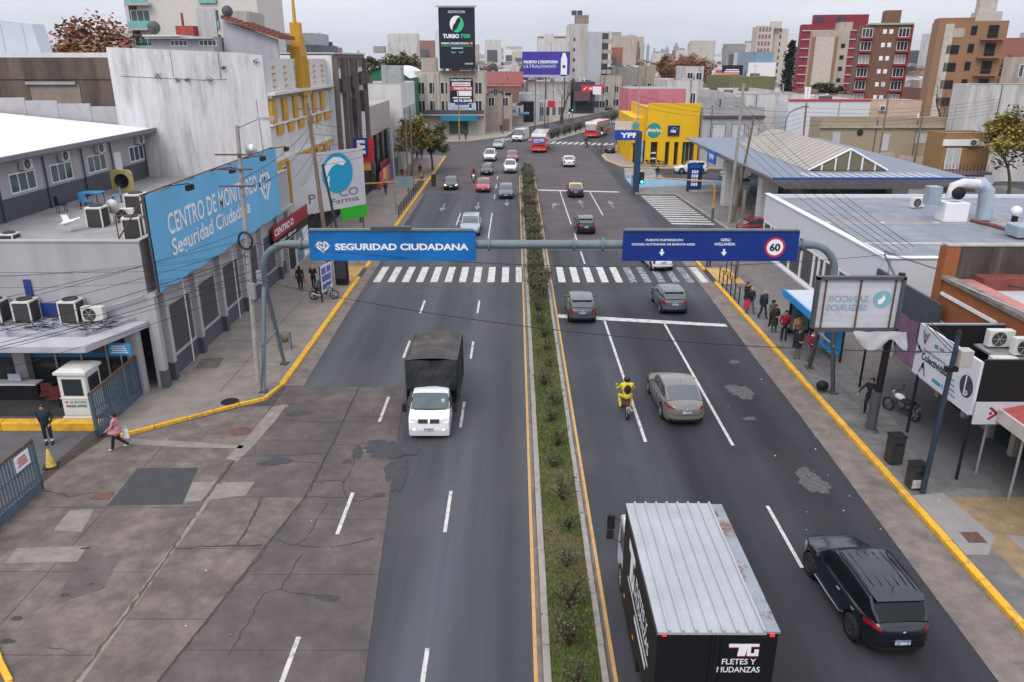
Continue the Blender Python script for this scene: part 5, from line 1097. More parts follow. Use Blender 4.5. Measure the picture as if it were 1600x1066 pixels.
# stepped yellow spire
SP = mat('spire yellow', (.55, .3, .03), .65, var=.12, scale=1.5, streak=1)
for w_, z0, z1 in ((1.25, 11.9, 14.6), (.95, 14.6, 15.6), (.62, 15.6, 16.5), (.34, 16.5, 17.4)): Y('spire', SP, -17.95, -17.2 + w_ * .12, 66.6 - w_, 66.6 + w_, z0, z1)
for d in (-.75, -.25, .25, .75): Y('spire_rib', SP, -17.3, -17.0, 66.6 + d - .12, 66.6 + d + .12, 12.0, 15.0 - abs(d) * .4)
b = MB(); b.cyl((-17.6, 66.6, 17.4), (-17.6, 66.6, 21.5), .16, .05, 8); part('spire_mast', b, SP, YB, w=True)
for x, z, r in ((-24.9, 13.55, .28), (-23.6, 13.3, .22), (-22.9, 13.3, .2), (-21.4, 13.3, .4), (-18.0, 14.5, .3), (-20.3, 14.1, .13)):      # weeds rooted in the render
    b = MB()
    for k in range(60):
        a = R.uniform(0, 6.28); q = R.uniform(.1, 1) * r; c = (x + q * cos(a), 57.08 - R.uniform(0, .25), z + q * sin(a) * .8); s = .07
        b.add([(c[0] + R.uniform(-s, s), c[1] + R.uniform(-s, 0), c[2] + R.uniform(-s, s)) for _ in range(3)], [(0, 1, 2)])
    part('wall_weed', b, mat('weed leaves', (.05, .06, .03), .8, var=.3), YB, w=True)
for pts in ([(-27.6, 13.55), (-22.0, 13.3), (-20.2, 13.35)], [(-18.3, 12.0), (-18.2, 9.0), (-18.1, 6.5)], [(-23.9, 15.2), (-23.9, 13.5)], [(-20.6, 15.1), (-20.6, 13.4)]):
    b = MB(); b.tube([(x, 57.09, z) for x, z in pts], .018, 4); part('wall_crack', b, DARKGREY, YB, w=True)
# roof-top rooms on the party-wall building
Y('roof', TERR, -27.9, -17.75, 57.6, 76, 12.2, 12.3)
rh = thing('rooftop_house', 'grey rooftop rooms with red tank and tiled roof above the white party wall', 'house', (-22, 60, 12.3)); GH = mat('bluish grey render', (.4, .39, .43), .9, var=.12, scale=1, col2=(.28, .26, .27), streak=1)
slab_part(rh, 'wall', GH, -26.4, -21.9, 60, 68, 12.3, 16.2); slab_part(rh, 'eave', mat('old eave', (.45, .42, .4), .9, var=.25), -26.6, -21.7, 59.5, 60.2, 16.05, 16.2)
for a in (-25.0, -22.9): window(rh, 'S', 60, a, a + 1.25, 15.55, 15.98, n=4, t=.05)
slab_part(rh, 'roof', mat('white sheet roof', (.66, .66, .66), .7, var=.1), -26.7, -24.0, 59.4, 66, 16.2, 16.3); slab_part(rh, 'red_tank', mat('rusty red tank', (.3, .05, .04), .7, var=.3, scale=3), -25.3, -24.0, 62, 64, 16.3, 17.0); b = MB(); b.cyl((-24.9, 62.5, 17.0), (-24.9, 62.5, 17.9), .1, n=8); part('flue', b, MATS['rusty red tank'], rh, w=True)
slab_part(rh, 'sheet_screen', mat('stained sheet steel', (.42, .41, .41), .6, .2, var=.3, scale=2, streak=1), -23.8, -22.4, 62.5, 62.7, 16.2, 18.2)
slab_part(rh, 'stair_block', mat('stained concrete', (.42, .4, .37), .9, var=.25, streak=1), -22.2, -20.4, 63.5, 68, 12.3, 18.1)
b = MB(); b.ext([(-21.9, 61.8, 12.3), (-17.75, 61.8, 12.3), (-17.75, 61.8, 16.05), (-21.7, 61.8, 17.35)], (0, .3, 0)); part('gable', b, GH, rh, w=True)
TILE = mat('red roof tile', (.22, .075, .055), .85, var=.25, scale=3, stretch=(6, .6, 1))
b = MB(); b.ext([(-21.6, 61.3, 17.65), (-17.35, 61.3, 16.25), (-17.35, 61.3, 16.05), (-21.6, 61.3, 17.45)], (0, 4.0, 0)); rt = part('tiled_roof', b, TILE, rh, w=True)
for k in range(12): b = MB(); x = -21.5 + k * .37; z = 17.65 - (x + 21.6) * .329; b.tube([(x, 61.25, z + .02), (x, 65.3, z + .02)], .07, 5); part('tile_course', b, TILE, rt, w=True)
dish(rh, -25.9, 59.6, 16.2, .45, .2, DARKGREY); dish(rh, -21.3, 62.0, 17.4, .4, .3)
# brown and white striped building
BS = thing('striped_building', 'white building with tall brown fins and box hoods next to the spire', 'building', (-17, 76, 0)); BRW = mat('brown fins', (.16, .12, .115), .8, var=.15, scale=2); WS = mat('clean white render', (.68, .675, .69), .85, var=.05, scale=1, col2=(.55, .53, .53), streak=1)
def B(name, m, *bx, bevel=0): return slab_part(BS, name, m, *bx, bevel=bevel)
B('wall', WS, -27, -17, 76.1, 91.5, 0, 15.0); B('cornice', BRW, -17, -16.8, 76.1, 91.5, 14.75, 15.1); B('roof_slab', mat('pale roof', (.45, .43, .42), .9), -27, -16.7, 76.1, 91.6, 15.1, 15.25)
for y in (76.4, 79.9, 81.6, 84.4, 86.0, 91.2): B('fin', BRW, -17, -16.55, y - .22, y + .22, 5.2, 14.75)
for y0, y1 in ((76.6, 79.7), (84.6, 85.8), (86.2, 91.0)): B('spandrel', BRW, -17, -16.9, y0, y1, 13.9, 14.75)
for y0, y1, z in ((77, 79.5, 12.4), (81.8, 84.2, 12.6), (86.3, 88.8, 12.8), (89.0, 91, 12.9)): B('hood', mat('dark ribbed hood', (.07, .05, .05), .8, var=.2, stretch=(1, 9, 1)), -17, -16.3, y0, y1, z - .7, z + .5)
for y0, y1, z in ((81.8, 84.2, 8.9), (86.3, 88.8, 9.4)): B('hood', MATS['dark ribbed hood'], -17, -16.1, y0, y1, z, z + 2.1); 
for y0 in (81.9, 86.4): window(BS, 'E', -17, y0, y0 + 2.2, 5.5, 8.7, n=4, t=.05, frame=BRW, glass=mat('pale glass', (.35, .36, .39), .2))
B('shopfront', BLACKM, -17, -16.9, 76.2, 91.4, .13, 4.5)
# beige blank building and the white block beyond, with green awnings of banners
BG_ = thing('beige_building', 'plain beige fronted building over dark shopfront', 'building', (-17, 91.8, 0)); BEI = mat('beige panel facade', (.4, .345, .33), .8, var=.06)
slab_part(BG_, 'facade', BEI, -28, -16.9, 91.7, 108.5, 6.1, 9.5); slab_part(BG_, 'lower_wall', mat('taupe wall', (.19, .165, .155), .85, var=.2), -28, -17.2, 91.7, 108.5, 0, 6.1)
for y in (93, 97, 101, 105): slab_part(BG_, 'pillar', BLACKM, -17.2, -16.95, y - .3, y + .3, .13, 6.1)
slab_part(BG_, 'glass_front', mat('shop glass', (.03, .04, .045), .15), -17.2, -17.12, 91.9, 108.3, .2, 5.4); slab_part(BG_, 'shop_sign', mat('shop banner', (.5, .06, .1), .6, var=.4, scale=.8), -16.95, -16.8, 98.5, 104, .9, 2.4)
b = MB(); b.box(-16.96, -16.6, 92.2, 93.5, .14, 3.2); part('poster_panel', b, GD, BG_, w=True)
WB = house('white_building', 'white block with a wide corner window beyond the beige front', -26, -15.5, 110, 125, 11.1, mat('white block render', (.6, .59, .58), .85, var=.1, scale=.5, col2=(.48, .46, .45), streak=1), TERR, .4)
for k in range(4): window(WB, 'E', -15.5, 111 + k * 3.4, 114.1 + k * 3.4, 5.6, 8.4, n=3, glass=GLASSG)
slab_part(WB, 'orange_awning', mat('orange red awning', (.45, .1, .04), .7), -15.5, -13.6, 111, 122, 3.3, 4.2); slab_part(WB, 'awning_fascia', WS, -15.5, -13.5, 111, 123, 4.2, 5.3); slab_part(WB, 'rooftop_tank', STEEL, -18.5, -15.8, 113, 116, 11.5, 13.8)
# banners along the shop fence
t = thing('banner_fence', 'row of pink, red and blue banners hung along the far left pavement', 'banner', (-15.9, 92, .13))
for k, c in enumerate(((.5, .05, .1), (.6, .45, .1), (.55, .12, .25), (.1, .12, .22), (.15, .18, .25), (.12, .12, .16), (.3, .32, .36))):
    b = MB(); b.box(-15.95, -15.9, 92 + k * 2.5, 94.4 + k * 2.5, .3, 2.2); part('banner', b, mat('banner cloth %d' % k, c, .8, var=.35, scale=1.4), t, w=True)
# E sign
t = thing('parking_sign', 'blue and red letter E parking sign on the left facades', 'sign', (-15.9, 78, 5.7)); BLUE_E = mat('parking blue', (.01, .03, .22), .5, var=.05)
F = board('panel', t, (-15.8, 77.5, 5.75), (1.35, 0, 0), (0, 0, 1.7), .2, BLUE_E); F.text('E', .25, .12, .85, .88, SIGNWHITE, t, .05, 2); slab_part(t, 'red_backing', mat('sign red', (.5, .02, .03)), -15.0, -13.9, 77.72, 77.95, 5.2, 7.4); slab_part(t, 'orange_tail', mat('orange sign', (.7, .25, .08), .6), -15.4, -14.3, 77.9, 78.0, 4.3, 5.2); b = MB(); b.tube([(-17, 77.8, 6.2), (-14.6, 77.8, 6.2)], .05, 6); part('arm', b, STEEL, t, w=True)
# pharmacy billboard, turned towards the road
pb = thing('billboard', 'white pharmacy billboard with a turquoise globe and grey lettering', 'billboard', (-15, 63, 2.7)); PWH = mat('grey white vinyl', (.56, .555, .6), .6, var=.06, scale=.7, bump=.2, bscale=1.2)
F = board('panel', pb, (-17.35, 60.4, 3.0), (4.55, 6.0, 0), (0, 0, 4.7), .12, PWH); F.disc('globe', .62, .62, 1.6, mat('turquoise print', (.01, .34, .55), .5, var=.1), pb, 1, r2=0); F.disc('globe_rim', .62, .62, 1.68, mat('grey ring', (.4, .4, .42), .5), pb, 2, r2=1.6)
F.poly('globe_cloud', [(.44, .74), (.5, .84), (.58, .9), (.68, .88), (.75, .8), (.7, .74), (.62, .78), (.55, .74), (.5, .66), (.47, .58), (.455, .52)], SIGNWHITE, pb, 2); F.poly('globe_cloud', [(.455, .5), (.5, .6), (.51, .56), (.49, .46), (.5, .4), (.47, .44)], SIGNWHITE, pb, 2)
LG = mat('worn grey letters', (.2, .19, .21), .7, var=.3); F.text('P', .2, .17, .3, .33, LG, pb, .02, 2); F.text('CO', .62, .2, .9, .34, LG, pb, .02, 2); F.text('Farma', .5, .09, .9, .19, LG, pb, .02, 2)
b = MB(); b.obox(F.pt(.62, -.22, .02), F.U * .38, F.V * .22, F.n * .06); part('green_panel', b, mat('lime green panel', (.03, .42, .02), .5, var=.05), pb, w=True); b = MB(); b.obox(F.pt(0, -.1, -.3), F.U * .62, F.V * .1, F.n * .3); part('dark_skirt', b, BLACKM, pb, w=True)
for u in (.03, .5, .97): b = MB(); b.tube([F.pt(u, -.5, -.25), F.pt(u, 1, -.25)], .06, 6); part('post', b, RUST, pb, w=True)
ps = thing('shop', 'low pharmacy shop under the white billboard with red copy-shop fascia', 'shop', (-16.6, 58, 0)); slab_part(ps, 'wall', mat('shop wall', (.4, .38, .37), .85, var=.1), -17.45, -16.3, 54.4, 60.2, 0.1, 3.9)
F = board('fascia', ps, (-16.25, 51.3, 3.1), (0, 9.0, 0), (0, 0, .95), .1, mat('fascia red', (.3, .012, .03), .5)); F.text('CENTRO D', .03, .25, .55, .75, SIGNWHITE, ps, .03, 1)
F = board('lower_fascia', ps, (-16.25, 51.3, 2.55), (0, 9.0, 0), (0, 0, .52), .1, BLACKM); F.text('copisco  @cop', .03, .25, .6, .75, SIGNWHITE, ps, .02, 1)
for y, m_ in ((54.6, BLACKM), (56.8, mat('poster blue', (.1, .2, .3), .5, var=.5, scale=3)), (58.6, WHITE)): slab_part(ps, 'shop_window', m_, -16.32, -16.26, y, y + 1.4, .3, 2.45)
# dark grimy building and metal shed at the top left
GRIM = mat('grimy brown wall', (.15, .115, .095), .95, var=.4, scale=.5, col2=(.06, .045, .04), c2=(.42, .66), c2s=.6, streak=1)
dk = thing('grimy_building', 'grimy dark brown windowless building at the top left', 'building', (-45, 72, 0)); slab_part(dk, 'wall', GRIM, -75, -34.6, 72, 90, 0, 14.8); slab_part(dk, 'band', GRIM, -75, -34.5, 71.9, 72, 13.0, 13.15); slab_part(dk, 'bricked_window', mat('tan infill', (.28, .22, .18), .9, var=.15), -43.0, -38.6, 71.93, 72, 10.0, 12.6); slab_part(dk, 'lintel', STEEL, -43.2, -38.8, 71.7, 72, 12.55, 12.8); slab_part(dk, 'roof', mat('white sheet roof', (.66, .66, .66)), -75, -35, 72.2, 90, 14.8, 15.2)
ms = thing('metal_shed', 'bluish white sheet-metal shed at the top left corner', 'shed', (-50, 76, 14.8)); MET = mat('sheet metal cladding', (.5, .54, .6), .5, .2, var=.06, stretch=(7, 7, .1)); b = MB(); b.ext([(-60, 76, 14.8), (-43.7, 76, 14.8), (-44.1, 76, 17.7), (-60, 76, 19.6)], (0, 2, 0)); part('cladding', b, MET, ms, w=True)
for k in range(8): b = MB(); x = -59 + k * 2.0; b.box(x - .03, x + .03, 75.95, 76, 14.8, 17.7); part('seam', b, MET, ms, w=True)
# balcony apartment tower top-left
ap = thing('apartment_block', 'cream apartment tower with green glass balconies, cut by the top of the frame', 'building', (-42, 110, 0)); CR = mat('cream render', (.6, .56, .52), .85, var=.05)
slab_part(ap, 'wall', CR, -49.6, -33.8, 110, 122, 0, 30); slab_part(ap, 'side_bay', CR, -51.2, -50.7, 110, 122, 0, 30)
for k in range(4):
    z = 15.2 + 3.0 * k; slab_part(ap, 'balcony_slab', GW, -50.7, -47.6, 108.9, 110, z, z + .25); slab_part(ap, 'balcony_glass', mat('aqua glass', (.2, .42, .4), .15), -50.6, -47.7, 108.92, 108.98, z + .25, z + 1.15); window(ap, 'S', 110, -50.5, -48.0, z + .3, z + 2.5, n=3, glass=GLASSG)
    b = MB(); b.box(-41.3, -39.0, 109.9, 110, z + .3, z + 2.5); part('loggia', b, GLASSG, ap, w=True)
    slab_part(ap, 'loggia_rail', MATS['aqua glass'], -41.3, -39.0, 109.7, 109.76, z + .3, z + 1.2)
ap2 = house('apartment_block', 'grey blue stepped apartment block behind the yellow spire', -39, -30.5, 130, 142, 16.2, mat('slate render', (.13, .145, .175), .8, var=.15), TERR, .5, [('S', -38 + 2.2 * k, -36.6 + 2.2 * k, 13.2, 15) for k in range(3)]); slab_part(ap2, 'penthouse', mat('pale grey render', (.4, .42, .46), .8), -38.5, -31.5, 131, 140, 16.7, 18.5)

# ================================================================ RIGHT: WHITE LOW SHOP
MEMB = mat('blue grey roof membrane', (.225, .24, .275), .75, var=.2, scale=.7, col2=(.15, .152, .165), c2s=.25, spec=.3); WWALL = mat('white shop wall', (.62, .63, .67), .7, var=.05, stretch=(3, 3, .4))
ws = thing('white_shop', 'long low white shop with a blue grey roof and glass front', 'building', (19.7, 40.3, 0))
def S(name, m, *bx, bevel=0, par=None): return slab_part(par or ws, name, m, *bx, bevel=bevel)
S('wall', WWALL, 19.7, 19.95, 40.3, 61.2, 2.75, 4.7); S('wall', WWALL, 19.95, 48, 40.3, 40.55, 0, 4.7); S('wall', WWALL, 19.95, 48, 60.9, 61.2, 0, 4.7); S('wall', WWALL, 19.7, 19.95, 40.3, 43.6, .1, 2.75)
S('roof', MEMB, 19.95, 48, 40.55, 60.9, 4.2, 4.45); S('interior', mat('shop interior', (.1, .095, .09), .9, var=.5, scale=.7), 21.2, 21.4, 43.6, 60.9, 0, 2.75); S('interior_floor', TERR, 19.95, 21.2, 43.6, 60.9, .1, .2)
S('coping', WHITE, 19.62, 20.05, 40.22, 61.3, 4.7, 4.78); S('coping', WHITE, 20.05, 48, 40.22, 40.62, 4.7, 4.78)
for k in range(7): b = MB(); y = 40.3 + .05; b.box(19.95 + k * 4, 19.98 + k * 4, 40.26, 40.3, .2, 4.65); part('cladding_joint', b, STEEL, ws, w=True)
for y0, y1 in ((43.7, 45.9), (45.9, 48.1), (48.1, 49.0), (49.0, 49.9), (49.9, 52.2), (52.2, 54.5), (54.5, 56.8), (56.8, 59.1), (59.1, 60.9)): window(ws, 'W', 19.75, y0, y1, .3, 2.72, n=1, t=.12, fd=.08, glass=mat('shop window glass', (.045, .05, .05), .05, var=.5, scale=.8, spec=.8))
S('sill', WHITE, 19.6, 19.8, 43.6, 60.9, .12, .3)
for y0, y1 in ((44.9, 45.2), (50.9, 51.5)): S('roof_band', mat('pale roof band', (.5, .47, .46), .8, var=.15), 20.1, 42, y0, y1, 4.454, 4.47)
for k in range(5): S('skylight_strip', mat('brown grille strip', (.26, .22, .21), .8, var=.2), 21 + k * 3.6, 24.2 + k * 3.6, 51.0, 51.4, 4.474, 4.482)
b = MB(); b.tube([(30.4, 51.4, 4.6), (30.9, 49.8, 4.6), (31.0, 47.6, 4.6), (34, 47.8, 4.6)], .12, 8); part('rusty_pipe', b, mat('rusty red pipe', (.2, .07, .05), .8, var=.3), ws, w=True)
ac_unit('white air conditioner standing on the blue grey shop roof', (29.3, 56.6, 4.47), .2, 'shop roof air conditioners', 1.2)
t = thing('roof_extractor', 'white and blue steel extractor ducts with black motor on the shop roof', 'duct', (29.3, 51.9, 4.45)); b = MB(); b.box(-.8, .8, -.6, .6, 0, 1.3); part('plinth', b, WHITE, t, bevel=.05); b = MB(); b.lathe([(0, -.35), (.42, -.35), (.42, .35), (0, .35)], (0, -.1, 1.9), 'y', 16); part('fan_housing', b, BLACKM, t); DUCT = mat('pale blue duct', (.36, .43, .5), .4, .4, var=.1)
b = MB(); b.tube([(-.3, 0, 1.6), (-.2, 0, 2.3), (.4, 0, 2.5), (1.4, 0, 2.45)], .32, 10); part('elbow', b, mat('white duct', (.6, .6, .6), .5), t); b = MB(); b.tube([(1.4, .2, 2.2), (1.7, .2, 2.4), (2.1, .1, 2.0), (2.1, -.2, .1)], .5, 10); part('duct', b, DUCT, t); b = MB(); b.box(-1.9, -1.1, -.4, .4, 1.1, 2.3); part('intake', b, DUCT, t)
t = thing('roof_vent', 'small white mushroom vent on the far right of the shop roof', 'vent', (33.4, 51.6, 4.45)); b = MB(); b.cyl((0, 0, 0), (0, 0, .45), .2, n=12); part('stack', b, BLACKM, t); b = MB(); b.ball((0, 0, .7), .36, 12, 8); part('cap', b, WHITE, t)
t = thing('roof_unit', 'weathered grey rooftop unit at the right edge above the orange building', 'air conditioner', (32.4, 46.6, 4.45)); b = MB(); b.box(-2.2, 2.8, -.6, .8, .1, .8); part('casing', b, DUCT, t, bevel=.05)
for k in range(5): b = MB(); b.tube([(-1.6 + k, -.7, .1), (-1.6 + k, -.7, 1.2), (-1.6 + k, .9, 1.2)], .05, 5); part('strap', b, STEEL, t)

# ---- orange building and the awning shops in front
og = thing('orange_building', 'orange walled building with a pink roof edge and stained parapet', 'building', (19.8, 28, 0)); OR = mat('burnt orange paint', (.3, .1, .035), .8, var=.12, scale=1.5, col2=(.25, .09, .04), c2=(.55, .8), streak=1); STN = mat('black stained render', (.06, .05, .045), .95, var=.5, scale=1.2, col2=(.16, .13, .11), c2s=1, streak=1)
def O(name, m, *bx, bevel=0): return slab_part(og, name, m, *bx, bevel=bevel)
O('wall', OR, 19.8, 20.1, 20, 35.2, 0, 5.15); O('back_wall', OR, 19.8, 20.4, 34.8, 35.2, 5.15, 6.65); O('back_wall', STN, 20.4, 50, 34.8, 35.2, 3, 6.65); O('back_wall_coping', MATS['coping'], 19.75, 50, 34.75, 35.25, 6.65, 6.72)
O('roof', mat('pale grey roof', (.45, .46, .48), .8, var=.1), 20.1, 50, 18, 34.8, 4.5, 4.8); O('roof_edge', mat('pink roof paint', (.45, .2, .17), .8, var=.2), 20.1, 21.2, 20, 34.8, 4.8, 5.1); O('back_flashing', mat('dull red paint', (.2, .055, .045), .8, var=.2), 21.2, 50, 33.9, 34.8, 4.8, 5.35)
O('coping', mat('mossy coping', (.19, .17, .15), .95, var=.5, scale=2), 19.66, 20.15, 20, 34.7, 5.15, 5.3); O('white_stripe', WHITE, 19.72, 19.8, 30.2, 34.6, 4.42, 4.56); O('corner_pier', OR, 19.7, 20.3, 34.7, 35.3, 0, 6.6)
b = MB(); b.tube([(19.7, 34.6, 5.25), (19.66, 28, 5.5)], .04, 6); part('pipe', b, STEEL, og, w=True)
cs = thing('awning_shop', 'dark awning shops with a white Colectividades sign and black sides', 'shop', (16.25, 25, 0)); DECK = mat('black awning deck', (.006, .006, .007), .9, var=.2)
def A(name, m, *bx, bevel=0): return slab_part(cs, name, m, *bx, bevel=bevel)
A('awning_roof', DECK, 16.35, 19.7, 25.2, 33.6, 2.75, 3.3); A('black_side', DECK, 16.36, 19.6, 25.1, 25.22, 2.7, 4.85); A('black_side', DECK, 16.36, 19.6, 29.35, 29.47, 3.3, 4.7); A('black_side_trim', STEEL, 16.36, 19.6, 29.33, 29.48, 4.7, 4.75)
A('grey_panel', mat('slate panel', (.06, .065, .08), .6, var=.1), 19.3, 19.45, 33.7, 40.2, 1.2, 4.2); A('back_wall', mat('shop cream wall', (.3, .27, .24), .85, var=.15), 19.6, 19.75, 24, 40, .13, 3.3)
for y in (25.4, 27.0, 28.6, 30.4, 32.6): A('door_pillar', mat('cream pillar', (.4, .35, .29), .8), 19.3, 19.62, y - .14, y + .14, .13, 2.75)
for y0 in (25.7, 27.3, 30.7): A('shop_opening', GLASS, 19.5, 19.58, y0, y0 + 1.1, .2, 2.3)
for x, y, lab in ((18.9, 28.5, 'upper white air conditioner behind the black awning, left'), (19.35, 27.6, 'upper white air conditioner behind the black awning, right'), (18.5, 27.4, 'lower white air conditioner on the black awning deck')): ac_unit(lab, (x, y, 4.1 if 'upper' in lab else 3.4), 0, 'awning air conditioners', 1.15)
A('unit_shelf', STEEL, 18.2, 19.7, 27.0, 28.9, 4.0, 4.08)
F = board('sign_panel', cs, (16.25, 29.45, 2.68), (0, -4.3, 0), (0, 0, 2.08), .1, mat('white shop sign', (.66, .67, .72), .5, var=.04)); INK = mat('sign black', (.01, .01, .012)); GI = mat('grey print', (.22, .22, .26), .5, var=0); TE = mat('teal print', (.05, .3, .35))
F.text('Dirección general de las', .13, .53, .52, .6, INK, cs, .01); F.text('Colectividades', .12, .36, .64, .51, INK, cs, .03)
for u, v, a in ((.13, .8, 0), (.05, .5, 90), (.17, .2, 180)):
    ca, sa = cos(radians(a)), sin(radians(a)); q = [(-.35, .35), (0, -.35), (.35, .35)]; pts = [(u + (x * ca - z * sa) * .14, v + (x * sa + z * ca) * .3) for x, z in q]; F.line('chevron', pts, .12, GI, cs, 1); F.disc('chevron_dot', u, v + .04, .09, GI, cs, 1)
F.rect('logo', .3, .72, .36, .8, TE, cs); F.rect('logo', .38, .74, .46, .8, GI, cs); F.rect('logo', .36, .1, .5, .17, TE, cs); F.disc('logo', .53, .14, .1, LB, cs, 1); F.disc('logo_ring', .5, .84, .22, LB, cs, 1, r2=.19)
for k in range(4): F.rect('small_print', .62, .1 + k * .09, .75 - .02 * k, .13 + k * .09, TE if k % 2 else GI, cs)
F.disc('round_logo', .87, .45, .42, mat('charcoal print', (.06, .055, .07), .5, var=0), cs, 1); F.text('L', .845, .28, .885, .64, SIGNWHITE, cs, .06); F.disc('round_logo_loop', .885, .34, .1, SIGNWHITE, cs, 2, r2=.05)
# tarpaulin hoardings left of the sign
rows = [[(16.24 + .05 * sin(6 * k / 10 + 2.5 * i), 29.5 + 1.65 * i / 10, 2.75 + 1.92 * k / 10 + .03 * sin(i)) for i in range(11)] for k in range(11)]
b = MB(); b.grid(rows, flip=True); part('mauve_tarpaulin', b, mat('mauve tarpaulin', (.21, .12, .19), .7, var=.2, scale=1.5), cs, w=True)
rows = [[(16.22 + .09 * sin(9 * k / 10 + 3.1 * i) + .05 * sin(5 * i - 3 * k), 31.2 + 2.4 * i / 14, 2.62 + (1.9 - .09 * i) * k / 10 + .06 * sin(2 * i)) for i in range(15)] for k in range(11)]
b = MB(); b.grid(rows, flip=True); part('torn_grey_tarpaulin', b, mat('crumpled grey tarpaulin', (.36, .35, .38), .7, var=.25, scale=1.6), cs, w=True)
for y in (25.15, 28.97, 33.7): b = MB(); b.cyl((16.27, y, .13), (16.27, y, 2.75), .055, n=8); part('awning_post', b, BLACKM, cs, w=True)
F = board('return_sign', cs, (16.3, 25.0, 2.45), (1.9, 0, 0), (0, 0, .85), .06, mat('pale grey sign', (.5, .52, .56), .5, var=.06)); F.line('mark', [(.28, .75), (.42, .5), (.28, .25)], .1, mat('dark red print', (.3, .01, .05), .5, var=0), cs, 1); F.disc('mark', .3, .5, .06, MATS['dark red print'], cs, 1); bars(F, .5, .3, .95, .62, 2, GI, cs)
rd = thing('red_awning', 'faded red awning with a white edge at the right border', 'awning', (17.3, 22, 2.9)); RA = mat('faded red awning', (.36, .075, .075), .8, var=.2, scale=2)
b = MB(); b.ext([(17.2, 25.9, 3.05), (19.8, 25.9, 3.6), (19.8, 25.9, 3.5), (17.2, 25.9, 2.95)], (0, -6.5, 0)); part('cloth', b, RA, rd, w=True); b = MB(); b.box(17.1, 17.2, 19.4, 25.95, 2.6, 3.08); part('valance', b, mat('dirty white trim', (.5, .47, .44), .8, var=.2), rd, w=True)
for y in (25.6, 23.6, 21.6): b = MB(); b.tube([(17.25, y, .13), (17.25, y, 2.95)], .05, 6); part('post', b, STEEL, rd, w=True)
b = MB(); b.box(19.5, 19.8, 18, 25.1, .13, 2.9); part('dark_front', b, DECK, rd, w=True)
# ---- flag sign seen from behind
sg = thing('flag_sign', 'weathered back-lit sign seen from behind with mirrored lettering on a black pole', 'sign', (14.83, 29, .13)); WEA = mat('weathered white panel', (.5, .51, .55), .6, var=.12, scale=1.2, col2=(.36, .36, .37), c2s=1.3, stretch=(.3, 1, 5))
F = board('panel', sg, (11.78, 28.98, 4.72), (3.2, 0, 0), (0, 0, 2.0), .1, WEA)
for bx in ((11.66, 11.78, 28.85, 29.1, 4.6, 6.8), (14.95, 15.07, 28.85, 29.1, 4.6, 6.8), (11.66, 15.07, 28.85, 29.1, 6.7, 6.82), (11.66, 15.07, 28.85, 29.1, 4.58, 4.7)): slab_part(sg, 'frame', DARKGREY, *bx)
PB = mat('faded blue print', (.22, .33, .4), .6, var=.1); F.text('SANCOR', .12, .52, .62, .66, PB, sg, .03, 1, flipx=True); F.text('SEGUROS', .12, .34, .62, .48, PB, sg, .03, 1, flipx=True); F.disc('emblem', .79, .58, .36, mat('faded teal print', (.2, .4, .46), .6, var=.1), sg, 1); F.poly('emblem_figure', [(.75, .48), (.8, .5), (.83, .6), (.8, .68), (.78, .6), (.74, .57)], SIGNWHITE, sg, 2)
for u in (.08, .5, .92): b = MB(); b.tube([F.pt(u, .0, .05), F.pt(u, 1, .05)], .035, 6); part('strut', b, RUST, sg, w=True)
b = MB(); b.cyl((14.83, 29.15, .13), (15.0, 29.15, 6.9), .16, .13, 12); part('pole', b, BLACKM, sg, w=True); b = MB(); b.cyl((14.83, 29.15, .13), (14.83, 29.15, 1.9), .2, n=10); part('pole_sleeve', b, DARKGREY, sg, w=True); b = MB(); b.cyl((14.83, 29.15, .13), (14.83, 29.15, .22), .34, .26, 10); part('pole_foot', b, DARKGREY, sg, w=True)
rows = [[(13.3 + 2.1 * i / 14, 28.8 - .25 * sin(k / 6 * 1.5) + .04 * sin(i * .9 + k), 4.62 - .7 * k / 6 * (.25 + .75 * abs(sin(i * .33))) + .02 * sin(i * 1.3)) for i in range(15)] for k in range(7)]; b = MB(); b.grid(rows); part('torn_cloth', b, mat('torn pale cloth', (.34, .34, .36), .8, var=.15), sg, w=True)
# ---- bus shelter
bsx = thing('bus_shelter', 'bus shelter with a bright blue roof edge beside the waiting people', 'bus shelter', (15.6, 39.4, .13)); BLB = mat('bright shelter blue', (.03, .28, .6), .45, var=.06)
slab_part(bsx, 'roof', mat('pale ribbed roof', (.48, .52, .58), .6, var=.08, stretch=(9, 1, 1)), 14.95, 16.75, 36.6, 41.35, 2.55, 2.66); slab_part(bsx, 'roof_edge', BLB, 14.85, 14.95, 36.5, 41.4, 2.35, 2.72); slab_part(bsx, 'roof_edge', BLB, 14.95, 16.8, 36.5, 36.6, 2.4, 2.7)
for y in (36.9, 41.1): b = MB(); b.cyl((16.6, y, .13), (16.6, y, 2.55), .06, n=8); part('post', b, BLACKM, bsx, w=True)
slab_part(bsx, 'back_panel', BLB, 16.58, 16.64, 36.9, 39.2, .45, 2.0); slab_part(bsx, 'bench', BLB, 16.1, 16.55, 37, 39, .5, .56)
slab_part(bsx, 'advert_case', BLACKM, 15.3, 16.5, 41.1, 41.3, .2, 2.5); F = board('advert_panel', bsx, (15.4, 41.09, .4), (1.0, 0, 0), (0, 0, 1.9), .01, mat('green blue poster', (.08, .2, .2), .3, var=.6, scale=2))
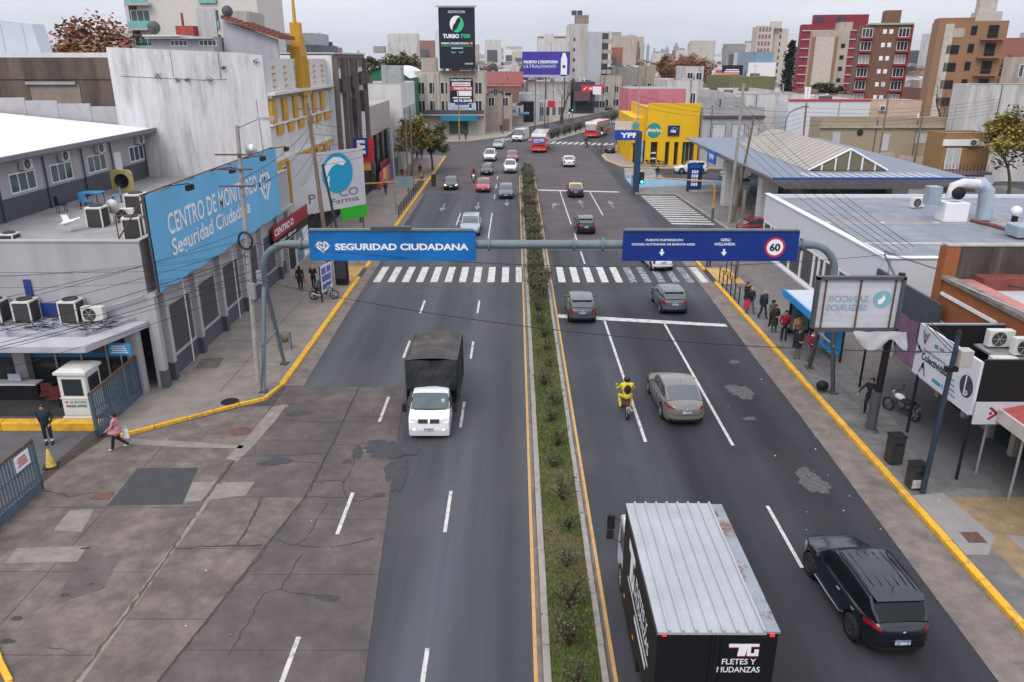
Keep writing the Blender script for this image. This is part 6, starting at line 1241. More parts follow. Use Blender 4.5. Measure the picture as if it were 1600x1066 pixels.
# ---- street furniture on the right pavement
t = thing('lamp_post', 'tall dark blue street post with a grey meter box, right foreground', 'post', (14.56, 24.2, .13)); b = MB(); b.cyl((0, 0, 0), (.12, 0, 6.0), .1, .075, 10); part('shaft', b, mat('dark blue post paint', (.025, .04, .07), .5, var=.2), t); b = MB(); b.box(.2, .62, -.25, .15, 4.9, 5.5); part('meter_box', b, mat('box grey', (.4, .37, .35), .6, var=.1), t, bevel=.02); b = MB(); b.cyl((.12, 0, 6.0), (.12, 0, 6.15), .1, .05, 8); part('cap', b, BLACKM, t)
b = MB(); b.box(-.1, .3, -.1, .1, 4.7, 4.85); part('bracket', b, BLACKM, t)
for x, y, lab in ((14.5, 26.4, 'tall black pavement bin nearer the flag sign pole'), (14.42, 24.55, 'squat black pavement bin at the foot of the blue post')):
    t = thing('litter_bin', lab, 'litter bin', (x, y, .13), .08); h = 1.15 if 'tall' in lab else .95
    b = MB(); b.box(-.26, .26, -.24, .24, .05, h); part('body', b, mat('bin black plastic', (.03, .03, .033), .5, var=.3, scale=6), t, bevel=.04); b = MB(); b.box(-.28, .28, -.26, .26, h, h + .06); part('rim', b, BLACKM, t, bevel=.02); b = MB(); b.box(-.15, .15, -.255, -.235, h * .7, h * .82); part('slot', b, UNDER, t)
    if 'squat' in lab: b = MB(); b.box(-.25, .25, -.25, -.24, .12, .45); part('sticker', b, mat('torn sticker', (.4, .4, .42), .7, var=.4, scale=9), t)
t = thing('round_planter', 'dark round box fixed at the foot of the gantry leg', 'box', (14.3, 33.2, .13)); b = MB(); b.ball((0, 0, .28), .28, 12, 8, sc=(1, 1, .9)); part('body', b, BLACKM, t); b = MB(); b.cyl((0, 0, 0), (0, 0, .1), .2, n=10); part('foot', b, DARKGREY, t)
def railing(name, label, x, y0, y1, h=1.05, m=BLACKM, step=.95):
    t = thing(name, label, 'railing', (x, y0, .13)); n = max(2, int((y1 - y0) / step)); d = (y1 - y0) / n
    for k in range(n + 1): b = MB(); b.cyl((0, k * d, 0), (0, k * d, h + .08), .035, n=6); b.ball((0, k * d, h + .1), .05, 6, 4); part('post', b, m, t)
    for z in (h, h * .55, .25): b = MB(); b.tube([(0, 0, z), (0, y1 - y0, z)], .02, 5); part('rail', b, m, t)
    if step > 1.2:
        q = .25
        while q < y1 - y0: b = MB(); b.cyl((0, q, .25), (0, q, h), .012, n=4); part('baluster', b, m, t); q += .3
    return t
railing('pavement_railing', 'black post railing on the right kerb before the waiting people', 14.05, 46.6, 51.6)
railing('pavement_railing', 'long black railing along the far left kerb', -11.35, 75, 96.5, 1.1, step=1.8); railing('pavement_railing', 'short black railing left of the pedestrian ramp, right pavement', 15.2, 51.8, 54.2)
railing('pavement_railing', 'dark railing by the filling-station corner totem', 14.35, 91.6, 96.4)

# ================================================================ FILLING STATION
st = thing('filling_station', 'filling station with a blue grey canopy and ribbed skylight roof', 'filling station', (29, 64, .1)); CT = mat('canopy sheet', (.18, .21, .26), .55, .1, var=.1, stretch=(.3, 4, 1), scale=2); SOF = mat('canopy soffit', (.6, .585, .575), .6, var=.12, stretch=(3, .3, 1), col2=(.45, .43, .42))
def C(name, m, *bx, bevel=0): return slab_part(st, name, m, *bx, bevel=bevel)
X0, X1, Y0, Y1, ZT, ZB = 21.0, 37.3, 63.8, 98.5, 5.55, 4.45
b = MB(); b.box(X0, X1, Y0, Y1, ZT - .06, ZT); part('canopy', b, CT, st, w=True)
b = MB(); o_ = [(X0, Y0), (X1, Y0), (X1, Y1), (X0, Y1)]; i_ = [(X0 + 1.6, Y0 + 1.6), (X1 - 2.4, Y0 + 1.6), (X1 - 2.4, Y1 - 2), (X0 + 1.6, Y1 - 2)]
b.add([(x, y, ZT - .08) for x, y in o_] + [(x, y, ZB) for x, y in i_], [(0, 4, 5, 1)[::-1], (1, 5, 6, 2)[::-1], (2, 6, 7, 3)[::-1], (3, 7, 4, 0)[::-1], (4, 5, 6, 7)]); part('soffit', b, SOF, st, w=True)
BLE = mat('canopy edge blue', (.012, .06, .28), .45, var=.05)
for bx in ((X0 - .05, X1 + .05, Y0 - .06, Y0, ZT - .1, ZT + .08), (X0 - .06, X0, Y0, Y1, ZT - .08, ZT + .06)): C('edge_trim', BLE if bx[2] < Y0 else STEEL, *bx)
# skylight: ribbed gable with glazed end
RIB = mat('ribbed skylight sheet', (.38, .345, .31), .6, var=.12, scale=.6, stretch=(.2, 2, 1), col2=(.36, .31, .28), c2s=.7); gx0, gx1, gy0, gy1, zz, za = 25.4, 32.3, 68.3, 90, 5.6, 7.4; gm = (gx0 + gx1) / 2
for s, xa in ((-1, gx0), (1, gx1)):
    b = MB(); b.ext([(gm, gy0, za), (xa, gy0, zz), (xa, gy0, zz - .06), (gm, gy0, za - .06)], (0, gy1 - gy0, 0)); rf = part('skylight_slope', b, RIB, st, w=True)
    for k in range(20): b = MB(); y = gy0 + .5 + k * 1.1; b.tube([(gm, y, za + .03), (xa, y, zz + .03)], .07, 5); part('rib', b, RIB, rf, w=True)
b = MB(); b.ext([(gx0, gy0 + .05, zz), (gx1, gy0 + .05, zz), (gm, gy0 + .05, za - .05)], (0, .06, 0)); ge = part('gable_glazing', b, mat('olive glazing', (.17, .15, .09), .35, var=.1), st, w=True)
for k in range(1, 6): x = gx0 + (gx1 - gx0) * k / 6; b = MB(); b.box(x - .06, x + .06, gy0 - .03, gy0 + .04, zz, zz + (za - zz) * (1 - abs(x - gm) / (gm - gx0)) - .05); part('mullion', b, WHITE, ge, w=True)
for s, xa in ((-1, gx0), (1, gx1)): b = MB(); b.tube([(xa, gy0, zz), (gm, gy0, za)], .09, 6); part('barge_board', b, WHITE, ge, w=True)
for k in range(15): b = MB(); x = 24 + k * .75; b.box(x, x + .5, 64.2, 66.8, ZT + .003, ZT + .05); part('ribbed_strip', b, mat('pale ribbed strip', (.4, .42, .46), .5, .2, var=.1), st, w=True)
for x, y in ((22.6, 82.3), (22.8, 70.5), (34.5, 70.5), (34.5, 90)): C('pillar', mat('pillar white', (.55, .54, .53), .6, var=.06), x - .75, x + .75, y - .6, y + .6, .1, ZB + .2, bevel=.03)
C('kiosk', mat('kiosk glass', (.06, .07, .08), .15, var=.4, scale=.4), 27, 36, 72, 90, .1, 4.2)
F = board('canopy_sign', st, (20.75, 85.6, 4.3), (0, -3.4, 0), (0, 0, 1.3), .15, mat('fuel brand blue', (.01, .13, .5), .4, var=.05)); F.text('YPF', .18, .28, .82, .72, SIGNWHITE, st, .05)
for x, y, lab in ((26.2, 74.5, 'dark fuel pump with a red panel under the canopy'), (26.2, 81, 'dark fuel pump behind the canopy pillar')):
    t = thing('fuel_pump', lab, 'fuel pump', (x, y, .1)); b = MB(); b.box(-.55, .55, -.35, .35, 0, 2.3); part('body', b, mat('pump navy', (.015, .03, .08), .4), t, bevel=.06); b = MB(); b.box(-.3, .35, -.37, -.34, 1.1, 2.0); part('display', b, SIGNWHITE, t); b = MB(); b.box(.05, .35, -.385, -.365, 1.55, 1.95); part('red_panel', b, mat('sign red', (.5, .02, .03)), t); b = MB(); b.tube([(-.56, 0, 1.6), (-.75, 0, .9), (-.6, 0, .5), (-.57, 0, 1.1)], .025, 6); part('hose', b, RUBBER, t); b = MB(); b.box(-1.2, 1.2, -.7, .7, -.02, .14); part('island', b, KERBM, t)
t = thing('price_totem', 'dark blue fuel price sign with white digits by the forecourt', 'sign', (20.9, 91.5, .1)); b = MB(); b.box(-.85, .85, -.18, .18, 0, 3.2); part('slab', b, mat('price sign navy', (.01, .03, .13), .4, var=.05), t, bevel=.03); F = Face((20.05, 91.315, .1), (1.7, 0, 0), (0, 0, 3.2))
for k in range(4):
    for q in range(3): F.rect('digit_block', .27 + q * .16, .2 + k * .15, .39 + q * .16, .31 + k * .15, mat('digit glow', (.6, .62, .85), .4, var=.3, scale=9, emit=.25), t)
F.rect('header', .1, .84, .9, .96, mat('fuel brand blue', (.01, .13, .5)), t)
b = MB(); b.box(-.6, 2.6, -1.6, .6, -.02, .2); part('planter', b, KERBM, t)
t = thing('brand_totem', 'tall dark blue totem with a blue and white YPF panel at the station corner', 'sign', (14.0, 90.6, .1)); b = MB(); b.box(-.35, .35, -.25, .25, 0, 6.9); part('mast', b, mat('totem navy', (.02, .05, .11), .45, var=.1), t, bevel=.05)
F = board('panel', t, (11.25, 90.4, 6.0), (2.8, 0, 0), (0, 0, 1.12), .15, mat('fuel brand deep blue', (.008, .06, .36), .4, var=.05)); F.text('YPF', .22, .25, .92, .75, SIGNWHITE, t, .05); F = board('upper_panel', t, (11.25, 90.4, 7.14), (2.8, 0, 0), (0, 0, .95), .15, mat('cream panel', (.6, .52, .42), .6, var=.08)); F.rect('logo_tile', .66, .0, 1, 1, mat('sunset tile', (.5, .33, .1), .6, var=.3), t); F.disc('logo_disc', .83, .45, .38, TE, t, 2)
def tlight(name, label, x, y, xh, zh, arm, z0=.13, lit='green', face=-1):
    """traffic signal on a yellow mast arm reaching over the road"""
    t = thing(name, label, 'traffic light', (x, y, z0)); AY = mat('signal yellow', (.55, .28, .03), .5, var=.15)
    s = 1 if xh > x else -1; pts = [(0, 0, 0), (0, 0, zh - 1.0), (s * .12, 0, zh - .5), (s * .6, 0, zh - .12), (xh - x, 0, zh + .3)]
    b = MB(); b.tube(pts, [.11, .09, .09, .08, .05], 8); part('mast', b, AY, t); b = MB(); b.cyl((0, 0, 0), (0, 0, 1.1), .125, n=8); part('mast_base', b, BLG, t)
    hx = xh - x; b = MB(); b.box(hx - .2, hx + .2, -.14, .14, zh - .35, zh + .75); hd = part('signal_head', b, BLACKM, t, bevel=.03)
    for k, c in enumerate(('green', 'amber', 'red')):
        on = c == lit; b = MB(); b.cyl((hx, face * .14, zh - .15 + k * .35), (hx, face * .17, zh - .15 + k * .35), .13, n=14); part('lens', b, mat('signal green lit', (.05, 1, .55), .3, var=0, emit=3) if on and c == 'green' else mat('dead lens ' + c, {'green': (.01, .05, .04), 'amber': (.1, .05, .01), 'red': (.1, .01, .01)}[c], .3, var=0), hd)
    return t
tlight('traffic_light', 'traffic light on a long yellow arm over the right lanes, showing green', 19.0, 74.3, 12.0, 3.75, True)
t = tlight('traffic_light', 'traffic light on a yellow arm by the left kerb seen from behind', -14.6, 72.7, -7.6, 3.75, True, lit='none'); FR_ = board('street_name_panel', t, (-11.1, 72.5, 3.45), (1.6, 0, 0), (0, 0, 1.0), .04, mat('green grey sign back', (.18, .25, .27), .5))
def pole_light(label, x, y, h=3.3):
    t = thing('traffic_light', label, 'traffic light', (x, y, .13)); b = MB(); b.cyl((0, 0, 0), (0, 0, h), .09, n=8); part('post', b, mat('rust brown post', (.2, .07, .04), .7), t); b = MB(); b.box(-.2, .2, -.14, .14, h, h + 1.1); hd = part('signal_head', b, BLACKM, t)
    b = MB(); b.cyl((0, -.14, h + .2), (0, -.17, h + .2), .14, n=14); part('lens', b, mat('signal green lit', (.05, 1, .55)), hd)
pole_light('green traffic light on a brown post at the yellow shop corner', *gd(939, 240), 3.0)
pole_light('green traffic light by the far left kerb, left one of the pair', *gd(889, 192), 2.0); pole_light('green traffic light by the far left kerb, right one of the pair', *gd(894, 190), 2.4)
t = tlight('traffic_light', 'traffic light on an arm in front of the cream corner building', -10.6, 151, -8.4, 5.9, True)
# ---- yellow corner shop with pink wall
ys = thing('yellow_shop', 'bright yellow corner shop with teal MM roundel and dark blue sign', 'shop', (22.5, 115, .13)); YL = mat('shop yellow', (.75, .44, .005), .6, var=.05, scale=.6); DKG = mat('dark shop glass', (.04, .035, .02), .2, var=.3)
def Yy(name, m, *bx): return slab_part(ys, name, m, *bx)
Yy('upper_wall', YL, 18.9, 26.4, 115, 115.4, 3.4, 8.75); Yy('upper_wall', YL, 18.9, 19.2, 115.4, 132, 3.4, 8.2); Yy('roof', TERR, 19.2, 26.4, 115.9, 132, 3.4, 7.7); Yy('side_wall', YL, 17.2, 18.9, 117.5, 134, 3.0, 6.6)
for x0, x1 in ((18.9, 19.6), (20.6, 21.7), (22.3, 23.0), (23.6, 24.2), (25.9, 26.4)): Yy('pier', YL, x0, x1, 115, 116, .13, 3.4)
for k in range(7): Yy('side_pier', YL, 17.1, 17.5, 118 + k * 2.3, 119.2 + k * 2.3, .13, 3.0)
Yy('glass_front', DKG, 19, 26.3, 115.7, 115.8, .2, 3.4); Yy('side_glass', DKG, 17.6, 17.7, 117.6, 134, .2, 3.0)
for x in (24.7, 25.3): Yy('door_frame', STEEL, x - .05, x + .05, 115.6, 115.7, .2, 3.2)
Yy('display_shelf', WHITE, 19.7, 20.5, 115.5, 115.65, .9, 1.1); Yy('display_shelf', WHITE, 19.7, 20.5, 115.5, 115.65, 1.7, 1.9)
F = Face((18.9, 114.99, 3.4), (7.5, 0, 0), (0, 0, 5.35)); F.disc('roundel', .135, .3, 1.05, mat('teal sign', (.01, .26, .28), .5), ys, 1, n=48); F.line('script', [(.0, .2), (.04, .37), (.06, .25), (.085, .37), (.11, .24), (.135, .36), (.155, .25), (.19, .37), (.215, .24), (.24, .34), (.275, .27)], .16, mat('cream script', (.8, .72, .5), .5), ys, 2)
b = MB(); b.obox(F.pt(.4, .17, .0), F.U * .22, F.V * .26, F.n * .2); part('box_sign', b, mat('night blue sign', (.01, .02, .09), .4), ys, w=True); F3 = Face(F.pt(.4, .17, .2), F.U * .22, F.V * .26); F3.text('Alba', .2, .3, .7, .65, SIGNWHITE, ys, .03, 1, shear=.2); F3.line('swoosh', [(.3, .75), (.6, .82), (.8, .7), (.85, .5)], .06, LB, ys, 1)
Yy('blue_poster', mat('poster light blue', (.25, .45, .62), .5, var=.3), 17.9, 18.8, 116.8, 116.9, .3, 3.2)
pw = thing('pink_wall_building', 'building with a faded pink blank side wall behind the yellow shop', 'building', (21, 134, .13)); PK = mat('faded pink render', (.5, .16, .2), .9, var=.15, scale=.5, col2=(.58, .3, .32), c2s=.4, streak=1); slab_part(pw, 'wall', PK, 18.7, 28.2, 134.3, 146, .13, 10.0); slab_part(pw, 'roof', TERR, 18.9, 28, 134.5, 146, 10.0, 10.05)
gb = house('grey_house', 'grey shuttered two-storey house right of the yellow shop', 26.6, 35.2, 114, 126, 7.6, mat('grey house render', (.36, .36, .38), .9, var=.12, scale=.7, col2=(.26, .25, .26), streak=1), TERR, .6, [('S', 28, 29.9, 3.6, 6.0), ('S', 30.8, 32.6, 3.6, 6.0), ('S', 33.2, 34.6, 3.6, 6.0)], frame=DARKGREY, glass=mat('white shutter', (.5, .5, .52), .7, stretch=(1, 1, 14)), n=1)
slab_part(gb, 'cornice', mat('brown cornice', (.12, .07, .06), .8), 26.5, 35.3, 113.7, 114, 6.8, 7.15); slab_part(gb, 'gable', mat('weathered grey gable', (.3, .29, .29), .9, var=.3), 27, 34, 120, 120.3, 8.1, 9.4); slab_part(gb, 'balcony', WHITE, 27.4, 35, 113.2, 113.9, 3.2, 3.45)
for k in range(12): slab_part(gb, 'baluster', BLACKM, 27.5 + k * .66, 27.54 + k * .66, 113.25, 113.3, 3.45, 4.4)

# ================================================================ BUILDINGS BEYOND THE JUNCTION AND TO THE RIGHT
def fb(name, label, px0, px1, py, Y, dep, wall, roof=None, ph=.4, rows=(), cat='building', group=None, frame=None, glass=GLASS, n=2, ztop=None):
    """a block whose front stands at distance Y with its top edge on the given sight line; rows: (n windows, z0, z1, w)"""
    x0, _, z = at(px0, py, Y); x1 = at(px1, py, Y)[0]; h = (ztop or z) - ph
    t = house(name, label, x0, x1, Y, Y + dep, h, wall, roof or TERR, ph, group=group, cat=cat)
    for k, z0, z1, w_ in rows:
        st_ = (x1 - x0) / k
        for i in range(k): c = x0 + st_ * (i + .5); window(t, 'S', Y, c - w_ / 2, c + w_ / 2, z0, z1, frame=frame, glass=glass, n=n, t=.07)
    t['_x0'] = x0; t['_x1'] = x1; t['_h'] = h
    return t
def xr(t): r = (t['_x0'], t['_x1'], t['_h']); del t['_x0'], t['_x1'], t['_h']; return r
CRM = mat('cream corner render', (.46, .42, .37), .85, var=.1, col2=(.34, .3, .26), c2s=.5, streak=1); TANB = mat('tan brick', (.36, .29, .2), .9, var=.15, stretch=(.6, .6, 9), scale=2); BEIGE = mat('beige render', (.42, .355, .3), .85, var=.14, col2=(.25, .2, .17), c2=(.52, .76), c2s=.8, streak=1)
OFFW = mat('off white render', (.54, .52, .51), .88, var=.14, scale=.8, col2=(.3, .27, .25), c2=(.5, .74), c2s=.8, streak=1); REDP = mat('red tower paint', (.22, .02, .035), .7, var=.1); BRK = mat('brown brick', (.17, .085, .055), .9, var=.12, stretch=(1, 1, 6)); BRK2 = mat('ochre brick tower', (.27, .15, .085), .9, var=.12, stretch=(1, 1, 6))
# cream corner block with the billboards
cb = fb('corner_building', 'cream three-storey corner building under the black billboard', 648, 756, 112, 163, 16, CRM, rows=((6, 8.0, 10.3, 1.5), (6, 4.6, 6.8, 1.4)), n=2); x0, x1, h = xr(cb)
slab_part(cb, 'balcony', BEIGE, x0, x1, 161.8, 163, 3.9, 4.2); slab_part(cb, 'balcony_rail', DARKGREY, x0, x1, 161.8, 161.86, 4.2, 5.0); slab_part(cb, 'turquoise_canopy', mat('turquoise canopy', (.01, .2, .32), .6, var=.1), -15.0, -7.6, 160.6, 163, 3.0, 4.0); slab_part(cb, 'shop_glass', GLASSG, -13.4, -9.6, 162.9, 163, .3, 2.8); slab_part(cb, 'rooftop_room', BEIGE, x0 + 1, x0 + 4, 166, 170, h, h + 3)
for k in range(8): slab_part(cb, 'facade_pier', BEIGE, x0 + k * (x1 - x0) / 7 - .2, x0 + k * (x1 - x0) / 7 + .2, 162.8, 163, 4.2, h)
NIGHT = mat('night blue vinyl', (.006, .008, .022), .5, var=.1); GRN = mat('neon green print', (.03, .5, .25), .5, var=0)
tb = thing('billboard', 'tall black TURBO700 billboard with a green and white swirl', 'billboard', (-11.4, 162.5, 12)); F = board('panel', tb, (-14.95, 162.3, 12.85), (7.05, 0, 0), (0, 0, 11.2), .4, NIGHT)
F.text('REGISTRATE.COM', .27, .905, .73, .945, SIGNWHITE, tb, .02); F.text('TURBO', .11, .5, .56, .57, SIGNWHITE, tb, .05); F.text('700', .59, .5, .87, .57, GRN, tb, .03); F.text('PREMIO DE BIENVENIDA', .06, .4, .84, .435, SIGNWHITE, tb, .03); F.rect('underline', .05, .37, .93, .378, GRN, tb); bars(F, .34, .328, .66, .352, 1, SIGNWHITE, tb); F.rect('small_badge', .87, .4, .93, .44, mat('gold', (.6, .4, .1), .5), tb)
for a0, a1, m_ in ((60, 230, SIGNWHITE), (-120, 60, GRN)):
    P2 = []; cx, cy, ul, vl = .5, .73, 7.05, 11.2
    for k in range(25): a = radians(a0 + (a1 - a0) * k / 24); P2.append((cx + 1.35 * cos(a) / ul, cy + 1.5 * sin(a) / vl))
    for k in range(24, -1, -1): a = radians(a0 + (a1 - a0) * k / 24); r = 1.35 - 1.0 * sin(pi * k / 24) ** .8; P2.append((cx + r * cos(a) / ul, cy + r * 1.1 * sin(a) / vl))
    F.poly('swirl', P2, m_, tb, 1)
for s in (-1, 1): F.poly('eye', [(.5 + s * .04, .28), (.5 + s * .07, .255), (.5 + s * .15, .26), (.5 + s * .18, .295), (.5 + s * .11, .275)], GRN, tb, 1)
F.text('TURBO700', .7, .07, .93, .095, SIGNWHITE, tb, .02)
for x in (-14.2, -11.4, -8.6): b = MB(); b.tube([(x, 163.2, 11.8), (x, 163.2, 24)], .15, 6); b.tube([(x, 166, 12), (x, 163.2, 22)], .1, 6); part('frame_post', b, RUST, tb, w=True)
b = MB(); b.box(-15.4, -7.5, 161.6, 161.8, 24.1, 24.25); part('lamp_gantry', b, DARKGREY, tb, w=True); b = MB(); b.box(-15, -7.9, 162, 162.9, 12.3, 12.45); part('catwalk', b, RUST, tb, w=True)
ab = thing('billboard', 'smaller black advertising board with a red MARKETING band below the tall one', 'billboard', (-10.3, 162.6, 4)); F = board('panel', ab, (-13.1, 162.4, 6.4), (4.6, 0, 0), (0, 0, 4.7), .15, NIGHT); F.text('PUBLICITE AQUÍ', .06, .86, .94, .97, SIGNWHITE, ab, .03); F.rect('white_band', .1, .68, .9, .82, SIGNWHITE, ab); F.text('Asesoramiento en', .14, .71, .86, .8, REDP, ab, .02); F.rect('red_band', .02, .5, .98, .66, mat('advert red', (.55, .02, .05), .5, var=0), ab); F.text('MARKETING', .18, .53, .95, .63, SIGNWHITE, ab, .03); F.rect('white_band', .32, .28, .94, .48, SIGNWHITE, ab); bars(F, .12, .16, .9, .25, 1, SIGNWHITE, ab); F.text('6676-3642', .16, .03, .96, .14, SIGNWHITE, ab, .05)
lb2 = thing('billboard', 'pale blue and white shop board above the turquoise canopy', 'billboard', (-10.3, 162.2, 3.8)); F = board('panel', lb2, (-13.5, 162.1, 3.95), (5.6, 0, 0), (0, 0, 2.4), .12, mat('pale blue vinyl', (.45, .52, .62), .5, var=.15)); F.rect('header', .25, .85, .72, 1.05, mat('header blue', (.02, .06, .25), .5), lb2)
for k in range(4): F.rect('text_line', .1, .2 + k * .15, .5 + .1 * (k % 2), .24 + k * .15, GI, lb2); F.rect('text_line', .65, .2 + k * .15, .9, .24 + k * .15, GI, lb2)
F.rect('footer', 0, -.02, 1, .08, MATS['header blue'], lb2)
# row along the far left pavement
q = fb('house', 'pale beige two-storey house right of the cream corner building', 757, 800, 150, 172, 14, BEIGE, rows=((2, 5.2, 7.0, 1.3),)); slab_part(q, 'door', WOOD, -2.5, -1.3, 171.9, 172, .15, 2.6); xr(q)
q = fb('house', 'white narrow house with a pitched red roof edge by the junction', 764, 784, 146, 181, 14, OFFW, rows=((1, 6.3, 8.4, .9),)); slab_part(q, 'roof_edge', TILE, at(757, 150, 180)[0], at(815, 150, 180)[0], 180, 194, 8.6, 9.0); xr(q)
q = fb('shop', 'small white shop with a white sign board and yellow front, far left', 781, 818, 166, 188, 12, OFFW); F = board('fascia', q, at(783, 182, 187.9), (5.0, 0, 0), (0, 0, 2.4), .1, SIGNWHITE); slab_part(q, 'blue_canopy', LB, 1.0, 3.2, 186.5, 188, 2.6, 3.0); bars(F, .1, .35, .7, .65, 2, MATS['header blue'], q); F.poly('bottle', [(.82, .15), (.9, .15), (.9, .8), (.82, .8)], MATS['advert red'], q); slab_part(q, 'yellow_front', mat('mustard front', (.5, .34, .08), .7), at(783, 190, 188)[0], at(800, 190, 188)[0], 187.9, 188, .2, 2.2); xr(q)
q = fb('shop', 'grey workshop with dark railings left of the bare street tree', 812, 843, 148, 196, 14, mat('pale blue grey render', (.42, .45, .5), .85, var=.1)); slab_part(q, 'roller_gate', BLACKM, at(813, 180, 196)[0], at(834, 180, 196)[0], 195.9, 196, .2, 5); xr(q)
q = fb('house', 'cream low house with two windows behind the bare street tree', 842, 880, 160, 203, 14, mat('pale cream render', (.52, .47, .42), .85, var=.08), rows=((4, 1.2, 3.4, 1.0),)); xr(q)
q = fb('shed', 'brown corrugated shed roof behind the far left houses', 756, 818, 130, 215, 25, mat('brown brick shed', (.2, .12, .09), .9, var=.2)); x0, x1, h = xr(q); b = MB(); b.ext([(x0, 214.5, h + .2), (x1, 214.5, h + .2), (x1, 225, h + 3.0), (x0, 225, h + 3.0)], (0, .05, .15)); part('roof_slope', b, mat('rust red sheet roof', (.22, .06, .05), .8, var=.2, stretch=(3, .2, 1)), q, w=True)
# purple billboard and tall white block
q = fb('warehouse', 'grey warehouse carrying the purple billboard', 818, 892, 128, 232, 20, OFFW); xr(q)
pbx = thing('billboard', 'purple billboard with white lettering and a spray can', 'billboard', (8.5, 230, 9)); VIO = mat('violet vinyl', (.05, .035, .32), .5, var=.35, scale=.12); F = board('panel', pbx, at(816, 121, 230), (at(890, 121, 230)[0] - at(816, 121, 230)[0], 0, 0), (0, 0, 6.8), .4, VIO)
F.text('NUEVO LYSOFORM', .03, .54, .74, .66, SIGNWHITE, pbx, .05); F.text('ULTRALIVIANO', .03, .37, .71, .49, SIGNWHITE, pbx, .0); F.poly('can', [(.81, .05), (.94, .05), (.94, .72), (.92, .82), (.9, .95), (.85, .95), (.83, .82), (.81, .72)], SIGNWHITE, pbx, 1); F.disc('can_label', .875, .42, .45, MATS['header blue'], pbx, 2); F.rect('lower_fade', 0, 0, 1, .1, mat('lilac vinyl', (.4, .38, .6), .5), pbx)
for u in (.1, .5, .9): b = MB(); b.tube([F.pt(u, -1.2, -.6), F.pt(u, 1, -.6)], .18, 6); part('post', b, RUST, pbx, w=True)
WT = mat('stained white tower', (.52, .51, .5), .9, var=.15, scale=.25, col2=(.36, .31, .28), c2=(.48, .7), c2s=.2, streak=1); tw = thing('tower_block', 'stained white tower block with a side wall of balconies', 'building', (20, 250, 0))
ax = lambda p, Y=250: at(p, 60, Y)[0]
slab_part(tw, 'core', WT, ax(890), ax(918), 250, 268, 0, 24.5); slab_part(tw, 'slab', mat('grey blue tower face', (.42, .43, .47), .85, var=.1, col2=(.5, .47, .44), c2s=.15), ax(912), ax(941), 250.2, 268, 0, 22.2); slab_part(tw, 'annex', OFFW, ax(863), ax(890), 251, 266, 0, 19.6); slab_part(tw, 'tank_room', mat('stained brown', (.25, .2, .17), .9, var=.3), ax(900), ax(920), 252, 258, 24.5, 27)
for k in range(5): z = 7.5 + k * 2.9; slab_part(tw, 'balcony', BEIGE, ax(941), ax(958), 251, 256, z, z + 1.1); slab_part(tw, 'balcony_wall', GLASS, ax(941), ax(952), 252, 257, z + 1.1, z + 2.9); slab_part(tw, 'window', GLASS, ax(896), ax(899), 249.9, 250, z + .6, z + 1.5)
for p in (897, 906): b = MB(); b.cyl((ax(p), 253, 27), (ax(p), 253, 28.3), .8, n=10); part('water_tank', b, DARKGREY, tw, w=True)
# motorcycle dealer
q = fb('dealership', 'dark slate motorcycle dealership with a red wing sign', 898, 930, 128, 228, 18, mat('slate facade', (.045, .055, .07), .7, var=.15), rows=()); x0, x1, h = xr(q); F = board('red_sign', q, at(908, 144, 227.5), (6.2, 0, 0), (0, 0, 1.9), .3, MATS['advert red']); F.text('HONDA', .35, .3, .92, .7, SIGNWHITE, q, .05); F.poly('wing', [(.08, .3), (.15, .3), (.28, .75), (.18, .6)], SIGNWHITE, q, 1); slab_part(q, 'white_panel', SIGNWHITE, at(926, 150, 227.6)[0], at(939, 150, 227.6)[0], 227.4, 227.6, 5.3, 7.4); slab_part(q, 'awning', mat('plum awning', (.14, .06, .08), .7), x0, x0 + 4.2, 226, 228, 3.6, 6.0); slab_part(q, 'shop_glass', GLASS, x0 + .4, x1 - .4, 227.9, 228, .2, 3.4)
for i, (a, c, py, Y, m_, lab) in enumerate(((940, 972, 118, 246, BEIGE, 'beige house with striped balcony right of the dealership'), (965, 1003, 105, 262, mat('raw concrete block', (.3, .27, .24), .9, var=.25), 'raw concrete house with a pale gable beyond the dealership'), (928, 945, 150, 236, OFFW, 'narrow white shop between dealership and beige house'), (990, 1025, 103, 275, mat('mustard grey block', (.34, .3, .22), .9, var=.25), 'ochre grey block behind the pink wall'), (972, 990, 148, 250, DARKGREY, 'dark low shop on the bend beyond the bus'))):
    q = fb('house', lab, a, c, py, Y, 14, m_, rows=((2, 5, 7, 1.4), (2, 1.2, 3.2, 1.8))); xr(q)
# ---- right background, nearest first
q = fb('house', 'long tan brick two-storey house behind the station canopy', 1283, 1486, 185, 105, 4, TANB, ph=1.0); x0, x1, h = xr(q)
for a, z0, z1, w_ in ((1308, 3.2, 5.8, 1.2), (1386, 3.2, 5.6, 1.1), (1440, 4.2, 5.6, 1.7)): c = at(a, 200, 105)[0]; window(q, 'S', 105, c - w_ / 2, c + w_ / 2, z0, z1, n=1, glass=mat('white shutter', (.5, .5, .52)), frame=BEIGE, t=.12)
slab_part(q, 'cornice', BEIGE, x0 - .2, x1 + .2, 104.7, 105, h - .2, h + .1); b = MB(); b.cyl((at(1343, 205, 105)[0], 105, 5.6), (at(1343, 205, 105)[0], 104.9, 5.6), .4, n=16); part('round_window', b, GLASS, q, w=True); slab_part(q, 'pink_base', mat('pink base', (.5, .38, .35), .8), at(1405, 230, 105)[0], x1 + .05, 104.9, 105, 0, 2.6); slab_part(q, 'balcony', BEIGE, at(1365, 230, 105)[0], at(1393, 230, 105)[0], 103.9, 105, 1.8, 3.0)
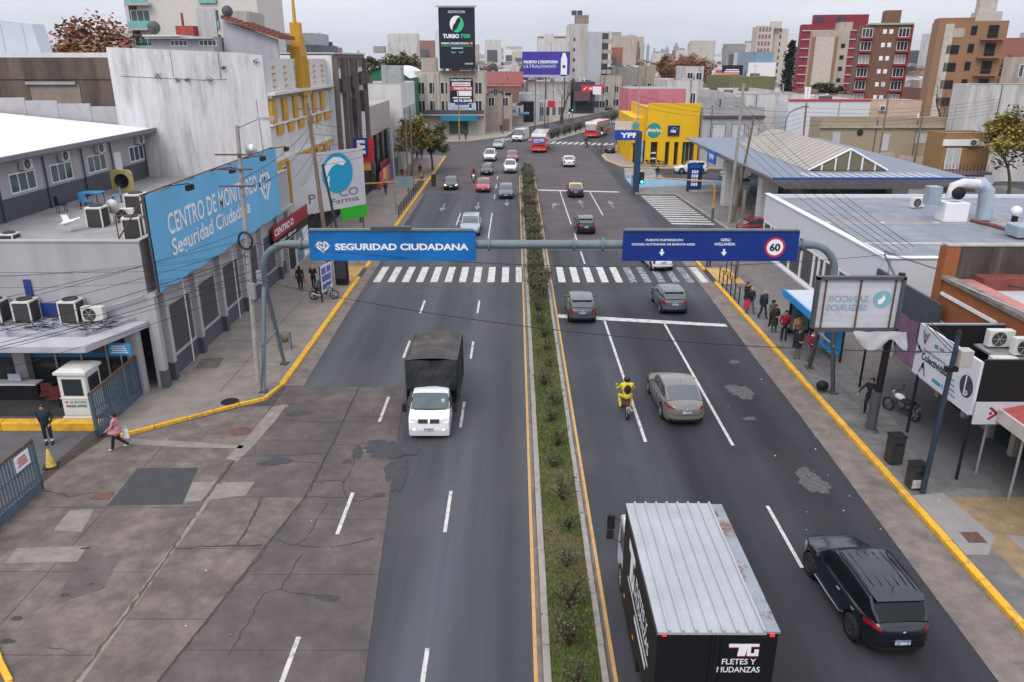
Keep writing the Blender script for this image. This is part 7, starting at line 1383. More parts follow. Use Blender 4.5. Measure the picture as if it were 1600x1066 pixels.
q = fb('house', 'brown balcony house with plants and a white door at the right', 1476, 1550, 208, 92, 4, mat('ochre brown render', (.3, .17, .07), .85, var=.1), ph=.8, rows=()); x0, x1, h = xr(q); window(q, 'S', 92, x0 + .5, x0 + 2.2, 2.6, 5.0, n=2, glass=mat('pale curtain', (.5, .52, .5), .6)); slab_part(q, 'white_band', WHITE, x0 - .1, x1, 91.8, 92, h - .6, h + .1); slab_part(q, 'balcony', mat('mauve slab', (.2, .14, .19), .8), x0 - .4, x1, 90.6, 92, 2.1, 2.4)
for k in range(14): slab_part(q, 'baluster', BLACKM, x0 - .3 + k * .4, x0 - .26 + k * .4, 90.65, 90.7, 2.4, 3.3)
F = board('shop_board', q, (x0 + .9, 90.5, 1.1), (4.9, 0, 0), (0, 0, .8), .1, SIGNWHITE); bars(F, .2, .2, .7, .8, 2, MATS['header blue'], q); ac_unit('white air conditioner on the brown balcony house', (x0 + 3.3, 91.7, 5.2), 0, 'house air conditioners', 1.3)
q = fb('house', 'white blank-walled house at the right edge', 1516, 1640, 132, 100, 4, OFFW, ph=.3); xr(q); slab_part(q, 'pale_tower', BEIGE, at(1582, 90, 108)[0], 75, 108, 110, 8, 14.9); window(q, 'S', 108, at(1590, 110, 108)[0], at(1597, 110, 108)[0], 12.4, 14.0, glass=GLASSG, n=1)
q = fb('house', 'peach rendered low house with an air conditioner on its wall', 1357, 1440, 157, 118, 5, mat('peach render', (.56, .4, .31), .85, var=.1), ph=.3); xr(q); ac_unit('white air conditioner on the peach wall', (at(1377, 173, 118)[0], 117.8, at(1377, 174, 118)[2]), 0, 'house air conditioners', 1.3)
q = fb('warehouse', 'white long wall with a red coping behind the canopy', 1232, 1360, 158, 116, 22, WWALL, ph=.3); x0, x1, h = xr(q); slab_part(q, 'red_coping', MATS['advert red'], x0, x1, 115.85, 116.2, h + .31, h + .55)
q = fb('warehouse', 'white blocky building between the grey house and the red-coped wall', 1150, 1255, 147, 121, 26, OFFW, ph=.4); xr(q)
for k, p in enumerate((1258, 1263)): b = MB(); x = at(p, 150, 124)[0]; b.cyl((x, 124, 7), (x, 124, at(p, 136, 124)[2]), .22, n=8); solo('chimney_pipe', 'white twin chimney pipe over the red coping, %s' % ('left one', 'right one')[k], 'chimney', b, WHITE)
q = fb('house', 'long olive green shed wall below the dark blue billboard', 1140, 1212, 120, 165, 20, mat('olive wall', (.15, .15, .07), .9, var=.15)); xr(q)
q = fb('house', 'white house with a small dark doorway above the pink wall', 1043, 1098, 125, 165, 16, OFFW, rows=((2, 6.0, 8.2, 1.1),)); xr(q)
q = fb('house', 'white penthouse house left of the orange roof', 1072, 1100, 104, 200, 12, OFFW, rows=((2, 9.5, 11.5, 1.4),)); xr(q)
q = fb('house', 'small peach house with an orange tiled roof', 1120, 1160, 126, 185, 10, mat('peach render', (.56, .4, .31))); x0, x1, h = xr(q); b = MB(); b.ext([(x0, 184.5, h), (x1, 184.5, h), (x1, 189, h + 1.8), (x0, 189, h + 1.8)], (0, 0, .2)); part('tiled_roof', b, mat('orange tile', (.42, .13, .06), .8, var=.2), q, w=True)
nb = thing('billboard', 'small dark blue rooftop billboard on the right skyline', 'billboard', (at(1142, 112, 250)[0], 250, 8)); F = board('panel', nb, at(1127, 120, 250), (6.3, 0, 0), (0, 0, 3.3), .3, NIGHT); bars(F, .12, .35, .85, .7, 2, SIGNWHITE, nb) ; b = MB(); b.tube([F.pt(.5, -2, -.3), F.pt(.5, .5, -.3)], .2, 6); part('post', b, DARKGREY, nb, w=True)
# brown brick tower, unfinished
br = thing('tower_block', 'unfinished brown brick tower with dark empty windows at the right', 'building', (at(1480, 100, 150)[0], 150, 0)); X = lambda p, Y=150: at(p, 95, Y)[0]; bx0, bx1 = X(1458), X(1553); slab_part(br, 'wall', BRK2, bx0, bx1, 150, 159, 0, 21.0); slab_part(br, 'pale_strip', mat('bare concrete', (.45, .42, .38), .9, var=.15), bx0 + 1.2, bx0 + 2.6, 149.9, 150, 0, 20.6); slab_part(br, 'rear_volume', BRK2, bx0 + .3, bx0 + 9, 153, 160, 0, 21.7)
slab_part(br, 'tank_tower', MATS['bare concrete'], X(1513), X(1537), 153, 157, 21, 26.5); slab_part(br, 'tank_base', MATS['bare concrete'], X(1510), X(1545), 152, 158, 21, 22.6)
for k in range(5):
    z = 6.3 + k * 3.0
    for p0, p1, dz in ((1475, 1492, 0), (1504, 1512, .2), (1527, 1541, -.3)): slab_part(br, 'window_opening', UNDER, X(p0), X(p1), 149.9, 150.0, z + dz + .2, z + dz + 1.7 + (.6 if p0 > 1520 else 0)) if not (k == 4 and p0 == 1475) else slab_part(br, 'bricked_opening', BEIGE, X(1480), X(1496), 149.9, 150, z, z + 1.5)
    slab_part(br, 'balcony', BRK2, X(1518), X(1549), 148.7, 150, z - .5, z - .3); slab_part(br, 'balcony_rail', DARKGREY, X(1518), X(1549), 148.7, 148.76, z + .45, z + .52)
# brown and red balcony tower
rb = thing('tower_block', 'brown tower with red balconies and small paired windows', 'building', (at(1373, 100, 200)[0], 200, 0)); X = lambda p, Y=200: at(p, 95, Y)[0]; slab_part(rb, 'wall', BRK, X(1340), X(1412), 200, 208, 0, 22.3); slab_part(rb, 'stair_tower', BRK, X(1374), X(1396), 202, 208, 22.3, 25.6); slab_part(rb, 'green_roof', mat('pale green slab', (.3, .38, .28), .8), X(1352), X(1414), 199.5, 208, 22.3, 22.7)
for k in range(7):
    z = 1.5 + k * 3.0
    for p0, p1 in ((1341, 1359), (1393, 1411)): slab_part(rb, 'balcony', mat('balcony red', (.28, .025, .03), .7), X(p0), X(p1), 198.6, 200, z - .4, z); window(rb, 'S', 199.98, X(p0) + .2, X(p1) - .2, z + .05, z + 2.1, n=3, glass=mat('pale glass', (.35, .36, .39)) if k % 3 == 1 else GLASS, t=.1)
    for p in (1372, 1381): slab_part(rb, 'small_window', WHITE, X(p), X(p) + .8, 199.9, 200, z + .8, z + 1.8)
slab_part(rb, 'red_edge', MATS['balcony red'], X(1412), X(1414), 199.4, 201, 0, 22.3)
# crimson striped tower with beige neighbour
cr = thing('tower_block', 'crimson and white striped tower on the right skyline', 'building', (at(1300, 60, 260)[0], 260, 0)); X = lambda p, Y=260: at(p, 60, Y)[0]; slab_part(cr, 'wall', REDP, X(1253), X(1350), 260, 268, 0, 24.8); slab_part(cr, 'top_storey', REDP, X(1270), X(1350), 262, 267, 24.8, 27.6)
for k in range(9): slab_part(cr, 'white_band', mat('dull white band', (.45, .42, .42), .8), X(1254), X(1352), 259.6, 260, 2.0 + k * 2.6, 2.3 + k * 2.6)
for a, c in ((1272, 1285), (1304, 1317)): slab_part(cr, 'top_window', GLASS, X(a), X(c), 261.9, 262, 25.5, 27)
bg2 = thing('tower_block', 'beige blank-walled block in front of the crimson tower', 'building', (at(1295, 80, 230)[0], 230, 0)); X = lambda p, Y=230: at(p, 80, Y)[0]; slab_part(bg2, 'wall', BEIGE, X(1268), X(1322), 230, 236, 0, 22.0); slab_part(bg2, 'panel', mat('pale panel', (.52, .46, .41), .85), X(1273), X(1301), 229.9, 230, 4, 20.3); slab_part(bg2, 'brown_edge', BRK2, X(1267), X(1273), 229.85, 230, 2, 20.4); slab_part(bg2, 'brown_edge', BRK2, X(1301), X(1306), 229.85, 230, 2, 20.4); slab_part(bg2, 'lift_room', BEIGE, X(1307), X(1326), 232, 240, 22, 24.2)
for k in range(5): slab_part(bg2, 'window', GLASS, X(1311), X(1317), 229.9, 230, 5.5 + k * 3, 6.6 + k * 3)
pt = thing('tower_block', 'pale cream tower at the left of the crimson one', 'building', (at(1205, 60, 330)[0], 330, 0)); X = lambda p, Y=330: at(p, 60, Y)[0]; CT2 = mat('cream tower', (.52, .46, .42), .85, var=.05); slab_part(pt, 'wall', CT2, X(1183), X(1207), 330, 350, 0, 27); slab_part(pt, 'wall_set_back', CT2, X(1206), X(1232), 334, 350, 0, 26); slab_part(pt, 'stair_head', CT2, X(1205), X(1219), 332, 340, 26, 28.6)
for k in range(9):
    z = 4 + k * 2.6
    for p in (1185, 1190, 1195, 1200): slab_part(pt, 'window', mat('brown shutters', (.22, .13, .1), .8), X(p), X(p + 3), 329.9, 330, z, z + 1.6)
    slab_part(pt, 'window', GLASS, X(1219), X(1221), 333.9, 334, z, z + 1.4)
gg = fb('office_block', 'pale blue glass office block below the cream tower', 1176, 1208, 81, 300, 20, mat('blue glass wall', (.2, .32, .4), .2, var=.3, stretch=(.5, .5, 4), scale=2)); xr(gg); slab_part(gg, 'white_base', WHITE, at(1170, 100, 299)[0], at(1212, 100, 299)[0], 299, 300, 0, at(1190, 98, 299)[2])
for o_, a_ in ((br, -20), (rb, -16), (cr, -14), (bg2, -13), (pt, -10)): o_.rotation_euler = (0, 0, radians(a_))
# green arched roof hall and roofs left of the black billboard
gh = thing('arched_hall', 'white arched hall roof with a green gable behind the left facades', 'hall', (at(605, 105, 150)[0], 150, 0)); xa, xb = at(562, 110, 150)[0], at(640, 110, 150)[0]; n = 12; A_ = [(xa + (xb - xa) * k / n, 11.2 + 2.0 * sin(pi * k / n)) for k in range(n + 1)]
b = MB(); b.ext([(x, 150, z) for x, z in A_] + [(xb, 150, 0), (xa, 150, 0)], (0, 30, 0)); part('gable_wall', b, mat('hall green', (.03, .17, .09), .7), gh, w=True); b = MB(); b.grid([[(x, 149.5, z + .12) for x, z in A_], [(x, 181, z + .12) for x, z in A_]], flip=True); part('roof', b, mat('white hall roof', (.68, .68, .68), .5), gh, w=True)

# ================================================================ CITY ROOFTOPS
WALLS = [OFFW, BEIGE, mat('raw concrete block', (.3, .27, .24)), mat('city brick', (.25, .13, .1), .9, var=.2), WWALL, CRM, mat('city grey', (.27, .26, .26), .9, var=.25, col2=(.15, .14, .14)), mat('peach render', (.56, .4, .31)), mat('city ochre', (.42, .31, .18), .9)]
WN = ['white', 'beige', 'bare concrete', 'red brick', 'bluish white', 'cream', 'grey', 'peach', 'ochre']
ROOFS = [TERR, mat('city tile roof', (.28, .1, .07), .85, var=.2), mat('city sheet roof', (.42, .43, .45), .6, var=.15), mat('city red deck', (.27, .12, .09), .9, var=.2)]
def overlaps(x, y): return (abs(x - (y - 148) * .42 - 3) < 17 and y < 330)
def city_house(x, y, w, d, h, kind, z=0):
    rk = R.choice([0, 0, 1, 2, 3]); tk = R.choice([None, 0, 1, 2]); rm_ = R.random() > .4
    lab = '%s %s house with %s%s, %s' % ('tall' if h > 9 else 'two-storey' if h > 5 else 'low', WN[kind], ['flat roof', 'tiled deck', 'sheet roof', 'red roof'][rk], '' if tk is None else ', %s tank' % ['dark', 'white', 'blue'][tk], ('far behind the filling station' if y > 250 else 'behind the filling station') if x > 25 else ('left of the black billboard' if x < -5 else 'by the bending avenue'))
    q = house('city_house', lab, x - w / 2, x + w / 2, y, y + d, h, WALLS[kind], ROOFS[rk], R.choice([.3, .6, .9]), group='rooftop houses of the town', cat='house')
    for k in range(int(w / 3.2)): 
        if R.random() < .75: c = x - w / 2 + 1.8 + k * 3.1; zz_ = h - 2.3 - R.uniform(0, .3); slab_part(q, 'window', R.choice([GLASS, GLASS, WHITE, BLACKM]), c - .6, c + .6, y - .04, y, zz_, zz_ + 1.3)
    if tk is not None: b = MB(); tx = x + R.uniform(0, w / 3); b.cyl((tx, y + d / 2, h), (tx, y + d / 2, h + 1.4), .6, .55, 10); part('water_tank', b, [DARKGREY, WHITE, mat('tank blue', (.1, .2, .35), .6)][tk], q, w=True)
    if rm_: slab_part(q, 'roof_room', WALLS[R.randrange(9)], x - w * .4, x - w * .1, y + d * .4, y + d * .8, h, h + R.uniform(1.6, 2.8))
    return q
placed = []
def free(x, y, w, d): return all(abs(x - a) > (w + e) / 2 + .5 or abs(y + d / 2 - c - f / 2) > (d + f) / 2 + .5 for a, c, e, f in placed)
tries = 0
while len(placed) < 230 and tries < 7000:
    tries += 1
    y = R.uniform(128, 420); s = 1 if R.random() < .68 else -1
    x = R.uniform(30, 30 + y * .62) if s > 0 else R.uniform(-28 - y * .55, -22)
    if y > 265 and R.random() < .5: x = R.uniform(-y * .55, y * .66)
    w, d = R.uniform(6, 12), R.uniform(7, 12)
    if overlaps(x, y) or not free(x, y, w, d): continue
    if s > 0 and x < 62 and y < 150: continue
    if s < 0 and x > -32 and y < 148: continue
    if any(abs(x - at(p, 95, Y)[0]) < 14 and abs(y + 4 - Y) < 26 for p, Y in ((1505, 150), (1375, 200), (1300, 260), (1295, 230), (1205, 330), (1190, 300), (918, 250), (690, 163), (605, 160), (1142, 250), (920, 228), (855, 232))): continue
    placed.append((x, y, w, d)); h = R.choice([3.4, 3.8, 4.2, 4.4, 6.4, 6.8, 7.2] + ([9.8] if y > 290 else [])); city_house(x, y, w, d, h, R.randrange(9))
# farther out the town reads as one mass
b = MB()
for i in range(8000):
    y = 430 + 3300 * R.random() ** 1.7; x = R.uniform(-.74, .74) * y; w, d = R.uniform(8, 18) * (1 + y / 2500), R.uniform(8, 20); h = R.choice([4, 6, 7, 7, 8, 9, 10, 11]) + (R.uniform(6, 22) if R.random() < .035 else 0)
    b.box(x - w / 2, x + w / 2, y, y + d, 0, h, R.choice([0, 0, 1, 2, 3, 4, 5, 6, 7, 0, 4])); 
    if R.random() < .4: b.box(x - w * .3, x, y + d * .3, y + d * .6, h, h + 2.2, R.choice([0, 2, 6]))
    if R.random() < .5: b.box(x - w * .35, x + w * .3, y - .2, y, h * .45, h * .75, 8)
o = part('distant_town', b, WALLS[:7] + [ROOFS[1], mat('city window dark', (.08, .085, .09), .5)]); o['kind'] = 'stuff'
b = MB()      # distant street trees seen as one mass
for i in range(900):
    y = 380 + 2800 * R.random() ** 1.4; x = R.uniform(-.74, .74) * y; h = R.uniform(7, 13); r = R.uniform(2.5, 5.5); k = R.choice([0, 0, 1, 1, 2])
    for q in range(5): b.ball((x + R.uniform(-r, r) * .6, y + R.uniform(-2, 2), h - r * .5 + R.uniform(-1, 1)), r * R.uniform(.35, .65), 6, 4, k)
for f in range(len(b.sm)): b.sm[f] = False
o = part('distant_trees', b, [mat('distant green', (.05, .06, .035), .9, var=.3), mat('distant brown', (.13, .075, .05), .9, var=.3), mat('distant dark', (.03, .04, .03), .9)]); o['kind'] = 'stuff'
# the downtown towers on the horizon
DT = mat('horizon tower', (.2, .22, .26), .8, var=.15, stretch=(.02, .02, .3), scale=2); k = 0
for px, wd, ht in ((975, 5, 16), (982, 6, 12), (990, 3, 9), (1002, 8, 24), (1012, 4, 20), (1022, 4, 12), (1035, 6, 14), (1042, 5, 16), (1056, 7, 20), (1063, 5, 15), (1078, 7, 24), (1088, 8, 22), (1098, 4, 14), (1108, 9, 14), (1133, 9, 17), (1150, 8, 12), (1168, 8, 17), (1178, 5, 15), (780, 5, 12), (785, 6, 14), (770, 4, 9), (600, 6, 12), (610, 7, 12), (590, 5, 9), (1425, 4, 18), (1443, 3, 16), (1452, 4, 20), (1466, 6, 14), (1480, 8, 12), (75, 9, 9), (100, 6, 9), (108, 4, 11), (560, 5, 9), (1028, 3, 10)):
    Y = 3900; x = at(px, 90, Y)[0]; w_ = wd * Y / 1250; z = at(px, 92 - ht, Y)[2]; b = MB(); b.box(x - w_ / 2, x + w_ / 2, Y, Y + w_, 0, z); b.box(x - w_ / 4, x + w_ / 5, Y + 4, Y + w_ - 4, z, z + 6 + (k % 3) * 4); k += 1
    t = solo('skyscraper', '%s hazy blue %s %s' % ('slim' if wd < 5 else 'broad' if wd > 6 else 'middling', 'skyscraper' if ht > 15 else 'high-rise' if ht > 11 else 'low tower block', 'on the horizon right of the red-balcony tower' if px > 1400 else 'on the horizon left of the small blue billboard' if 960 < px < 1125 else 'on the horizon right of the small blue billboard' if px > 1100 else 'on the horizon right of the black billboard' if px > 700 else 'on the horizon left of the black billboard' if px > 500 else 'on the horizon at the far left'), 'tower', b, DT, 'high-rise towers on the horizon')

# ================================================================ PEOPLE
SKIN = mat('skin', (.42, .24, .17), .6, var=.08)
def cloth(name, c, var=.12): return mat('cloth ' + name, c, .85, var=var, scale=9, bump=.25, bscale=25)
BLK, NAVY, JEAN, GREYC = cloth('black', (.014, .014, .017)), cloth('navy', (.016, .022, .042)), cloth('denim', (.07, .12, .2)), cloth('grey', (.13, .14, .16)); HAIRD = mat('dark hair', (.015, .011, .009), .6, var=.2); HAIRB = mat('blonde hair', (.35, .24, .12), .6, var=.2); SHOE = mat('white shoe', (.55, .55, .57), .6); SHOEB = mat('black shoe', (.015, .015, .015), .5)
def person(label, loc, rz=pi, h=1.68, top=BLK, bot=JEAN, shoes=SHOEB, hair=HAIRD, arms='down', legs='stand', lean=0.0, long_hair=False, coat=0, hood=None, cap=None, bulk=1.0, joints=None, hat=None, sleeve=None, name='person', scarf=None, stripe=None, res=.019, backpack=None, helmet=None):
    t = thing(name, label, 'person', loc, rz); k = h / 1.7
    J = dict(pel=(0, 0, .94), che=(0, .01, 1.24), nec=(0, .0, 1.44), hed=(0, .02, 1.575), sL=(-.18, 0, 1.38), sR=(.18, 0, 1.38), hL=(-.09, 0, .9), hR=(.09, 0, .9))
    A = {'down': ((-.25, -.02, 1.1), (-.25, .05, .86)), 'front': ((-.24, .05, 1.12), (-.1, .24, 1.06)), 'pocket': ((-.28, -.04, 1.12), (-.19, .1, .92)), 'swing': ((-.23, .12, 1.12), (-.2, .3, .98)), 'back': ((-.25, -.14, 1.12), (-.24, -.2, .9)), 'bar': ((-.34, .22, 1.16), (-.33, .48, 1.06)), 'carry': ((-.25, .02, 1.1), (-.24, .1, .85))}
    aL, aR = (arms, arms) if isinstance(arms, str) else arms
    for s, n, a in ((1, 'L', aL), (-1, 'R', aR)):
        e, w = A[a]; J['e' + n] = (e[0] * s, e[1], e[2]); J['w' + n] = (w[0] * s, w[1], w[2])
    Lg = {'stand': ((-.1, .02, .49), (-.11, -.02, .08), (.1, .02, .49), (.11, -.02, .08)), 'walk': ((-.1, .16, .5), (-.1, .24, .09), (.1, .03, .48), (.1, -.32, .16)), 'step': ((-.12, .1, .5), (-.2, .12, .08), (.12, .02, .48), (.16, -.16, .09)), 'ride': ((-.22, .3, .78), (-.2, .12, .38), (.22, .3, .78), (.2, .12, .38))}[legs]
    J['kL'], J['aL'], J['kR'], J['aR'] = Lg
    if lean:
        for n in ('che', 'nec', 'hed', 'sL', 'sR', 'eL', 'eR', 'wL', 'wR'):
            x, y, z = J[n]; dz, dy = z - .94, y; J[n] = (x, dy * cos(lean) + dz * sin(lean), .94 + dz * cos(lean) - dy * sin(lean))
    if joints: J.update(joints)
    J = {n: Vector(p) * k for n, p in J.items()}; b = MB(); segs = []
    def cap_(p, q, r0, r1, c):
        b.cyl(p, q, r0 * k, r1 * k, 8); b.ball(p, r0 * k, 8, 6); b.ball(q, r1 * k, 8, 6); segs.append((p, q, c, min(r0, r1) * k))
    tp, bt, sk, sh_ = 0, 1, 2, 3
    cap_(J['pel'], J['che'], .135 * bulk, .15 * bulk, tp)
    for q, r in ((J['che'], .15 * bulk), (J['pel'], .14)): b.ball(q, r * k, 10, 8, sc=(1.25, .85, 1))
    cap_(J['sL'], J['sR'], .075 * bulk, .075 * bulk, tp); cap_(J['che'], J['nec'], .1, .055, tp); cap_(J['nec'], J['nec'].lerp(J['hed'], .55), .052, .05, sk)
    fw = (J['hed'] - J['nec']).normalized(); b.ball(J['hed'], .105 * k, 10, 8, sc=(.82, .98, 1.16)); segs.append((J['hed'], J['hed'] + fw * .03, sk, .1 * k)); b.ball(J['hed'] + Vector((0, .1, -.01)) * k, .02 * k, 6, 4)
    for s in (-1, 1): b.ball(J['hed'] + Vector((s * .085, -.005, -.005)) * k, .024 * k, 6, 4, sc=(.5, .8, 1.2))
    for n in 'LR':
        s = -1 if n == 'L' else 1
        cap_(J['s' + n], J['e' + n], .06 * bulk, .047 * bulk, tp); cap_(J['e' + n], J['w' + n], .047 * bulk, .036 * bulk, tp)
        d = (J['w' + n] - J['e' + n]).normalized(); o = d.cross(Vector((s, 0, 0.001))).normalized(); si = o.cross(d).normalized()
        cap_(J['w' + n] + d * .02 * k, J['w' + n] + d * .075 * k, .03, .034, sk)
        for f in range(4):          # four fingers and a thumb, curled a little
            a = J['w' + n] + (d * .09 + si * (.024 - .016 * f)) * k; L = (.07, .08, .075, .058)[f]; m_ = a + (d * L * .55) * k; e_ = m_ + (d * L * .35 + o * L * .35) * k; cap_(a, m_, .0105, .0095, sk); cap_(m_, e_, .0095, .008, sk)
        a = J['w' + n] + (d * .045 + si * .032) * k; cap_(a, a + (d * .035 + si * .028) * k, .0125, .0105, sk)
        cap_(J['h' + n], J['k' + n], .098, .074, bt); cap_(J['k' + n], J['a' + n], .072, .058, bt)
        an = J['a' + n]; cap_(an + Vector((0, -.02, -.04)) * k, an + Vector((0, .15, -.045)) * k, .042, .034, sh_); 
    cap_(J['hL'], J['hR'], .09, .09, bt)
    if coat:       # a coat skirt flaring below the waist
        b.cyl(J['pel'] + Vector((0, 0, .12)) * k, J['pel'] - Vector((0, -.02, coat)) * k, .17 * k, .215 * k, 12); segs.append((J['pel'] + Vector((0, 0, .1)), J['pel'] - Vector((0, 0, coat - .02)) * k, tp, .2 * k))
    if hood: b.ball(J['nec'] + Vector((0, -.06, .0)) * k, .1 * k, 8, 6, sc=(1.1, .8, .7)); segs.append((J['nec'] + Vector((0, -.07, 0)) * k, J['nec'] + Vector((0, -.08, .02)) * k, tp, .08 * k))
    ob = bpy.data.objects.new('tmp', b.mesh('tmp', SKIN)); old = ob.data
    rm = ob.modifiers.new('r', 'REMESH'); rm.mode = 'VOXEL'; rm.voxel_size = res * k; sm = ob.modifiers.new('s', 'SMOOTH'); sm.factor = .5; sm.iterations = 2
    me = baked(ob); bpy.data.meshes.remove(old)
    me.materials.clear()
    for m_ in (top, bot, SKIN, shoes, stripe or top): me.materials.append(m_)
    idx = []
    for p in me.polygons:
        c = p.center; best = None
        for a, q, cl, r in segs:
            ab = q - a; tt = max(0, min(1, (c - a).dot(ab) / max(1e-9, ab.length_squared))); dd = (c - a - ab * tt).length - r
            if best is None or dd < best[0]: best = (dd, cl)
        cl = best[1]
        if stripe and ((cl == 1 and .14 * k < c.z < .24 * k) ): cl = 4
        idx.append(cl)
    me.polygons.foreach_set('material_index', idx); me.polygons.foreach_set('use_smooth', [True] * len(idx)); me.name = 'body'
    link(bpy.data.objects.new('body', me), t)
    hc = J['hed']
    if helmet: b = MB(); b.ball(hc + Vector((0, -.005, .02)) * k, .145 * k, 12, 9, sc=(.95, 1.08, 1.05)); part('helmet', b, helmet, t); b = MB(); b.ball(hc + Vector((0, .05, .0)) * k, .12 * k, 10, 6, sc=(.9, .95, .5)); part('visor', b, GLASS, t)
    else:
        if hair:
            b = MB(); b.ball(hc + Vector((0, -.022, .03)) * k, .112 * k, 12, 8, sc=(.9, 1.0, 1.05))
            if long_hair: b.ball(hc + Vector((0, -.075, -.08)) * k, .1 * k, 10, 8, sc=(.95, .6, 1.7))
            part('hair', b, hair, t)
        for s in (-1, 1): b = MB(); b.ball(hc + Vector((s * .034, .087, .012)) * k, .011 * k, 6, 4); part('eye', b, SHOEB, t)
        b = MB(); b.ball(hc + Vector((0, .088, -.052)) * k, .022 * k, 6, 4, sc=(1, .4, .3)); part('mouth', b, mat('lips', (.3, .1, .09), .6), t)
    if hat: b = MB(); b.ball(hc + Vector((0, -.01, .05)) * k, .12 * k, 12, 6, sc=(.95, 1.05, .85)); part('knit_hat', b, hat, t)
    if scarf: b = MB(); b.lathe([(.07 * k, -.04), (.1 * k, 0), (.07 * k, .04)], tuple(J['nec'] + Vector((0, .01, .01)) * k), 'z', 12); part('scarf', b, scarf, t)
    if backpack: b = MB(); c = J['che'] + Vector((0, -.2, .02)) * k; b.ball(c, .17 * k, 10, 8, sc=(.95, .62, 1.25)); part('backpack', b, backpack, t)
    return t
def bag(label, x, y, z, m, w=.26, h=.34, d=.1, name='bag', rz=0):
    t = thing(name, label, 'bag', (x, y, z), rz); b = MB(); b.add([(-w / 2, -d / 2, 0), (w / 2, -d / 2, 0), (w / 2, d / 2, 0), (-w / 2, d / 2, 0), (-w * .42, -d * .3, h), (w * .42, -d * .3, h), (w * .42, d * .3, h), (-w * .42, d * .3, h)], [(0, 3, 2, 1), (4, 5, 6, 7), (0, 1, 5, 4), (1, 2, 6, 5), (2, 3, 7, 6), (3, 0, 4, 7)]); part('pouch', b, m, t, bevel=.02); b = MB(); b.tube([(-w * .25, 0, h), (-w * .15, 0, h + .12), (w * .15, 0, h + .12), (w * .25, 0, h)], .012, 5); part('handle', b, m, t)
PINK = cloth('pink', (.52, .22, .25)); MAROON = cloth('maroon', (.2, .012, .03)); TAN = cloth('tan', (.42, .22, .1)); PLAID = mat('cloth plaid', (.1, .09, .09), .85, var=.9, scale=14)
person('security guard in dark navy uniform with white ankle bands by the yellow beam', (-18.86, 28.0, .02), pi + .25, 1.76, NAVY, NAVY, SHOEB, arms=('pocket', 'back'), bulk=1.15, stripe=mat('reflective white', (.7, .7, .72), .5, var=0), res=.015)
person('woman in a pink jacket and black trousers walking past the gate', (-15.8, 27.55, .03), pi / 2 + .2, 1.62, PINK, BLK, SHOE, arms=('swing', 'carry'), legs='walk', long_hair=True, coat=.16, bulk=1.15, hood=True, res=.015)
bag('white plastic carrier bag in the hand of the woman in pink', -15.55, 27.75, .42, mat('white plastic bag', (.72, .73, .75), .5, var=.1), .24, .38); bag('small pink handbag slung across the woman in pink', -15.92, 27.36, .78, cloth('pale pink', (.55, .3, .3)), .24, .17, .08, rz=.2)
z = .13
person('woman with long dark hair and orange scarf at the back of the bus queue', (14.35, 46.0, z), pi + .3, 1.68, BLK, BLK, long_hair=True, arms='front', scarf=cloth('orange', (.45, .17, .05)), coat=.3)
person('woman in a black jacket and jeans holding a red and pink bag', (14.3, 45.0, z), pi + .2, 1.63, BLK, JEAN, hair=HAIRB, arms=('pocket', 'carry'), legs='step', bulk=1.1); bag('red and pink shopping bag held over the kerb by the queue', 14.0, 44.75, .55, mat('pink red bag', (.5, .03, .09), .6, var=.4, scale=8), .38, .45, .14)
person('bald man in a navy puffer jacket stepping forward in the queue', (14.75, 44.0, z), pi + .35, 1.74, NAVY, NAVY, hair=None, legs='step', arms='down', bulk=1.2)
person('woman in a patterned jacket and dark knit hat in the queue', (14.75, 42.3, z), pi + .2, 1.66, PLAID, BLK, SHOE, arms='front', hat=BLK, long_hair=True, bulk=1.1)
person('woman in a long dark brown coat and jeans, hands clasped', (14.65, 41.5, z), pi + .1, 1.64, cloth('dark brown', (.035, .024, .02)), JEAN, arms='front', coat=.45, long_hair=True, bulk=1.1)
person('man in a red and navy sports jacket before the shelter', (14.75, 40.1, z), pi - .2, 1.74, mat('cloth red navy', (.3, .02, .05), .85, var=1.0, scale=1.6), NAVY, arms='pocket', bulk=1.12)
person('woman in a tan jumper next to the shelter advert', (15.25, 39.5, z), pi + .1, 1.7, TAN, BLK, arms='down', bulk=1.15); person('child in black in front of the woman in the tan jumper', (14.9, 38.7, z), pi, 1.35, BLK, NAVY, SHOE, arms='front')
person('boy in a black padded coat, hands joined, front of the queue', (14.55, 37.4, z), pi + .1, 1.62, BLK, GREYC, arms='front', coat=.2, bulk=1.2); person('boy in a maroon and white sports top, arms crossed', (15.1, 37.0, z), pi - .2, 1.66, MAROON, GREYC, arms='front', bulk=1.15, scarf=SIGNWHITE)
person('person in black standing half hidden below the right gantry sign', (14.4, 56.2, z), pi, 1.7, BLK, BLK); person('man in a dark jacket and jeans behind the flag sign pole', (15.35, 30.7, z), pi / 2 + .8, 1.72, BLK, NAVY, legs='step', arms='bar')
person('woman in black walking away with an orange bag, left pavement', (-14.3, 49.7, z), .2, 1.7, BLK, BLK, arms=('down', 'carry'), legs='walk', coat=.3, long_hair=True); bag('orange carrier bag held by the woman in black', -13.98, 49.75, .62, cloth('orange', (.45, .17, .05)), .2, .35)
person('blonde woman in black walking away beside the woman in black', (-13.55, 50.2, z), .1, 1.66, BLK, BLK, hair=HAIRB, long_hair=True, arms='front', scarf=cloth('green', (.02, .2, .06)), legs='walk')
person('mechanic in grey overalls bending over the parked motorbike', (-12.75, 48.0, z), -1.9, 1.72, GREYC, cloth('blue grey', (.13, .16, .23)), SHOE, arms='bar', legs='step', lean=.75)
person('person in yellow trousers half hidden behind the blue gantry sign', (-11.75, 56.3, z), pi, 1.68, BLK, cloth('yellow', (.5, .3, .03)), SHOE)
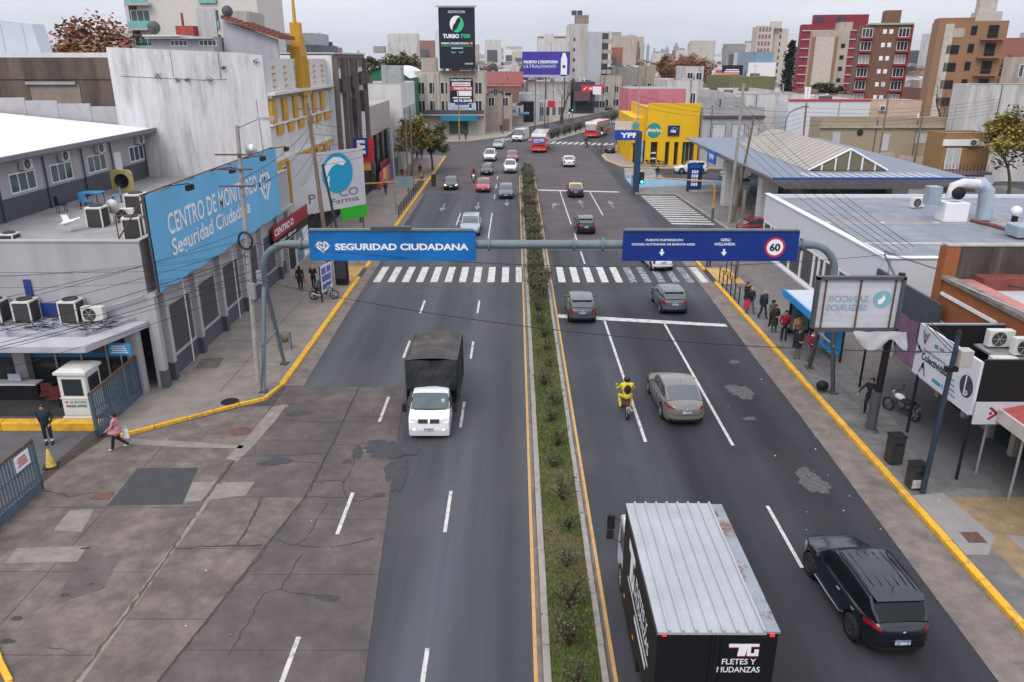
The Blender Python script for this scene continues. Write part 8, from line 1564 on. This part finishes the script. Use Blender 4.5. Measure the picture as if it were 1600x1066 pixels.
for px, py, tp, bt, lab, a in ((603, 305, cloth('blue', (.02, .07, .22)), NAVY, 'person in a blue jacket beside the pharmacy billboard', pi), (629, 284, MAROON, JEAN, 'person in a red top on the left pavement by the banners', pi), (657, 279, BLK, TAN, 'person in a black coat walking by the far left railing', 0), (652, 252, BLK, BLK, 'dark pedestrian under the street tree, left of a pair', pi), (659, 251, BLK, GREYC, 'dark pedestrian under the street tree, right of a pair', pi), (728, 220, NAVY, NAVY, 'lone pedestrian at the cream corner building', pi), (971, 235, BLK, BLK, 'pedestrian in black beside the yellow shop side wall', 0), (1027, 281, BLK, GREYC, 'pedestrian in black crossing the pale blue painted area', 0), (783, 208, BLK, BLK, 'pedestrian outside the small far shop', 0)):
    x, y = gd(px, py); person(lab, (x, y, z if px != 1027 else .02), a, 1.72, tp, bt, legs=R.choice(['walk', 'stand']), res=.03)

# ================================================================ MOTORBIKES
def moto(name, label, loc, rz, col=BLK, trim=None, lamp=True):
    t = thing(name, label, 'motorcycle', loc, rz); trim = trim or DARKGREY
    for y, r in ((.66, .3), (-.64, .3)):
        b = MB(); b.lathe([(r * .78, -.05), (r * .95, -.055), (r, 0), (r * .95, .055), (r * .78, .05)], (0, y, r), 'x', 22); w_ = part('wheel', b, RUBBER, t); b = MB()
        for k in range(6): a = pi * k / 3; b.tube([(0, y, r), (0, y + r * .8 * cos(a), r + r * .8 * sin(a))], .014, 5)
        b.lathe([(.05, -.06), (.05, .06)], (0, y, r), 'x', 10); b.lathe([(r * .8, -.02), (r * .8, .02)], (0, y, r), 'x', 22); part('rim', b, RIM, w_)
        b = MB(); b.lathe([(r + .03, -.06), (r + .04, 0), (r + .03, .06)], (0, y, r), 'x', 22); b.f = [f for f in b.f if sum(b.v[i][2] for i in f) / len(f) > r + .12]; b.m = b.m[:len(b.f)]; b.sm = b.sm[:len(b.f)]; part('mudguard', b, DARKGREY, t)
    b = MB()
    for s in (-1, 1): b.tube([(s * .07, .64, .3), (s * .07, .42, .85), (s * .06, .38, .98)], .025, 6)
    part('fork', b, CHROME, t)
    b = MB(); b.tube([(0, .38, .88), (0, .05, .62), (0, -.3, .62), (0, -.55, .72)], .035, 6); b.tube([(0, .35, .8), (0, .2, .35), (0, -.25, .33)], .03, 6); b.tube([(.06, -.2, .35), (.06, -.64, .3)], .025, 6); part('frame', b, BLACKM, t)
    b = MB(); b.ball((0, .02, .46), .18, 8, 6, sc=(.8, 1.1, 1)); part('engine', b, DARKGREY, t)
    b = MB(); b.ball((0, .17, .82), .2, 10, 8, sc=(.75, 1.35, .7)); part('fuel_tank', b, col, t)
    b = MB(); b.box(-.13, .13, -.62, .0, .74, .84); part('seat', b, mat('seat vinyl', (.02, .02, .022), .6), t, bevel=.05)
    b = MB(); b.tube([(-.38, .28, 1.06), (-.2, .36, 1.02), (.2, .36, 1.02), (.38, .28, 1.06)], .016, 6); part('handlebar', b, BLACKM, t)
    for s in (-1, 1): b = MB(); b.tube([(s * .3, .32, 1.04), (s * .34, .34, 1.2)], .008, 4); b.ball((s * .36, .34, 1.22), .06, 8, 5, sc=(1, .35, .8)); part('mirror', b, trim if trim is not DARKGREY else BLACKM, t)
    b = MB(); b.ball((0, .5, .92), .1, 10, 6, sc=(1, .7, 1)); part('headlight', b, LAMPON if lamp else HEAD, t)
    b = MB(); b.box(-.09, .09, -.75, -.68, .72, .8); part('tail_light', b, TAIL, t, bevel=.01); b = MB(); b.box(-.1, .1, -.82, -.8, .5, .64); part('number_plate', b, PLATE, t)
    b = MB(); b.tube([(.14, .1, .35), (.15, -.3, .33), (.16, -.72, .45)], [.03, .045, .05], 7); part('exhaust', b, CHROME, t)
    for s in (-1, 1): b = MB(); b.tube([(s * .05, -.05, .3), (s * .22, -.05, .3)], .018, 5); part('footrest', b, BLACKM, t)
    return t
ride = dict(pel=(0, -.28, .93), che=(0, -.2, 1.25), nec=(0, -.14, 1.46), hed=(0, -.1, 1.6), sL=(-.2, -.17, 1.4), sR=(.2, -.17, 1.4), eL=(-.34, .02, 1.17), eR=(.34, .02, 1.17), wL=(-.34, .26, 1.08), wR=(.34, .26, 1.08), hL=(-.1, -.26, .9), hR=(.1, -.26, .9), kL=(-.26, .12, .8), kR=(.26, .12, .8), aL=(-.22, -.08, .38), aR=(.22, -.08, .38))
YEL = mat('cloth yellow rain suit', (.68, .5, .035), .6, var=.1, scale=7, bump=.5, bscale=9)
moto('motorcycle', 'black motorcycle ridden in the middle of the right carriageway', (4.85, 31.1, 0), .03, BK, mat('yellow mirror', (.6, .4, .05), .5))
person('motorcyclist in a yellow rain suit and black helmet with a backpack', (4.85, 31.1, 0), .03, 1.72, YEL, YEL, SHOEB, joints=ride, helmet=mat('black helmet', (.012, .012, .014), .2, var=0), backpack=BLK, bulk=1.3, hood=True, res=.015)
moto('motorcycle', 'motorcycle coming closer beside the red hatchback', (-5.25, 99.0, 0), pi); person('motorcyclist in dark red beside the red hatchback', (-5.25, 99.0, 0), pi, 1.72, MAROON, BLK, joints=ride, helmet=mat('dark red helmet', (.15, .01, .02), .3, var=0), res=.025)
x, y = gd(916, 231); moto('motorcycle', 'motorcycle riding behind the bus on the bend', (x, y, 0), -.3); person('motorcyclist in black behind the bus on the bend', (x, y, 0), -.3, 1.72, BLK, BLK, joints=ride, helmet=mat('black helmet', (.012, .012, .014)), res=.03)
moto('motorcycle', 'parked motorcycle being repaired on the left pavement', (-12.3, 47.75, z), -1.45, mat('silver tank', (.4, .41, .43), .3), None, False)
moto('motorcycle', 'black and white motorcycle parked on the right pavement by the awning', (16.75, 30.6, z), -2.7 + pi, SIGNWHITE, None, False)
x, y = gd(1012, 262); moto('motorcycle', 'motorcycle parked in front of the yellow shop, left one', (x, y, z), 1.4, lamp=False); moto('motorcycle', 'motorcycle parked in front of the yellow shop, right one', (x + 1.6, y - .2, z), 1.5, lamp=False)

# ================================================================ SMALL STREET FURNITURE, LEFT
t = thing('pavement_sign', 'white and blue poster board on black legs by the left kerb', 'sign', (-11.9, 47.9, z)); F = board('panel', t, (-12.2, 47.0, .75), (.35, 1.5, 0), (0, 0, 1.7), .05, mat('poster pale', (.6, .62, .7), .5)); 
for u0, v0, u1, v1 in ((.1, .68, .45, .92), (.55, .68, .9, .92), (.1, .38, .9, .62), (.1, .1, .9, .3)): F.rect('print_block', u0, v0, u1, v1, mat('poster violet blue', (.1, .12, .4), .5, var=.3, scale=6), t)
for u in (.0, 1): b = MB(); b.obox(F.pt(u - .03, -.44, -.07), F.U * .06, F.V * 1.46, F.n * .05); part('leg', b, BLACKM, t, w=True)
t = thing('kiosk_case', 'tall black advertising case at the left kerb near the crossing', 'sign', (-11.7, 51.2, z)); b = MB(); b.box(-.55, .3, -.25, .25, .1, 2.6); part('case', b, BLACKM, t, bevel=.03); b = MB(); b.box(-.45, .2, -.27, -.25, .5, 2.4); part('screen', b, mat('dark poster', (.05, .05, .07), .3, var=.5, scale=4), t); b = MB(); b.cyl((-.9, -.3, 0), (-.9, -.3, 2.7), .09, n=8); part('red_post', b, mat('dull red paint', (.2, .055, .045)), t)

# ================================================================ POLES AND CABLES
CP = mat('concrete pole', (.33, .31, .29), .9, var=.2, scale=3, col2=(.2, .18, .17), c2=(.52, .7), c2s=4)
def pole(label, x, y, h, m, r=(.17, .11), dx=0, name='utility_pole', arms=0, coils=()):
    t = thing(name, label, 'pole', (x, y, .12)); b = MB(); b.cyl((0, 0, 0), (dx, 0, h), r[0], r[1], 10); part('shaft', b, m, t)
    for k in range(arms): b = MB(); zz_ = h - .4 - k * .8; b.box(dx - .9, dx + .9, -.05, .05, zz_, zz_ + .1); a = part('crossarm', b, WOOD, t); 
    for zc in coils: b = MB(); b.tube([(dx * zc / h + .3 * cos(q * .63), -.16, zc + .38 * sin(q * .63)) for q in range(11)], .05, 6); part('cable_coil', b, CABLE, t)
    return t
p1 = pole('grey concrete utility pole with cable coils at the left corner', -11.9, 33.0, 12.0, CP, (.13, .085), dx=.42, coils=(7.2,))
b = MB(); b.tube([(.42, 0, 11.9), (1.4, 0, 12.3)], .035, 6); b.box(1.3, 2.0, -.12, .12, 12.2, 12.34); part('lamp', b, STEEL, p1); b = MB(); b.lathe([(0, 0), (.2, .06), (.25, .1)], (.9, -.1, 11.0), 'y', 14); part('dish', b, STEEL, p1); b = MB(); b.box(.15, .45, -.32, -.12, 4.6, 5.3); part('meter_box', b, STEEL, p1)
for zc in (9.5, 10.2, 10.8): b = MB(); b.box(-.6, .9, -.18, -.1, zc, zc + .06); part('bracket', b, RUST, p1)
pole('brown wooden utility pole on the left pavement near the pharmacy board', -12.8, 52.0, 11.9, WOOD, dx=-.6, arms=1); pole('dark slanting metal pole beside the wooden pole', -11.7, 52.3, 8.0, mat('green black pole', (.03, .045, .04), .6), (.1, .08), dx=-1.1)
pole('thin pale lamp mast behind the dark slanting pole', -12.0, 78.0, 8.5, STEEL, (.09, .06), dx=-.1, name='lamp_post'); pole('brown post carrying wires by the far left railing', -12.4, 90.5, 8.0, WOOD, (.12, .09))
pw_ = pole('tall pale concrete pole in front of the station canopy', 20.2, 72.6, 12.5, CP, dx=.1, coils=()); pole('dark wooden pole leaning against the pale concrete pole', 20.7, 73.2, 9.5, WOOD, (.14, .1), dx=1.0, name='utility_pole'); pole('dark brown pole under the right gantry sign', 15.6, 53.0, 6.2, WOOD, (.13, .11))
lp = pole('tall pale lamp mast beside the YPF totem', 14.25, 94.0, 12.0, STEEL, (.11, .06), dx=.1, name='lamp_post'); pole('dark wooden pole behind the station canopy', 31.2, 86, 10.2, WOOD, (.13, .09), dx=-.3); pole('thin dark pole in front of the tan brick house', 44.5, 97, 10.5, WOOD, (.12, .08)); pole('thin dark pole by the peach house', 52.5, 104, 11, WOOD, (.12, .08))
t = pole('street lamp with a curved arm behind the skylight roof', 33.0, 98, 7.6, DARKGREY, (.08, .06), name='lamp_post'); b = MB(); b.tube([(0, 0, 7.6), (.2, 0, 8.3), (.9, 0, 8.8), (1.9, 0, 9.1)], .06, 6); b.box(1.8, 2.5, -.12, .12, 9.05, 9.18); part('lamp_arm', b, DARKGREY, t)
for px, py, hh, lab in ((718, 219, 9, 'dark pole at the cream corner building'), (786, 210, 10, 'thin pole by the small far shop'), (836, 205, 11, 'thin lamp pole left of the bare tree'), (851, 201, 8, 'dark post by the red board'), (941, 178, 10, 'dark pole before the dealership'), (959, 190, 9, 'pole on the far median'), (646, 300, 9.5, 'brown pole in front of the railing on the far left pavement')):
    x, y = gd(px, py); pole(lab, x, y, hh, WOOD if 'brown' in lab else DARKGREY, (.11, .07))
x, y = gd(856, 203); t = thing('bus_stop_flag', 'small red bus-stop flag on the far left kerb', 'sign', (x, y, z)); b = MB(); b.cyl((0, 0, 0), (0, 0, 6.2), .08, n=6); part('post', b, DARKGREY, t); b = MB(); b.box(-.1, 1.5, -.05, .05, 4.6, 6.0); part('flag', b, MATS['advert red'], t)
NC = 0
def cable(a, c, sag, label, group, r=.016):
    n = 18; pts = [(a[0] + (c[0] - a[0]) * k / n, a[1] + (c[1] - a[1]) * k / n, a[2] + (c[2] - a[2]) * k / n - sag * 4 * (k / n) * (1 - k / n)) for k in range(n + 1)]
    solo('overhead_cable', label, 'cable', MB().tube(pts, r, 5), CABLE, group)
L1, G1 = 'thin black cable running down from the left corner pole past the gate', 'cables over the gate'
for k in range(8): cable((-11.65, 32.9, 5.2 + .36 * k), (-24 - R.uniform(0, 3), 15 + R.uniform(0, 3), 5.0 + .28 * k), R.uniform(.3, .8), L1, G1, R.choice([.01, .014, .018]))
L2, G2 = 'thin black cable between the left corner pole and the blue billboard', 'cables in front of the blue billboard'
for k in range(7): cable((-11.7, 33.0, 5.4 + R.uniform(0, 1.8)), (-16.4, 33.5 + R.uniform(0, .5), 4.9 + R.uniform(0, 1.2)) if k % 2 else (-30, 33.3, 6.0 - .12 * k), R.uniform(.2, .9), L2, G2, R.choice([.008, .012]))
L3, G3 = 'thin black cable along the left pavement between the corner pole and wooden pole', 'cables along the left pavement'
for k in range(6): cable((-11.6, 33.1, 5.4 + .3 * k + (3 if k > 3 else 0)), (-13.2, 52, 5.0 + .35 * k + (4 if k > 3 else 0)), R.uniform(.3, 1.0), L3, G3, R.choice([.009, .014]))
L4, G4 = 'thin black cable fanning out from the wooden pole to the left facades', 'cables by the pharmacy board'
for k in range(12): cable((-13.2, 52, R.uniform(7.5, 11.5)), (-17.3, R.uniform(58, 76), R.uniform(5, 10)), R.uniform(.1, .5), L4, G4, .012)
for k in range(5): cable((-13.2, 52, 8 + k * .7), (-12.4, 90.5, 6.5 + k * .3), .5, L4, G4, .014)
L5 = 'long black cable crossing above the whole avenue, %s'
cable((-11.7, 33.0, 5.6), (14.7, 24.2, 5.5), .8, L5 % 'nearer one', 'cables across the avenue', .016); cable((-11.6, 33.0, 7.2), (20.1, 40.2, 5.0), .9, L5 % 'farther one', 'cables across the avenue', .014)
L6, G6 = 'thin black cable along the roof edge of the white shop', 'cables over the white shop'
for k in range(6): cable((20.3, 72.6, 7.5 + .7 * k), (19.6 + .3 * k, 40.3, 4.85 + .1 * k), .5, L6, G6, .015)
for k in range(5): cable((19.6, 40.3, 4.9 + .06 * k), (14.68, 24.2, 5.4 + .15 * k) if k < 3 else (24, 30, 5.6), .4, 'thin black cable from the white shop corner to the blue post', 'cables over the awning shops', .014)
for k in range(5): cable((21.0, 72.8, 8.2 + .6 * k), (31.0, 86, 8.0 + .45 * k), .4, 'thin black cable above the station canopy', 'cables above the station', .014)
for k in range(5): cable((31, 86, 8.0 + .45 * k), (60, 100, 8.5 + .4 * k), .6, 'thin black cable in front of the tan brick house', 'cables by the tan house', .014)
for k in range(3): cable((14.3, 94, 9.5 + k * .6), (31, 112, 7 + k * .5), .4, 'thin black cable across the yellow shop front', 'cables at the yellow shop', .018)

# ================================================================ PLANTS
def leaves(b, c, r, n, s, sq=(1, 1, 1), mi=0, up=.3):
    for _ in range(n):
        while True:
            p = Vector((R.uniform(-1, 1), R.uniform(-1, 1), R.uniform(-1, 1)))
            if p.length < 1: break
        p *= (.55 + .45 * R.random()) ; q = Vector(c) + Vector((p.x * r * sq[0], p.y * r * sq[1], p.z * r * sq[2])); a = R.uniform(0, 6.28); e = R.uniform(-.6, .9); u = Vector((cos(a) * cos(e), sin(a) * cos(e), sin(e))) * s * R.uniform(.6, 1.3); v = u.cross(Vector((R.uniform(-1, 1), R.uniform(-1, 1), 1))).normalized() * s * .42
        b.add([q, q + u * .5 + v, q + u, q + u * .5 - v], [(0, 1, 2, 3)], mi)
def tree(label, x, y, h, r, leafm, n=2600, ls=.22, trunk=None, bare=False, crown=None, group=None, z0=.1, lean=0):
    t = thing('tree', label, 'tree', (x, y, z0), 0, group); b = MB(); tips = []; tm = trunk or mat('tree bark', (.09, .07, .055), .95, var=.3, scale=8)
    def limb(p, d, L, r0, lv):
        pts = [p]; rr = [r0]
        for k in range(4): d = (d + Vector((R.uniform(-.2, .2), R.uniform(-.2, .2), R.uniform(-.05, .15)))).normalized(); p = p + d * L / 4; pts.append(p); rr.append(r0 * (1 - .13 * (k + 1)))
        b.tube(pts, rr, 6); tips.append(p)
        if lv > 0:
            for k in range(R.choice([2, 3, 3]) + (1 if bare else 0)): a = R.uniform(0, 6.28); limb(pts[R.choice([2, 3, 4])], (d + Vector((cos(a), sin(a), .35)) * R.uniform(.5, .95)).normalized(), L * R.uniform(.55, .8), rr[-1] * .7, lv - 1)
    limb(Vector((0, 0, 0)), Vector((lean, 0, 1)), h * .42, (.04 if bare else .0225) * h, 4 if bare else 3); part('trunk', b, tm, t)
    if not bare:
        b = MB(); ends = [p for p in tips if p.z > h * .35] or tips; cl = []
        for k in range(26): a = R.uniform(0, 6.28); q = R.random() ** .5; cl.append(Vector((cos(a) * r * q * .8, sin(a) * r * q * .8, h * R.uniform(.48, .93) - q * h * .1)))
        cl += ends[:20]
        for c in cl: leaves(b, c, r * R.uniform(.2, .42), n // len(cl), ls, (1, 1, .75), R.choice([0, 0, 1]))
        part('crown', b, leafm, t)
    return t
LFG = [mat('leaf green', (.055, .07, .022), .7, var=.35, scale=3), mat('leaf olive', (.11, .1, .03), .7, var=.3, scale=3)]; LFA = [mat('leaf autumn', (.26, .11, .035), .8, var=.3, scale=2), mat('leaf rust', (.2, .075, .04), .8, var=.3)]; LFY = [mat('leaf yellow green', (.26, .19, .035), .75, var=.35, scale=2), MATS['leaf olive']]
x, y = gd(676, 268); tree('leafy green street tree on the far left pavement, right one', x, y, 7.0, 2.9, LFG, 4200, .34)
x, y = gd(641, 300); tree('yellow green street tree on the far left pavement, left one', x - 1.3, y + 12, 8.6, 2.6, LFY, 3600, .34)
tree('yellowing tree at the right edge beside the brown balcony house', 55.0, 87, 9.8, 4.6, LFY, 6500, .38); x, y, _ = at(160, 60, 112); tree('rust coloured autumn tree beside the cream apartment tower', x, y, 20.5, 9.0, LFA, 9000, .62, z0=0)
x, y = gd(877, 193); tree('bare leafless street tree on the far left pavement', x, y, 11.5, 3, None, bare=True); x, y, _ = at(1478, 150, 125); tree('bare leafless tree in front of the brown brick tower', x, y, 13, 4, None, bare=True, z0=0)
for px, Y_, h, r, m_, lab in ((580, 230, 16.5, 4, 'g', 'dark conifer behind the striped building, left one'), (628, 250, 17, 6, 'g', 'dark green tree behind the arched hall'), (648, 255, 17.5, 6, 'a', 'brown autumn tree left of the black billboard'), (1053, 330, 16, 7, 'a', 'brown autumn tree on the skyline, left one'), (1085, 320, 17.5, 9, 'a', 'brown autumn tree on the skyline, right one'), (1555, 170, 17, 6, 'a', 'orange autumn tree beside the brown brick tower'), (1300, 190, 10, 4, 'g', 'green tree below the beige block')):
    x = at(px, 90, Y_)[0]; tree(lab, x, Y_, h, r, LFG if m_ == 'g' else LFA, 3000, .9, z0=0)
t = thing('cypress', 'tall narrow dark cypress on the right skyline', 'tree', (at(1233, 100, 140)[0], 140, 0)); b = MB(); b.cyl((0, 0, 0), (0, 0, 12), .3, .1, 8); part('trunk', b, MATS['tree bark'], t); b = MB()
for k in range(34): q = k / 33; leaves(b, (R.uniform(-.3, .3), R.uniform(-.3, .3), 4 + 13.2 * q), 1.55 * (1 - q) ** .55 + .25, 120, .42, (1, 1, 1.5))
part('crown', b, mat('cypress green', (.018, .03, .018), .8, var=.3), t)
# median shrubs: a few grown forms, each planted as its own thing
SHL = [mat('shrub leaf dark', (.062, .072, .03), .75, var=.4, scale=6), mat('shrub leaf dry', (.13, .1, .055), .8, var=.3)]; TW = mat('shrub twig', (.07, .05, .038), .9, var=.3)
def shrub(h, r, n, twigs, dense):
    t = thing('shrub', 'x', 'shrub'); b = MB(); fb_ = MB()
    for k in range(twigs):
        a = R.uniform(0, 6.28); p = Vector((0, 0, 0)); d = Vector((cos(a) * .4, sin(a) * .4, 1)).normalized(); pts = [p]
        for q in range(4): d = (d + Vector((R.uniform(-.35, .35), R.uniform(-.35, .35), R.uniform(-.1, .1)))).normalized(); p = p + d * h / 4; pts.append(p)
        b.tube(pts, [.022, .018, .013, .009, .005], 4)
        for q in (2, 3, 4): leaves(fb_, pts[q], r * (.45 if dense else .35), n // (twigs * 3), .085 if not dense else .11, (1, 1, .9), R.choice([0, 0, 0, 1]))
    part('stems', b, TW, t); part('foliage', fb_, SHL, t); return t
protos = [shrub(.8, .42, 190, 18, False), shrub(1.0, .5, 260, 22, False), shrub(.65, .4, 150, 16, False), shrub(1.15, .55, 900, 12, True), shrub(1.35, .6, 1100, 13, True)]
used = set(); y = 12.6; k = 0
while y < 107:
    i = R.randrange(3) if y < 44 else (R.choice([1, 3]) if y < 62 else R.choice([3, 4]))
    lab = 'sparse twiggy shrub in the median beside the box lorry' if y < 21 else 'sparse shrub in the median between the two lorries' if y < 34 else 'low shrub in the median near the stop line' if y < 52 else 'leafy shrub in the median by the pedestrian crossing' if y < 64 else 'dense dark shrub in the median just beyond the gantry' if y < 76 else 'dense dark shrub in the median level with the black hatchback' if y < 86 else 'dense dark shrub in the median level with the taxi' if y < 96 else 'dense dark shrub at the far tip of the median'
    o = protos[i] if i not in used else dup(protos[i]); used.add(i); o.location = (R.uniform(1.3, 1.75), y, .1); o.rotation_euler = (0, 0, R.uniform(0, 6.28)); s = R.uniform(.85, 1.2); o.scale = (s, s, s); o['label'] = lab; o['group'] = 'median shrubs'; y += R.uniform(1.5, 2.6) if y < 44 else R.uniform(.9, 1.5); k += 1
for i, p in enumerate(protos):
    if i not in used: p.location = (1.5, 106, .1); p['label'] = 'dense dark shrub at the far tip of the median'; p['group'] = 'median shrubs'
for kk in range(16): o = dup(protos[3 + kk % 2], label='dark shrub in the far median beyond the junction', group='far median shrubs'); q = kk / 15; o.location = (7.0 + q * 21, 152 + q * 58, .2); o.scale = (1.5, 1.5, 1.3)
# grass in the median: beyond counting
b = MB()
for i in range(30000):
    y = 11 + 96 * R.random() ** 1.5; x = .95 + 1.22 * R.random(); g = sin(y * 1.3 + x * 2) + sin(y * .45 + 1) + R.uniform(-1, 1); h = R.uniform(.05, .16) * (1.2 if g > 0 else .8) ; a = R.uniform(0, 6.28); w_ = .012 + .0003 * y; lx, ly = R.uniform(-.05, .05), R.uniform(-.05, .05)
    b.add([(x - w_ * cos(a), y - w_ * sin(a), .1), (x + w_ * cos(a), y + w_ * sin(a), .1), (x + lx, y + ly, .1 + h)], [(0, 1, 2)], 0 if g > .2 else (1 if g > -.9 else 2))
o = part('grass', b, [mat('grass green', (.1, .15, .025), .8, var=.3), mat('grass olive', (.15, .145, .04), .8, var=.3), mat('grass dry', (.19, .15, .08), .85, var=.3)]); o['kind'] = 'stuff'
t = dup(protos[4], label='green bush at the foot of the brown balcony house', group='house bushes'); t.location = (47.5, 84, .1); t.scale = (2.2, 2.2, 1.6)

# ================================================================ AIR
b = MB(); b.box(-4500, 4500, -60, 5200, -1.2, 118)
hz = MB(); hz = part('haze', b, None or mat('haze air', (.8, .8, .8)))
hz.data.materials.clear(); hm = bpy.data.materials.new('haze'); hm.use_nodes = True; t_ = hm.node_tree; t_.nodes.clear(); ho = t_.nodes.new('ShaderNodeOutputMaterial'); pv = t_.nodes.new('ShaderNodeVolumePrincipled')
pv.inputs['Color'].default_value = (.86, .9, 1, 1); pv.inputs['Density'].default_value = .0001; pv.inputs['Anisotropy'].default_value = .2; t_.links.new(pv.outputs[0], ho.inputs['Volume']); hz.data.materials.append(hm); hz['kind'] = 'stuff'; hz.display_type = 'WIRE'
bpy.data.scenes.remove(TMP)
